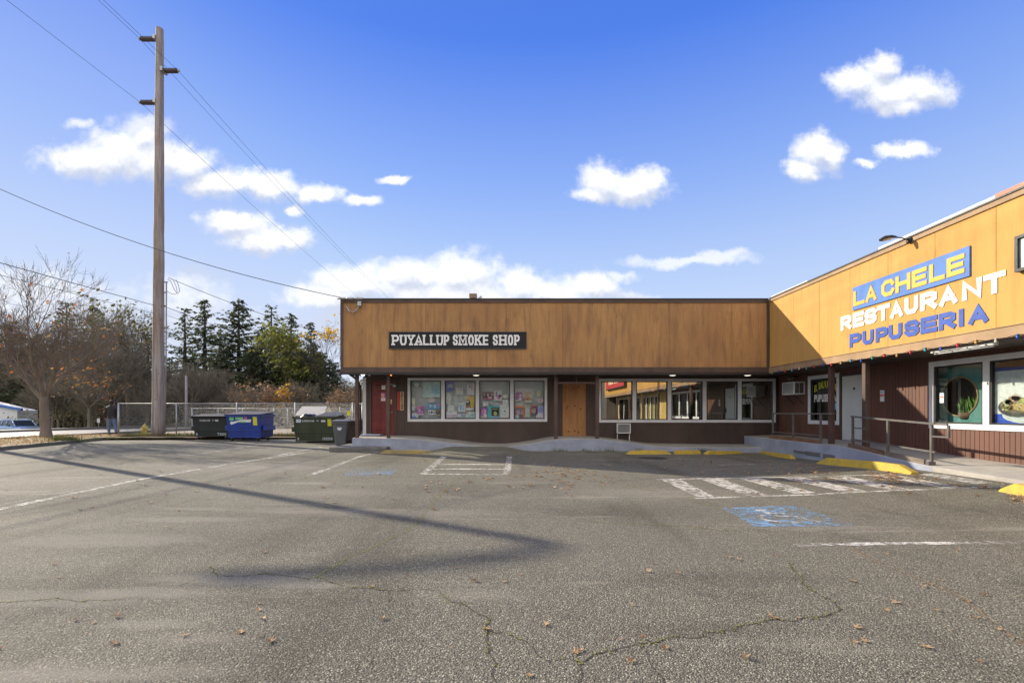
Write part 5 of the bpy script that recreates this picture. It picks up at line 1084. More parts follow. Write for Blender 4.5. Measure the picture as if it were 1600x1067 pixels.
        mb = MB(); mb.hexa([T(-wt - .04, -ft_ - .2, h + .03), T(wt + .04, -ft_ - .2, h + .03), T(-wt - .04, -ft_ - .2, h + .06), T(wt + .04, -ft_ - .2, h + .06), T(-wt - .04, d / 2, h * 1.06 + .05), T(wt + .04, d / 2, h * 1.06 + .05), T(-wt - .04, d / 2, h * 1.06 + .09), T(wt + .04, d / 2, h * 1.06 + .09)]); mb.build('lid', m_black, t, bevel=.01)
    mpF_ = lambda u, v, dd: T(u, -(fy(v) + dd), v)
    if text:
        mb = MB(); word(mb, text, -wt * .6, -wt * .02, h - .19, h - .10, .004, .007, mpF_, .03, .12); mb.build('lettering', flat((.6, .62, .62)), t); mb = MB(); word(mb, 'ONLY', wt * .08, wt * .22, h - .17, h - .11, .004, .007, mpF_, .03, .12); mb.build('lettering', flat((.6, .62, .62)), t)
    if number:
        mb = MB(); word(mb, number, wt * .32, wt * .80, z0 + .06, z0 + .17, .004, .007, mpF_, .03, .14); glyph(mb, '3', -wt * .84, -wt * .77, z0 + .06, z0 + .17, .004, .007, mpF_, .03); mb.build('number', flat((.5, .58, .6)), t)
    for k, (x0, x1, v0, v1, c) in enumerate(stickers):
        mb = MB(); mb.box(wt * x0, wt * x1, h * v0, h * v1, .004 + .001 * k, .0045 + .001 * k, mpF_); mb.build('sticker', flat(c), t)
    return t, T, mpF_, wt, h
m_dg = pm('dark_green_paint', (.015, .019, .020), .5, .3, 3, (1, 1, .5)); m_bp = pm('blue_paint', (.018, .05, .30), .4, .25, 3, (1, 1, .4), col2=(.014, .03, .18)); m_gp = pm('olive_green_paint', (.032, .045, .022), .5, .3, 3, (1, 1, .4))
YEL = (.62, .60, .03)
dumpster('blackish dumpster parked behind the blue one', (341 - 800) * 23.1 / F, 23.0, 1.75, 1.0, 1.08, m_dg, R(0), True, 'GARBAGE', 'T3300', [(.25, .42, .82, .9, (.6, .62, .7))], 'flat')
_, T, mpB, wt, h = dumpster('blue recycling dumpster on casters with green and white stickers', (384 - 800) * 21.6 / F, 22.0, 1.62, 1.15, 1.18, m_bp, R(-2), True, None, None, [(-.80, -.55, .80, .93, (.16, .45, .22)), (-.45, .0, .83, .93, (.22, .50, .26)), (.05, .22, .84, .93, (.5, .14, .16)), (-.25, .1, .72, .78, (.2, .45, .12)), (.10, .42, .735, .79, (.68, .7, .7)), (.55, .78, .62, .95, YEL)], 'closed')
mb = MB(); mb.prism([(-wt * .78, h * .70), (-wt * .70, h * .64), (-wt * .2, h * .765), (wt * .45, h * .80), (wt * .45, h * .845), (-wt * .2, h * .82), (-wt * .55, h * .76), (-wt * .70, h * .77)], .0125, .013, mpB); sw_ = mb.build('swoosh_sticker', flat((.68, .72, .75)), bpy.data.objects[[o.name for o in bpy.data.objects if o.get('label', '').startswith('blue recycling')][0]])
dumpster('olive green dumpster with one ribbed lid down and the other open', (491 - 800) * 20.4 / F, 21.0, 1.86, 1.15, 1.10, m_gp, R(0), False, 'GARBAGE', 'J3320', [(-.86, -.64, .80, .93, (.55, .62, .75)), (.30, .50, .82, .9, (.6, .62, .74)), (.60, .78, .66, .94, YEL)], 'half')
def bin_(label, cx, cy, mat, rz, emblem):
    t = empty('wheelie_bin', (cx, cy, 0), label, 'bin', 'wheelie bins beside the shop corner'); ca, sa = math.cos(rz), math.sin(rz); T = lambda x, y, z: (cx + x * ca - y * sa, cy + x * sa + y * ca, z)
    mb = MB(); prev = None
    for z, hw, hd in ((.03, .19, .22), (.1, .205, .24), (.55, .25, .29), (.86, .28, .33), (.88, .31, .36), (.95, .31, .36)):
        r = .05; ring = []
        for sx, sy, a0 in ((1, 1, 0), (-1, 1, 90), (-1, -1, 180), (1, -1, 270)):
            for k in range(4): a = R(a0 + k * 30); ring.append(T(sx * (hw - r) + r * math.cos(a), sy * (hd - r) + r * math.sin(a), z))
        q = mb.addv(ring)
        if prev is not None:
            for i in range(16): j = (i + 1) % 16; mb.addf((prev + i, prev + j, q + j, q + i))
        else: mb.addf([q + i for i in range(16)])
        prev = q
    mb.addf([prev + i for i in range(16)]); mb.build('body', mat, t)
    mb = MB(); mb.hexa([T(-.34, -.40, .955), T(.34, -.40, .955), T(-.32, -.38, 1.0), T(.32, -.38, 1.0), T(-.34, .38, .955), T(.34, .38, .955), T(-.30, .36, 1.04), T(.30, .36, 1.04)]); mb.build('lid', mat, t, bevel=.02)
    for s in (-1, 1): mb = MB(); mb.lathe(T(s * .24 - .03 * ca, .26, .12), [(.06, 0), (.115, .01), (.115, .05), (.06, .06)], 12, (ca, sa, 0)); mb.build('wheel', m_rubber, t)
    mb = MB(); mb.tube([T(-.22, .40, .9), T(-.2, .45, .93), T(.2, .45, .93), T(.22, .40, .9)], .016, 6); mb.build('handle', mat, t)
    if emblem:
        mb = MB(); mb.lathe(T(-.02, -.315, .70), [(.085, 0), (.085, .003)], 16, (sa, -ca, .1)); mb.build('emblem', flat((.6, .66, .78)), t)
m_bin = pm('grey_bin_plastic', (.10, .11, .13), .45, .12); m_bin2 = pm('brown_bin_plastic', (.085, .07, .06), .5, .15); m_bin3 = pm('green_bin_plastic', (.02, .04, .035), .5, .15)
bin_('grey wheelie bin with a round white emblem beside the green dumpster', (534 - 800) * 18.7 / F, 18.7, m_bin, R(8), True); bin_('brown wheelie bin behind the corner post of the shop', (550 - 800) * 19.5 / F, 19.6, m_bin2, R(-6), False); bin_('dark green wheelie bin between the corner post and the downspout', (564.5 - 800) * 19.6 / F, 20.6, m_bin3, R(4), False)

# ------------------------------------------------------------------ utility pole, wires, lamp
def pole_mat():
    m, nt, b = newmat('weathered_pole'); v = coords(nt, (1, 1, .05)); v2 = coords(nt, (1, 1, .8))
    c = mixrgb(nt, mrange(nt, noise(nt, v, 9, 5, .65), .35, .65), (.19, .172, .17), (.37, .335, .325)); c = mixrgb(nt, mrange(nt, noise(nt, v2, .5, 4), .4, .65), c, mixrgb(nt, .55, c, (.24, .14, .09)))
    c = mixrgb(nt, mrange(nt, noise(nt, coords(nt, (1, 1, .55)), 6.5, 2), .70, .75), c, (.045, .03, .025)); c = mixrgb(nt, mrange(nt, noise(nt, coords(nt, (1, 1, .02)), 55, 3), .5, .75, 0, .6), c, (.07, .055, .05))
    nt.links.new(c, b.inputs['Base Color']); b.inputs['Roughness'].default_value = .85
    bp = addn(nt, 'ShaderNodeBump', Strength=.4, Distance=.02); nt.links.new(noise(nt, v, 20, 4), bp.inputs['Height']); nt.links.new(bp.outputs[0], b.inputs['Normal']); return m
m_pole = pole_mat(); YP = 23.8; XP = (247 - 800) * YP / F
up = empty('utility_pole', (XP, YP, 0), 'tall weathered wooden utility pole with three horizontal insulators', 'utility pole')
ptop = P(249.5, 45.5, YP); mb = MB(); n = 26; pts = [Vector((XP, YP, -.1)).lerp(ptop, i / n) + Vector((rng.uniform(-.012, .012), 0, 0)) for i in range(n + 1)]
mb.tube(pts, [.28 + (.165 - .28) * (i / n) for i in range(n + 1)], 14); mb.build('shaft', m_pole, up)
m_ins = pm('brown_insulator', (.055, .038, .034), .4, .2)
tips = []
for (x0, x1, y, s) in ((244.5, 219, 61.5, -1), (256, 278.5, 111, 1), (245, 219.5, 160.5, -1)):
    a = P(x0, y, YP); b = P(x1, y, YP); mb = MB(); k = 14; ax = (b - a); prf = []
    for i in range(k):
        f = .08 + .82 * i / (k - 1); prf.append((.125 if i % 2 else .095, ax.length * f))
    mb.lathe(a, [(.05, 0), (.05, ax.length * .06)] + prf + [(.05, ax.length * .93), (.06, ax.length)], 12, ax); ins = mb.build('insulator', m_ins, up); mb = MB(); mb.lathe(b - ax.normalized() * .02, [(.03, 0), (.075, .02), (.075, .07), (.03, .09)], 8, ax); mb.build('clamp', m_steel, ins); tips.append(b)
    mb = MB(); mb.box(a.x - .06, a.x + .06, YP - .2, YP + .2, a.z - .1, a.z + .1); mb.build('mount', m_steel, up)
mb = MB(); c = lambda x, y: P(x, y, YP - .1)
for x, y in ((262, 441), (261, 457), (259, 478), (258, 512)): a = P(257, y, YP); mb.tube([a, P(x, y, YP)], .03, 6)
mb.build('bracket', m_black, up)
mb = MB(); mb.tube([P(262, 436, YP - .1), P(267, 440, YP), P(272, 452, YP), P(277, 459, YP), P(281, 455, YP), P(279, 446, YP), P(275, 437, YP)], .016, 5); mb.tube([P(261, 455, YP), P(268, 459, YP), P(274, 460, YP), P(277, 456, YP), P(275, 447, YP), P(270, 436, YP)], .014, 5); mb.build('cable_loop', plain('cable_grey', (.3, .3, .33), .6), up)
mb = MB(); mb.tube([P(260, 440, YP - .2), P(259.5, 560, YP - .25), P(258, 676, YP - .28)], .03, 6); mb.build('ground_conduit', pm('conduit_grey', (.22, .20, .19), .6), up)
m_wire = plain('wire_grey', (.04, .04, .045), .6)
def wire(label, a, b, sag, r=.010, n=40, name='overhead_wire', group='overhead wires'):
    a, b = Vector(a), Vector(b); mb = MB(); mb.tube([a.lerp(b, t) - Vector((0, 0, sag * 4 * t * (1 - t))) for t in lin(0, 1, n)], r, 5); return tag(mb.build(name, m_wire), label, 'wire', group)
for tp, lab in zip(tips, ('power wire running along the street from the topmost insulator', 'power wire running along the street from the right-hand middle insulator', 'power wire running along the street from the lowest insulator')):
    s = .9
    for sgn, w2 in ((-1, ', camera side of the pole'), (1, ', far side of the pole')): wire(lab + w2, tp, (tp.x + (.6 if sgn > 0 else 0), tp.y + sgn * 75, tp.z + (-1.5 if sgn > 0 else .4)), s * 1.3, .008 if sgn < 0 else .009)
a = P(241, 477, YP - .2); b = P(242, 490, YP - .2)
wire('thick communication cable low on the utility pole, camera side', a, (a.x - .4, YP - 60, a.z + .9), .5, .015, 60); wire('thinner communication cable below the thick one, camera side', b, (b.x - .4, YP - 60, b.z + .9), .55, .010, 60)
wire('communication cable low on the utility pole, far side', a + Vector((.3, .3, 0)), (a.x + 1, YP + 70, a.z - .4), .9, .014); wire('thin communication cable low on the utility pole, far side', b + Vector((.3, .3, 0)), (b.x + 1, YP + 70, b.z - .4), .9, .009)
wire('service cable dropping right from the utility pole behind the shop', P(263, 434, YP), (-8.3, 36, 6.15), .55, .014)
LX, LY = -20.1, 17.75
wire('service cable running across the pole to the shop roof corner', (LX + .1, LY, 10.05), P(536, 465.5, 15.75), .42, .012)
lp = empty('street_lamp', (LX, LY, .1), 'tall grey street lamp at the left edge whose curved arm shadows the lot', 'street lamp')
H = 11.5; mb = MB(); mb.tube([(LX, LY, 0), (LX, LY, 3), (LX, LY, H - .4)], [.16, .145, .125], 12); mb.build('post', m_steel, lp)
ad = Vector((-1, -.14, 0)).normalized(); mb = MB(); ap = []
for t in lin(0, 1, 12): ap.append(Vector((LX, LY, H - .42)) + ad * (2.9 * (t ** 1.3)) + Vector((0, 0, .42 * math.sin(t * math.pi / 2))))
mb.tube(ap, [.095 - .02 * t for t in lin(0, 1, 12)], 9); mb.build('arm', m_steel, lp)
e = ap[-1]; mb = MB(); sd_ = Vector((-ad.y, ad.x, 0)); prev = None
for s, w, hh in ((-.08, .06, .05), (.1, .13, .09), (.5, .17, .10), (.75, .12, .06), (.85, .03, .02)):
    c = e + ad * s; q = mb.addv([c - sd_ * w + Vector((0, 0, -.02)), c - sd_ * w * .6 + Vector((0, 0, hh)), c + sd_ * w * .6 + Vector((0, 0, hh)), c + sd_ * w + Vector((0, 0, -.02)), c + Vector((0, 0, -hh))])
    if prev is not None:
        for k in range(5): j = (k + 1) % 5; mb.addf((prev + k, prev + j, q + j, q + k))
    else: mb.addf([q + k for k in range(5)])
    prev = q
mb.addf([prev + k for k in range(5)]); mb.build('lamp_head', m_steel, lp)
# far thin pole
fp = empty('far_pole', ((291 - 800) * 45 / F, 45, -.4), 'short grey pole standing among the trees beyond the fence', 'pole'); x = (291 - 800) * 45 / F
mb = MB(); mb.tube([(x, 45, -.4), (x, 45, P(0, 588, 45).z)], [.13, .10], 10); mb.build('shaft', pm('far_pole_grey', (.25, .24, .24), .8), fp); mb = MB(); mb.lathe((x, 45, P(0, 588, 45).z), [(.12, 0), (.05, .08)], 10); mb.build('cap', m_steel, fp)

# ------------------------------------------------------------------ chain-link fences
m_wirem = pm('fence_wire', (.20, .21, .22), .5, .1, metal=.3)
def fence(label, x0, x1, y, zb, zt, posts, pitch, wr, bottom_bar=False):
    t = empty('chain_link_fence', (x0, y, zb), label, 'fence', 'chain-link fences')
    mb = MB(); H = zt - zb
    n = int((x1 - x0 + H) / pitch)
    for i in range(n + 1):
        c = x0 - H + i * pitch
        for sgn in (1, -1):
            # wire (u = c + s, z = s) or mirrored
            s0 = max(0, x0 - c); s1 = min(H, x1 - c)
            if s1 <= s0: continue
            za, zb2 = (zb + s0, zb + s1) if sgn > 0 else (zt - s0, zt - s1)
            mb.tube([(c + s0, y + sgn * .004, za), (c + s1, y + sgn * .004, zb2)], wr, 3, cap=False)
    mb.build('mesh', m_wirem, t, fix=False)
    mb = MB(); mb.tube([(x0, y, zt), (x1, y, zt)], .022, 6); mb.build('top_rail', m_steel, t)
    for p in posts:
        mb = MB(); mb.tube([(p, y, zb - .05), (p, y, zt + .05)], .032 if p not in (x0,) else .045, 7); mb.build('post', m_steel, t)
    return t
YFE = 24.3; fx = lambda x, y=YFE: (x - 800) * y / F
fence('near chain-link fence with grey posts behind the dumpsters', fx(185), fx(566), YFE, .1, P(0, 630.3, YFE).z, [fx(x) for x in (185, 275.5, 370, 461, 551, 566)], .075, .004)
fence('lower chain-link fence further back across the gravel yard', fx(300, 39), fx(600, 39), 39, -.12, P(0, 638, 39).z, [fx(x, 39) for x in (300, 341, 379, 428, 449, 492, 531, 560, 600)], .14, .0045)
fence('distant chain-link fence beyond the street at the left', fx(60, 62), fx(232, 62), 62, -1.0, P(0, 651.5, 62).z, [fx(x, 62) for x in (62, 89, 118, 147, 176, 205, 232)], .25, .01)
paper('fence_sign', 'small yellow warning sign hung on the near chain-link fence', fx(543), fx(547.4), P(0, 648.5, YFE).z, P(0, 642, YFE).z, lambda u, v, d: (u, YFE - .03 - d, v), (.75, .6, .02), [('r', .2, .3, .8, .4, (.3, .25, .02))], 0, None, 'sign')

# ------------------------------------------------------------------ hydrant, shed, white house, small street sign
hx, hy = fx(226, 25.2), 25.2
hd_ = empty('fire_hydrant', (hx, hy, .1), 'yellow fire hydrant beside the foot of the utility pole', 'fire hydrant')
m_hy = pm('hydrant_yellow', (.62, .50, .03), .5, .15)
mb = MB(); mb.lathe((hx, hy, .1), [(.16, 0), (.16, .03), (.11, .05), (.105, .34), (.13, .36), (.13, .40), (.11, .42), (.10, .48), (.06, .54), (.03, .57), (.03, .61), (.0, .62)], 16); mb.build('barrel', m_hy, hd_)
for s in (-1, 1): mb = MB(); mb.lathe((hx + s * .09, hy, .42), [(.05, 0), (.05, .05), (.062, .055), (.062, .09), (.02, .1)], 10, (s, 0, 0)); mb.build('nozzle', m_hy, hd_)
mb = MB(); mb.lathe((hx, hy - .09, .36), [(.07, 0), (.07, .05), (.08, .055), (.08, .1), (.02, .11)], 10, (0, -1, 0)); mb.build('nozzle', m_hy, hd_)
Ys = 33.5; sh = empty('shed', (fx(485, Ys), Ys, 0), 'small cream-roofed shed in the yard behind the olive green dumpster', 'shed')
xa, xb = fx(462, Ys), fx(508, Ys); zt = P(0, 634.5, Ys).z
mb = MB(); mb.box(xa + .05, xb - .05, Ys + .1, Ys + 1.5, -.1, zt - .62); mb.build('wall', pm('shed_wall', (.42, .40, .34), .8), sh)
mb = MB(); mb.hexa([(xa - .05, Ys - .05, zt - .66), (xb - .08, Ys - .05, zt - .66), (xa - .05, Ys - .05, zt - .62), (xb - .08, Ys - .05, zt - .62), (xa + .12, Ys + .8, zt - .04), (xb - .2, Ys + .8, zt - .04), (xa + .12, Ys + .8, zt), (xb - .2, Ys + .8, zt)])
mb.hexa([(xa + .12, Ys + .81, zt - .04), (xb - .2, Ys + .81, zt - .04), (xa + .12, Ys + .81, zt), (xb - .2, Ys + .81, zt), (xa - .05, Ys + 1.65, zt - .66), (xb - .08, Ys + 1.65, zt - .66), (xa - .05, Ys + 1.65, zt - .62), (xb - .08, Ys + 1.65, zt - .62)]); mb.build('roof', pm('cream_roof', (.66, .63, .55), .6, .1), sh)
mb = MB(); mb.prism([(Ys + .0, zt - .62), (Ys + 1.6, zt - .62), (Ys + .8, zt - .02)], xb - .06, xb - .02, lambda u, v, d: (d, u, v)); mb.build('gable', pm('gable_cream', (.62, .5, .28), .7), sh)
Yh = 51.; hb = empty('white_house', (fx(-20, Yh), Yh, -1.1), 'low white building with a bright blue roof edge behind the parked wagon', 'building')
x1 = fx(27, Yh); x0 = x1 - 9; zr = P(0, 641, Yh).z; mb = MB(); mb.prism([(x0, -1.2), (x1, -1.2), (x1, zr), (x0 + 2, zr + 1.6), (x0, zr + 1.3)], Yh, Yh + 2.2, lambda u, v, d: (u, d, v)); mb.build('wall', pm('clapboard_white', (.70, .72, .74), .7, .06, 2, (.2, 1, 6)), hb)
mb = MB(); zr = P(0, 641, Yh).z; xr = fx(36, Yh); mb.prism([(x0 - 1, zr + 1.35), (x0 + 2, zr + 1.35), (xr, zr - .05), (xr, zr + .22), (x0 + 2, zr + 1.65), (x0 - 1, zr + 1.65)], Yh - .25, Yh - .003, lambda u, v, d: (u, d, v)); mb.build('roof', pm('blue_roof', (.05, .15, .5), .5), hb)
mb = MB(); mb.box(x1 - 7.5, x1 - 6.5, Yh - .04, Yh + .02, -.3, .9); mb.build('window', m_sash, hb)
ss = empty('yard_sign', (fx(154, 47), 47, -.4), 'tiny white sign on a short stake beyond the street', 'sign'); c = P(154, 657, 47); mb = MB(); mb.box(c.x - .14, c.x + .14, 46.98, 47, c.z - .2, c.z + .2); mb.build('board', m_white, ss); mb = MB(); mb.tube([(c.x, 47.02, -.6), (c.x, 47.02, c.z + .1)], .025, 5); mb.build('stake', m_steel, ss)

# ------------------------------------------------------------------ parked wagon
def wagon():
    Yc, zg = 44.5, -1.0; xn = fx(65.5, Yc - .2); t = empty('parked_car', (xn - 2.3, Yc, zg), 'pale silver-blue wagon parked across the street', 'car'); rz = R(-24); ca, sa = math.cos(rz), math.sin(rz)
    T = lambda x, y, z: (xn - 2.3 + (x * ca - y * sa), Yc + (x * sa + y * ca), zg + z)     # x forward, y to the far side
    m_b = pm('car_paint', (.30, .40, .58), .22, .05, 1, metal=.5); m_g = plain('car_glass', (.02, .03, .045), .05)
    # lower body loft
    st = [(-2.35, .55, .95, .78), (-2.2, .38, 1.02, .86), (-1.2, .34, 1.06, .89), (.3, .32, 1.06, .89), (1.0, .32, 1.03, .89), (1.25, .33, 1.0, .88), (2.0, .36, .92, .85), (2.28, .42, .80, .78), (2.36, .50, .72, .70)]
    mb = MB(); prev = None
    for x, z0, z1, hw in st:
        ring = [(-hw * .92, z0), (-hw, z0 + .12), (-hw, z1 - .22), (-hw * .95, z1 - .04), (-hw * .85, z1), (hw * .85, z1), (hw * .95, z1 - .04), (hw, z1 - .22), (hw, z0 + .12), (hw * .92, z0)]
        q = mb.addv([T(x, y, z) for y, z in ring])
        if prev is not None:
            for k in range(10): j = (k + 1) % 10; mb.addf((prev + k, prev + j, q + j, q + k))
        else: mb.addf([q + k for k in range(10)])
        prev = q
    mb.addf([prev + k for k in range(10)]); mb.sm = [True] * len(mb.f); body = mb.build('body', m_b, t)
    # greenhouse
    gst = [(-2.28, .98, 1.0, .74), (-1.95, 1.0, 1.5, .68), (-.4, 1.0, 1.58, .68), (.45, 1.0, 1.52, .66), (1.22, .98, 1.0, .72)]
    mb = MB(); prev = None
    for x, z0, z1, hw in gst:
        q = mb.addv([T(x, -.8 if z1 > 1.2 else -hw, z0), T(x, -hw, z1), T(x, hw, z1), T(x, .8 if z1 > 1.2 else hw, z0)])
        if prev is not None:
            for k in range(3): mb.addf((prev + k, prev + k + 1, q + k + 1, q + k))
        prev = q
    mb.build('windows', m_g, t, fix=True)
    mb = MB(); pts = [(-2.0, 1.49), (-.4, 1.585), (.47, 1.525)]
    for (xa, za), (xb_, zb_) in zip(pts, pts[1:]): mb.hexa([T(xa, -.69, za), T(xb_, -.69, zb_), T(xa, .69, za), T(xb_, .69, zb_), T(xa, -.66, za + .05), T(xb_, -.66, zb_ + .05), T(xa, .66, za + .05), T(xb_, .66, zb_ + .05)])
    for s in (-1, 1):
        for a, b in (((.46, .675, 1.53), (1.24, .74, 1.0)), ((-.35, .70, 1.56), (-.35, .815, 1.0)), ((-1.3, .70, 1.53), (-1.3, .815, 1.0)), ((-1.97, .69, 1.48), (-2.28, .75, 1.0))): mb.tube([T(a[0], s * a[1], a[2]), T(b[0], s * b[1], b[2])], .045, 6)
        mb.tube([T(-1.9, s * .6, 1.64), T(.2, s * .6, 1.64)], .025, 5)
    mb.build('roof', m_b, t)
    for s in (-1, 1):
        mb = MB(); mb.box(0, .3, .5, .68, 0, .04, lambda u, v, d, s=s: T(2.30 + d + .02 * u, s * (.38 + u), v + .1)); mb.build('headlight', plain('headlight_%d' % s, (.6, .68, .75), .1), t)
        mb = MB(); mb.ball(T(.75, s * 1.0, 1.08), (.12, .1, .09), 8, 6); mb.build('mirror', m_g, t)
        for x in (-1.45, 1.42):
            mb = MB(); mb.lathe(T(x, s * .72, .33), [(.2, 0), (.33, .02), (.33, .19), (.2, .2)], 18, Vector((-sa, ca, 0)) * s); w = mb.build('wheel', m_rubber, t); mb = MB(); mb.lathe(T(x, s * .925, .33), [(.2, 0), (.19, .015), (.05, .02)], 14, Vector((-sa, ca, 0)) * s); mb.build('rim', m_steel, w)
    mb = MB(); mb.box(-.36, .36, .60, .80, 0, .03, lambda u, v, d: T(2.335 + d, u, v)); mb.build('grille', m_black, t); mb = MB(); mb.box(-.76, .76, .40, .54, 0, .06, lambda u, v, d: T(2.36 + d - .12 * abs(u), u, v)); mb.build('bumper', m_b, t)
wagon()

# ------------------------------------------------------------------ the person walking away along the verge
def person():
    Yp = 24.5; x0 = (174.5 - 800) * Yp / F; zg = .12; bm = bmesh.new(); lay = bm.verts.layers.skin.verify(); rx = []
    J = {}
    def v(n, x, y, z, r): b = bm.verts.new((x, y, z)); J[n] = b; rx.append((b, r)); return b
    v('pel', 0, 0, .93, .155); v('waist', -.01, 0, 1.08, .165); v('chest', -.01, .03, 1.30, .19); v('sho', .0, .03, 1.46, .14); v('neck', .0, .04, 1.56, .062); v('jaw', -.005, .02, 1.63, .085); v('head', -.01, .04, 1.71, .105); v('crown', -.005, .045, 1.79, .07)
    v('lh', -.10, 0, .88, .115); v('lk', -.13, -.02, .50, .085); v('la', -.13, .02, .10, .058); v('lt', -.16, .16, .05, .045)
    v('rh', .10, 0, .88, .115); v('rk', .14, .02, .52, .085); v('ra', .30, -.16, .20, .058); v('rt', .33, -.06, .10, .045)
    v('ls', -.21, .02, 1.43, .085); v('le', -.29, -.03, 1.14, .065); v('lw', -.31, .05, .90, .045); v('lp', -.31, .08, .82, .040)
    v('rs', .21, .02, 1.43, .085); v('re', .30, .05, 1.15, .065); v('rw', .24, .2, .98, .045); v('rp', .22, .23, .93, .04)
    for a, b in ('pel waist', 'waist chest', 'chest sho', 'sho neck', 'neck jaw', 'jaw head', 'head crown', 'pel lh', 'lh lk', 'lk la', 'la lt', 'pel rh', 'rh rk', 'rk ra', 'ra rt', 'sho ls', 'ls le', 'le lw', 'lw lp', 'sho rs', 'rs re', 're rw', 'rw rp') and [s.split() for s in ('pel waist', 'waist chest', 'chest sho', 'sho neck', 'neck jaw', 'jaw head', 'head crown', 'pel lh', 'lh lk', 'lk la', 'la lt', 'pel rh', 'rh rk', 'rk ra', 'ra rt', 'sho ls', 'ls le', 'le lw', 'lw lp', 'sho rs', 'rs re', 're rw', 'rw rp')]: bm.edges.new((J[a], J[b]))
    # five fingers and a thumb-side digit on each hand
    for s, h, base in ((-1, 'lp', (-.31, .08, .82)), (1, 'rp', (.22, .23, .93))):
        for k, (dy, l) in enumerate(((.03, .07), (.012, .085), (-.008, .08), (-.026, .065))):
            a = v('f%d%d' % (s, k), base[0], base[1] + dy, base[2] - .045, .010); b = v('g%d%d' % (s, k), base[0] - s * .012, base[1] + dy + .008, base[2] - .045 - l * .6, .009); c = v('h%d%d' % (s, k), base[0] - s * .03, base[1] + dy + .012, base[2] - .045 - l, .008); bm.edges.new((J[h], a)); bm.edges.new((a, b)); bm.edges.new((b, c))
        a = v('t%d' % s, base[0] - s * .012, base[1] + .045, base[2] - .01, .011); b = v('u%d' % s, base[0] - s * .02, base[1] + .06, base[2] - .05, .009); bm.edges.new((J[h], a)); bm.edges.new((a, b))
    for b, r in rx: b[lay].radius = (r, r)
    J['pel'][lay].use_root = True
    me = bpy.data.meshes.new('pt'); bm.to_mesh(me); bm.free(); ob = bpy.data.objects.new('pt', me); COL.objects.link(ob)
    ob.modifiers.new('s', 'SKIN'); sb = ob.modifiers.new('d', 'SUBSURF'); sb.levels = sb.render_levels = 1
    dg = bpy.context.evaluated_depsgraph_get(); dg.update(); m2 = bpy.data.meshes.new_from_object(ob.evaluated_get(dg)); COL.objects.unlink(ob); bpy.data.objects.remove(ob)
    root = empty('person', (x0, Yp, zg), 'person in a dark jacket and blue jeans walking away beside the fence end', 'person', None, R(8)); m2.name = 'body'
    for m in (pm('jeans', (.10, .15, .26), .8, .25, 8), pm('dark_jacket', (.022, .018, .022), .7, .3, 8), plain('skin', (.30, .18, .12), .6), plain('black_shoe', (.02, .02, .022), .5)): m2.materials.append(m)
    for p in m2.polygons:
        c = p.center; p.use_smooth = True
        hand = abs(c.x) > .19 and ((c.x < 0 and c.z < .90 and c.z > .6) or (c.x > 0 and c.y > .2 and c.z < .98 and c.z > .6))
        p.material_index = 2 if (c.z > 1.545 or hand) else (3 if c.z < .10 or (c.x > .26 and c.z < .16) else (1 if c.z > .93 or abs(c.x) > .22 and c.z > .7 else 0))
    b = bpy.data.objects.new('body', m2); COL.objects.link(b); b.parent = root
    mb = MB(); mb.ball((-.008, .03, 1.735), (.112, .118, .115), 14, 10); mb.ball((-.0, .0, 1.64), (.09, .06, .09), 10, 7); h = MB.build(mb, 'hair', plain('dark_hair', (.018, .014, .012), .7)); h.parent = root
    mb = MB(); prev = None
    for z, a, b_ in ((.86, .20, .15), (.95, .205, .155), (1.15, .205, .165), (1.35, .215, .16), (1.47, .17, .12), (1.55, .085, .08)):
        q = mb.addv([(a * math.cos(t) - .005, .015 + b_ * math.sin(t), z) for t in lin(0, 2 * math.pi, 18)[:-1]])
        if prev is not None:
            for i in range(18): j = (i + 1) % 18; mb.addf((prev + i, prev + j, q + j, q + i))
        prev = q
    mb.sm = [True] * len(mb.f); j = mb.build('jacket', pm('jacket_cloth', (.020, .016, .020), .75, .3, 8)); j.parent = root
    mb = MB()
    for s in (-1, 1): mb.ball((s * .035 - .01, .138, 1.72), .012, 6, 5); mb.ball((s * .108 - .01, .04, 1.70), (.014, .03, .035), 6, 5)
    mb.ball((-.01, .15, 1.69), (.016, .025, .03), 6, 5); f = mb.build('face', plain('skin_b', (.32, .19, .13), .6)); f.parent = root
person()
# ------------------------------------------------------------------ trees and plants
def bark(name, c1, c2): return pm(name, c1, .9, .3, 3, (1, 1, .3), .3, 30, col2=c2, fine=.25)
m_bark_l = bark('maple_bark', (.21, .17, .135), (.12, .098, .078)); m_bark_d = bark('dark_bark', (.06, .05, .042), (.035, .03, .026)); m_bark_g = bark('alder_bark', (.19, .165, .125), (.115, .10, .075))
m_orange = leaf_mat('orange_leaves', [(.42, .10, .03), (.55, .22, .05), (.60, .35, .08), (.35, .12, .05)], .6, .4)
m_rust = leaf_mat('rust_leaves', [(.22, .125, .07), (.28, .16, .085), (.19, .125, .08), (.34, .20, .09)], .6, .4)
m_yellow_l = leaf_mat('yellow_leaves', [(.62, .36, .03), (.68, .45, .05), (.5, .25, .03)], .6, .4)
m_ygreen = leaf_mat('yellow_green_leaves', [(.15, .18, .03), (.23, .25, .04), (.33, .31, .06), (.10, .13, .03)], .6, .4)
m_olive = leaf_mat('olive_leaves', [(.12, .13, .04), (.18, .18, .06), (.09, .10, .04), (.22, .2, .07)], .7, .35)
m_fir = leaf_mat('fir_needles', [(.075, .105, .055), (.11, .145, .07), (.15, .165, .085), (.065, .09, .052)], .7, .3)
m_fir2 = leaf_mat('spruce_needles', [(.085, .115, .06), (.12, .15, .075), (.16, .17, .09)], .7, .3)
m_under = leaf_mat('undergrowth_leaves', [(.15, .13, .075), (.22, .175, .10), (.11, .115, .055), (.19, .14, .085)], .8, .2)

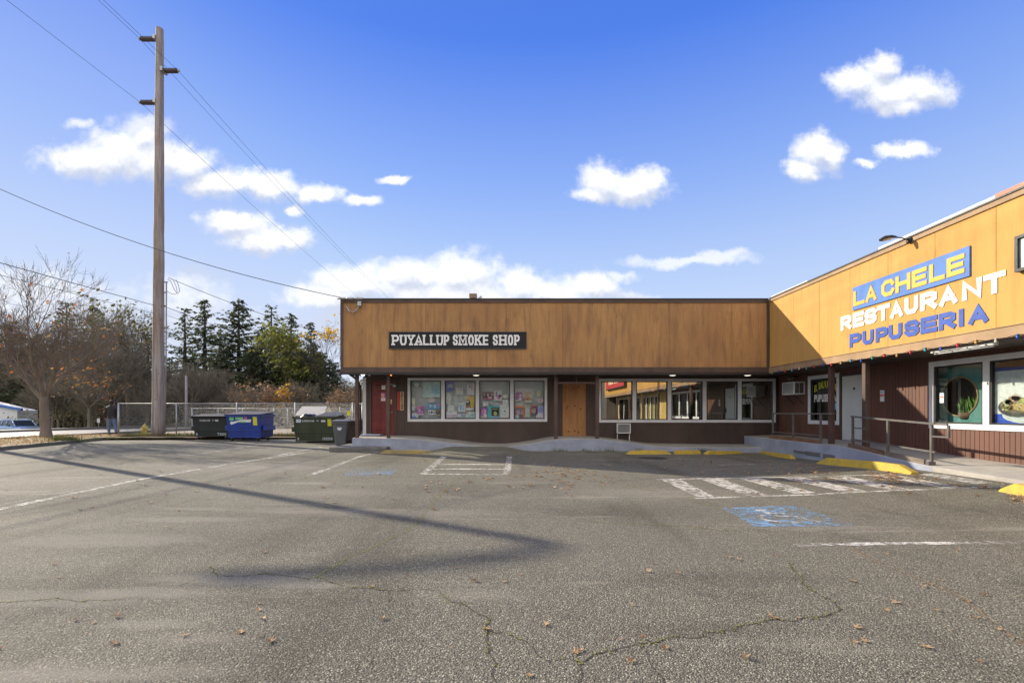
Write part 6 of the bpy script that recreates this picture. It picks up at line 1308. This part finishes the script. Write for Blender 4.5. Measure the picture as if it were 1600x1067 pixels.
def grow(seed, H, r0, fork, levels, spread, up, nkids, ratio, leaf=None, limb_min=.0, twig_r=.004, lean=.0, droop=0.):
    'recursive limbs -> MB of wood and list of twig points'
    rg = random.Random(seed); mb = MB(); tips = []
    def limb(p, d, L_, r, lv):
        n = 5 if lv == 0 else (4 if lv < 3 else 3); pts = [p]; q = p.copy(); dd = d.copy()
        for i in range(n):
            dd = (dd + Vector((rg.gauss(0, .11), rg.gauss(0, .11), rg.gauss(0, .08) + (up if lv else 0) - droop * lv)) * (1 if lv else .35)).normalized(); q = q + dd * (L_ / n); pts.append(q.copy())
        rend = max(twig_r * .6, r * (.72 if lv == 0 else .45)); rs = [r + (rend - r) * i / n for i in range(n + 1)]
        if lv == 0: rs[0] *= 1.25
        mb.tube(pts, rs, 8 if lv == 0 else (5 if lv < 2 else 3), cap=False)
        if lv >= levels: tips.extend(pts[1:]); return
        k = nkids[min(lv, len(nkids) - 1)]
        for i in range(k):
            t = 1.0 if (lv == 0) else rg.uniform(.3, 1.0)
            if lv == 0: t = rg.uniform(.8, 1.0)
            a = pts[0].lerp(pts[0], 0); f = t * n; j = min(int(f), n - 1); base = pts[j].lerp(pts[j + 1], f - j); axd = (pts[j + 1] - pts[j]).normalized()
            az = 2 * math.pi * (i + rg.uniform(-.3, .3)) / k + lv; s = spread * rg.uniform(.7, 1.25)
            t1 = axd.orthogonal().normalized(); t2 = axd.cross(t1); nd = (axd * math.cos(s) + (t1 * math.cos(az) + t2 * math.sin(az)) * math.sin(s)).normalized()
            limb(base, nd, L_ * ratio[min(lv, len(ratio) - 1)] * rg.uniform(.75, 1.2), max(twig_r, rs[j] * (.62 if lv == 0 else .62)), lv + 1)
        if lv > 0:
            limb(pts[-1], dd, L_ * .6, rend, lv + 1)
    limb(Vector((0, 0, 0)), Vector((lean, 0, 1)).normalized(), fork, r0, 0); return mb, tips
def leaf_cards(tips, n, size, seed, spread=.25, flat_=False):
    rg = random.Random(seed); mb = MB()
    for _ in range(n):
        c = rg.choice(tips) + Vector((rg.gauss(0, spread), rg.gauss(0, spread), rg.gauss(0, spread * .8))); s = size * rg.uniform(.6, 1.4)
        a = Vector((rg.gauss(0, 1), rg.gauss(0, 1), rg.gauss(0, 1))).normalized(); b = a.orthogonal().normalized() * s; d = a.cross(b).normalized() * s * .55
        mb.face([c - b, c - d, c + b, c + d])
    return mb
def tree(name, label, cat, loc, wood, wood_m, leaves=(), group=None, scale=1., rz=0.):
    t = empty(name, (0, 0, 0), label, cat, group); o = wood.build('trunk', wood_m, t, fix=False)
    for nm, mbl, m in leaves: mbl.build(nm, m, t, fix=False)
    t.location = loc; t.scale = (scale,) * 3; t.rotation_euler.z = rz; return t
# the near maple, nearly leafless
w, tips = grow(11, 8, .21, 2.0, 6, .62, .075, (6, 4, 4, 3, 3, 2), (1.25, .68, .66, .66, .68, .7), twig_r=.0065)
tree('maple_tree', 'big leafless maple with a pale trunk on the leafy verge', 'tree', ((72 - 800) * 22.6 / F, 22.6, .08), w, m_bark_l, [('foliage', leaf_cards(tips, 170, .075, 2, .05), m_orange)])
# the second maple across the street
w, tips = grow(23, 5, .13, 1.9, 5, .75, .03, (5, 4, 4, 3, 3), (1.0, .68, .66, .66, .7), twig_r=.007)
mt2 = tree('maple_tree', 'small bare maple with scattered orange leaves across the street behind the person', 'tree', ((139 - 800) * 44 / F, 44, -.3), w, m_bark_g, [('foliage', leaf_cards(tips, 260, .11, 5, .12), m_orange)], scale=1.15)
# conifers
def conifer(seed, H, R0, mat, dens=1.0, gap=.05, droop=.35, first=.12, power=.85, bare=.0):
    rg = random.Random(seed); wood = MB(); wood.tube([(0, 0, 0), (0, 0, H * .5), (0, 0, H * .97)], [H * .016, H * .010, H * .002], 7, cap=False); lf = MB(); z = H * first
    while z < H * .985:
        f = (z / H - first) / (1 - first); rad = R0 * ((1 - f) ** power) * rg.uniform(.62, 1.18) + .12; k = max(3, int(rg.uniform(4.2, 6.6) * dens))
        for i in range(k):
            if rg.random() < gap: continue
            az = rg.uniform(0, 6.283); L_ = rad * rg.uniform(.55, 1.15); d = Vector((math.cos(az), math.sin(az), 0)); tilt = .35 * f - droop * (1 - f) * rg.uniform(.5, 1.3)
            p0 = Vector((0, 0, z)); pts = [p0 + d * (L_ * s) + Vector((0, 0, L_ * (tilt * s + .18 * s * s))) for s in (0, .5, 1)]
            wood.tube(pts, [.03 * (1 - f) + .008, .014, .005], 3, cap=False); m = max(3, int(L_ * 9 * dens))
            for q in range(m):
                s = rg.uniform(.15, 1.05); c = p0 + d * (L_ * s) + Vector((0, 0, L_ * (tilt * s + .18 * s * s))); wdt = L_ * .30 * (1.1 - s * .75) + .06; side = d.cross(Vector((0, 0, 1))) * rg.uniform(-1, 1) * wdt
                tp = c + side + d * rg.uniform(.05, .28) + Vector((0, 0, -rg.uniform(.03, .26))); v_ = (tp - c); 
                if v_.length < .05: continue
                nrm = Vector((rg.gauss(0, .5), rg.gauss(0, .5), 1)).normalized(); sd__ = v_.cross(nrm).normalized() * rg.uniform(.05, .13)
                lf.face([c - sd__ * .5, c + v_ * .55 - sd__, tp, c + v_ * .55 + sd__, c + sd__ * .5])
        z += rg.uniform(.16, .34) * (1.15 - f * .45)
    return wood, lf
CON = {}
for k, a in {'slim': (3, 15, 2.6, m_fir, 1.0, .12, .35, .1, .8), 'full': (5, 15, 3.9, m_fir, 1.15, .05, .30, .06, .75), 'ragged': (8, 15, 3.2, m_fir, .85, .25, .45, .15, .7), 'pale': (13, 15, 2.9, m_fir2, 1.0, .1, .4, .08, .85)}.items():
    CON[k] = conifer(*a)
PROTO = {}
def place_conifer(kind, x, ytop, Y, label, name='fir_tree', zb=-.4, group='evergreens beyond the yard', rz=None, wid=1.):
    H = CAMZ + (HY - ytop) * Y / F - zb; s = H / 15
    if kind not in PROTO:
        w, lf = CON[kind]; PROTO[kind] = t = tree(name, label, 'tree', (0, 0, 0), w, m_bark_d, [('crown', lf, m_fir2 if kind == 'pale' else m_fir)], group)
    else: t = copy_tree(PROTO[kind]); t.name = name
    t['label'] = label; t.location = ((x - 800) * Y / F, Y, zb); t.scale = (s * wid, s * wid, s); t.rotation_euler.z = rng.uniform(0, 6) if rz is None else rz; return t
for a in (('ragged', 289, 480, 60, 'ragged dark fir just right of the utility pole'), ('slim', 320, 465, 63, 'slim dark fir left of the broad pointed one'), ('full', 373, 466, 60, 'broad pointed dark fir, the fullest in the row'),
          ('slim', 410, 508, 62, 'short dark fir behind the yellow-green tree'), ('ragged', 424, 476, 66, 'tall thin fir rising behind the yellow-green tree'), ('pale', 455, 486, 66, 'twin-topped fir over the right of the yellow-green tree'), ('slim', 486, 501, 58, 'narrow dark fir nearest the shop corner'),
          ('ragged', 104, 470, 64, 'dark fir showing through the big leafless maple'), ('slim', 145, 475, 66, 'slim fir between the big maple and the mossy tree'), ('full', 62, 520, 62, 'squat dark fir behind the big leafless maple'), ('full', 20, 500, 64, 'dark fir at the left edge behind the leafless maple'), ('pale', 190, 520, 68, 'pale fir behind the mossy green tree'), ('full', 232, 520, 68, 'dark fir hidden behind the utility pole'), ('full', 525, 565, 60, 'low dark fir beside the shop corner post'), ('full', 440, 560, 72, 'dark fir filling the gap under the yellow-green tree'), ('pale', 330, 560, 72, 'pale fir low between the slim and the broad firs'), ('full', 265, 560, 74, 'dark fir low behind the ragged one')):
    place_conifer(*a, wid=1.5)
for i, (k, x, yt, Y) in enumerate([('full', 395, 540, 57), ('full', 470, 548, 56), ('full', 515, 560, 56), ('full', 345, 550, 58), ('ragged', 430, 530, 58), ('full', 300, 545, 66), ('full', 350, 540, 68), ('ragged', 395, 535, 66), ('full', 470, 545, 68), ('full', 500, 560, 66), ('pale', 250, 548, 70), ('full', 405, 560, 70), ('ragged', 345, 505, 70), ('full', 160, 535, 70), ('full', 120, 530, 70), ('pale', 85, 540, 68), ('full', 30, 545, 70), ('full', -10, 520, 68), ('full', 200, 545, 66)]):
    place_conifer(k, x, yt, Y, 'dark fir in the crowded second row behind the taller firs', group='crowded second row of firs', wid=1.5)
# leafy broadleaves
w, tips = grow(31, 9, .16, 2.6, 5, .55, .09, (4, 4, 3, 3, 3), (1.0, .7, .68, .68, .7), twig_r=.009)
zt = CAMZ + (HY - 510) * 57 / F + .4
hs = max(p.z for p in tips)
tree('broadleaf_tree', 'yellow-green leafy tree in front of the firs', 'tree', ((447 - 800) * 57 / F, 57, -.4), w, m_bark_g, [('crown', leaf_cards(tips, 5200, .17, 8, .3), m_ygreen)], scale=zt / hs)
w, tips = grow(37, 9, .2, 4.2, 5, .6, .06, (5, 4, 3, 3, 3), (.75, .7, .68, .68, .7), twig_r=.010); tt = [p for p in tips if p.z > 5]
hs = max(p.z for p in tips); zt = CAMZ + (HY - 467) * 56 / F + .4
tree('broadleaf_tree', 'mossy green sparse tree left of the utility pole', 'tree', ((202 - 800) * 56 / F, 56, -.4), w, m_bark_g, [('crown', leaf_cards(tt, 900, .15, 9, .3), m_olive)], scale=zt / hs)
w, tips = grow(41, 9, .14, 4.0, 5, .5, .05, (4, 3, 3, 3, 2), (.7, .7, .68, .68, .7), twig_r=.010); hs = max(p.z for p in tips); zt = CAMZ + (HY - 486) * 55 / F + .4
tree('broadleaf_tree', 'thin nearly bare tree with a few yellow leaves at its top beside the shop', 'tree', ((509 - 800) * 55 / F, 55, -.4), w, m_bark_d, [('crown', leaf_cards([p for p in tips if p.z > hs * .75], 260, .17, 4, .25), m_yellow_l)], scale=zt / hs)
# small autumn trees
w, tips = grow(43, 4, .07, 1.1, 5, .75, .03, (5, 4, 3, 3, 2), (1.0, .7, .68, .68, .7), twig_r=.007); hs = max(p.z for p in tips); zt = CAMZ + (HY - 590) * 46 / F + .3
low = [p for p in tips if p.z < hs * .45 and p.x > .1] or tips
autumn = tree('autumn_tree', 'small round tree with rusty orange leaves behind the blue dumpster', 'tree', ((412 - 800) * 46 / F, 46, -.3), w, m_bark_g, [('crown', leaf_cards(tips, 850, .09, 3, .16), m_rust)], 'small autumn trees', scale=zt / hs)
o = copy_tree(autumn); o.location = ((446 - 800) * 46.8 / F, 46.8, -.3); o.rotation_euler.z = 2.1; o.scale = (zt / hs * .95,) * 3; o['label'] = 'small rusty tree with a bright yellow clump behind the olive green dumpster'
yc = []; rg = random.Random(6)
for i in range(60): yc.append(Vector((rg.gauss(0, .32), rg.gauss(0, .25), rg.gauss(0, .5))))
yb_ = empty('yellow_sapling', ((443 - 800) * 45.5 / F, 45.5, -.3), 'bright yellow leafed sapling between the two rusty trees', 'tree'); c = P(443, 622, 45.5)
mb = leaf_cards([p * .9 + c for p in yc], 420, .14, 3, .12); mb.build('crown', m_yellow_l, yb_, fix=False); mb = MB(); mb.tube([(c.x, c.y, -.35), (c.x + .05, c.y, c.z)], [.04, .015], 5); mb.build('trunk', m_bark_g, yb_)
o = copy_tree(autumn); o.location = ((543 - 800) * 44 / F, 44, -.3); o.rotation_euler.z = 4; o.scale = (zt / hs * .9,) * 3; o['label'] = 'rusty leaved tree beside the corner post of the shop'
# leafless thicket
bw = []
for sd_k, (H, fork, sp) in enumerate(((6, 1.2, .5), (7, 1.8, .42), (5, .8, .62))):
    w, tips = grow(60 + sd_k, H, .085, fork, 5, sp, .06, (6, 4, 4, 3, 2), (1.15, .7, .68, .68, .7), twig_r=.009)
    t = tree('bare_tree', 'leafless grey-brown tree in the thicket beyond the fence', 'tree', (0, 0, 0), w, m_bark_g, (), 'leafless trees of the thicket'); bw.append((t, max(p.z for p in tips)))
rg = random.Random(77); used = set()
for i in range(44):
    x = -15 + i * 13.2 + rg.uniform(-6, 6); Y = rg.uniform(47, 60) if i > 5 else rg.uniform(62, 68); k = i % 3; t, hs = bw[k]
    top = rg.uniform(548, 605) if 230 < x < 400 else rg.uniform(585, 622)
    if x < 230: top = rg.uniform(500, 600)
    H = CAMZ + (HY - top) * Y / F + .4; o = t if k not in used else copy_tree(t); used.add(k); s = H / hs
    o.location = ((x - 800) * Y / F, Y, -.45 if x > 190 else -.9); o.scale = (s * 1.05, s * 1.05, s); o.rotation_euler.z = rg.uniform(0, 6.28)
# undergrowth and far wood, masses nobody could count
def mass(name, label, cat, spots, n, size, mat, seed):
    rg = random.Random(seed); mb = MB()
    for _ in range(n):
        x0, x1, Y0, Y1, z0, ztop = rg.choice(spots); u = rg.random(); Y = rg.uniform(Y0, Y1); X = x0 + (x1 - x0) * u; zt_ = ztop * (.62 + .38 * math.sin(u * 23 + Y) * math.sin(u * 57 + 1.3 * Y)) ; z = z0 + (zt_ - z0) * rg.random() ** .8
        c = Vector((X, Y, z)); s = size * rg.uniform(.5, 1.4); a = Vector((rg.gauss(0, 1), rg.gauss(0, 1), rg.gauss(0, 1))).normalized(); b = a.orthogonal().normalized() * s; d = a.cross(b).normalized() * s * .4
        mb.face([c - b, c - d, c + b, c + d])
    return tag(mb.build(name, mat, fix=False), label, cat, None, 'stuff')
mass('undergrowth', 'brown and olive undergrowth at the foot of the wood', 'undergrowth', [(-52, -5, 48, 58, -.9, 2.6), (-70, -36, 64, 69, -1.2, 2.2), (-40, -4, 50, 62, -.6, 4.2)], 26000, .17, m_under, 5)
mass('far_wood', 'dark far-off evergreen wood behind the nearer firs', 'wood', [(-100, 0, 74, 86, -1, 8.5), (-110, -60, 66, 80, -1.5, 8)], 30000, .42, m_fir, 6)
# ------------------------------------------------------------------ grass, weeds and fallen leaves
rg = random.Random(21); mb = MB()
def blade(x, y, z, h, w):
    a = rg.uniform(0, 6.28); l = Vector((math.cos(a), math.sin(a), 0)); b = Vector((x, y, z)); s = Vector((-l.y, l.x, 0)) * w; mb.face([b - s, b + s, b + l * h * rg.uniform(.1, .6) + Vector((0, 0, h))])
for _ in range(5200):
    x = rg.uniform(-19.5, -7.6); y = YB + .2 + abs(rg.gauss(0, .45)); blade(x, y, .1, rg.uniform(.05, .24) * (1.5 if rg.random() < .1 else 1), .012)
for _ in range(1500): blade(rg.uniform(-24, -18), rg.uniform(17, 25), .11, rg.uniform(.04, .12), .01)
for _ in range(700): c = G(97, 692); blade(c.x + rg.gauss(0, .28), c.y + .1 + rg.gauss(0, .2), .03, rg.uniform(.1, .38), .012)
for x, y in ((915, 704), (950, 703), (872, 706), (1000, 708), (1100, 708), (735, 706)):
    for _ in range(60): c = P(x, 704, 16.12); blade(c.x + rg.gauss(0, .16), 16.1 + rg.gauss(0, .04), -.01, rg.uniform(.04, .16), .008)
for _ in range(4000): blade(rg.uniform(-50, -35), rg.uniform(30, 62), terrain(-40, 50) + .02, rg.uniform(.1, .3), .04)
tag(mb.build('grass', m_grass, fix=False), 'grass and weeds along the verge and the fence foot', 'grass', None, 'stuff')
m_leaf = leaf_mat('fallen_leaf', [(.24, .14, .075), (.38, .24, .12), (.48, .33, .19), (.32, .18, .09), (.54, .42, .28)], .7, .2)
m_leaf2 = leaf_mat('bright_fallen_leaf', [(.50, .20, .04), (.62, .32, .07), (.42, .16, .05), (.60, .44, .22), (.52, .38, .06)], .7, .25)
def litter(name, label, spots, mat, seed):
    rg = random.Random(seed); mb = MB()
    for x, y, z, s in spots:
        a = rg.uniform(0, 6.28); tx, ty = rg.gauss(0, .25), rg.gauss(0, .25); pts = []
        for k, (r, da) in enumerate(((1, 0), (.42, .35), (.95, .8), (.45, 1.25), (.85, 1.75), (.35, 2.4), (.6, 3.14), (.35, 3.9), (.85, 4.5), (.45, 5.0), (.95, 5.5), (.42, 5.95))):
            u, v = r * math.cos(a + da) * s, r * math.sin(a + da) * s; pts.append((x + u, y + v, z + .006 + abs(u * tx + v * ty) * 1.2 + r * r * s * rg.uniform(.05, .4)))
        c = mb.addv([(x, y, z + .006 + s * .05)]); q = mb.addv(pts)
        for k in range(12): mb.addf((c, q + k, q + (k + 1) % 12))
    return tag(mb.build(name, mat, fix=False), label, 'leaves', None, 'stuff')
rg = random.Random(14); L_ = []
def add_leaf(x, y, s=None, jit=0):
    c = G(x + rg.gauss(0, jit), y + rg.gauss(0, jit * .25)) if jit else G(x, y); L_.append((c.x, c.y, c.z, s or rg.uniform(.035, .065)))
for x, y in ((814, 898), (1013, 894), (1140, 871), (1155, 875), (1210, 869), (988, 946), (1211, 966), (1040, 1013), (907, 1016), (987, 1034), (827, 1056), (1442, 917), (1455, 914), (1470, 907), (1399, 942), (1385, 955), (820, 795), (413, 863), (206, 793), (355, 798), (377, 785), (265, 825), (213, 820), (83, 882), (91, 903), (710, 888), (640, 900), (582, 917), (377, 988), (289, 993), (424, 1002), (1385, 866), (1100, 825), (800, 746), (852, 748), (690, 755), (640, 762), (880, 740), (900, 736), (1090, 735), (1590, 787), (1575, 784), (1580, 996), (1525, 965), (1560, 984), (1540, 930), (1510, 940)): add_leaf(x, y, rg.uniform(.022, .042))
for _ in range(95): add_leaf(880, 742, None, 45)
for _ in range(60): add_leaf(rg.uniform(960, 1290), rg.uniform(712, 742))
for _ in range(130): add_leaf(1395, 745, None, 26)
for _ in range(70): add_leaf(rg.uniform(1180, 1600), rg.uniform(735, 775))
for _ in range(60): add_leaf(1600, 778, None, 16)
for _ in range(45): add_leaf(1280, 735, None, 30)
for _ in range(40): add_leaf(rg.uniform(500, 900), rg.uniform(715, 770))
for _ in range(50): add_leaf(rg.uniform(0, 800), rg.uniform(700, 800), .05)
for _ in range(50): add_leaf(rg.uniform(-100, 1700), 650 + 330 * rg.random() ** .5 + 60, rg.uniform(.012, .04))
L_ = [l for l in L_ if l[1] > 1.5 and l[0] < 8.5 and not (l[1] > 16.1 and l[0] > -6)]
litter('fallen_leaves', 'dry brown leaves scattered over the asphalt', L_, m_leaf, 3)
L2 = []
for _ in range(1500): x = rg.uniform(-24, -17.5); y = rg.uniform(15, 25.3); L2.append((x, y, .135, rg.uniform(.04, .08)))
for _ in range(700): x = rg.uniform(-20, -8); y = YB + .2 + abs(rg.gauss(0, .5)); L2.append((x, y, .13 + rg.uniform(0, .08), rg.uniform(.04, .08)))
for _ in range(500): x = rg.uniform(-22, -5); y = rg.uniform(25.5, 36); L2.append((x, y, .04, rg.uniform(.04, .08)))
L2 = [l for l in L2 if l[1] > 23.5 or l[0] < LOT_L(l[1]) - .2]
litter('fallen_leaves', 'bright orange and tan leaves covering the verge by the fence', L2, m_leaf2, 4)
# small litter: chips, grit and paper scraps on the lot
mb = MB(); rg = random.Random(8)
for _ in range(900):
    Y = 2.0 + 12 * rg.random() ** 2; X = rg.uniform(-1.1, 1.1) * Y; r = rg.uniform(.003, .008)
    if X > 8.3: continue
    z = gz(X, Y); q = mb.addv([(X - r, Y - r * .6, z + .001), (X + r, Y - r, z + .001), (X + r * .5, Y + r, z + .001), (X, Y, z + r * 1.1)])
    for f in ((0, 1, 3), (1, 2, 3), (2, 0, 3)): mb.addf([q + i for i in f])
tag(mb.build('loose_grit', pm('grit', (.38, .35, .3), .9, .4, 50), fix=False), 'loose pale grit and chips on the asphalt', 'grit', None, 'stuff')
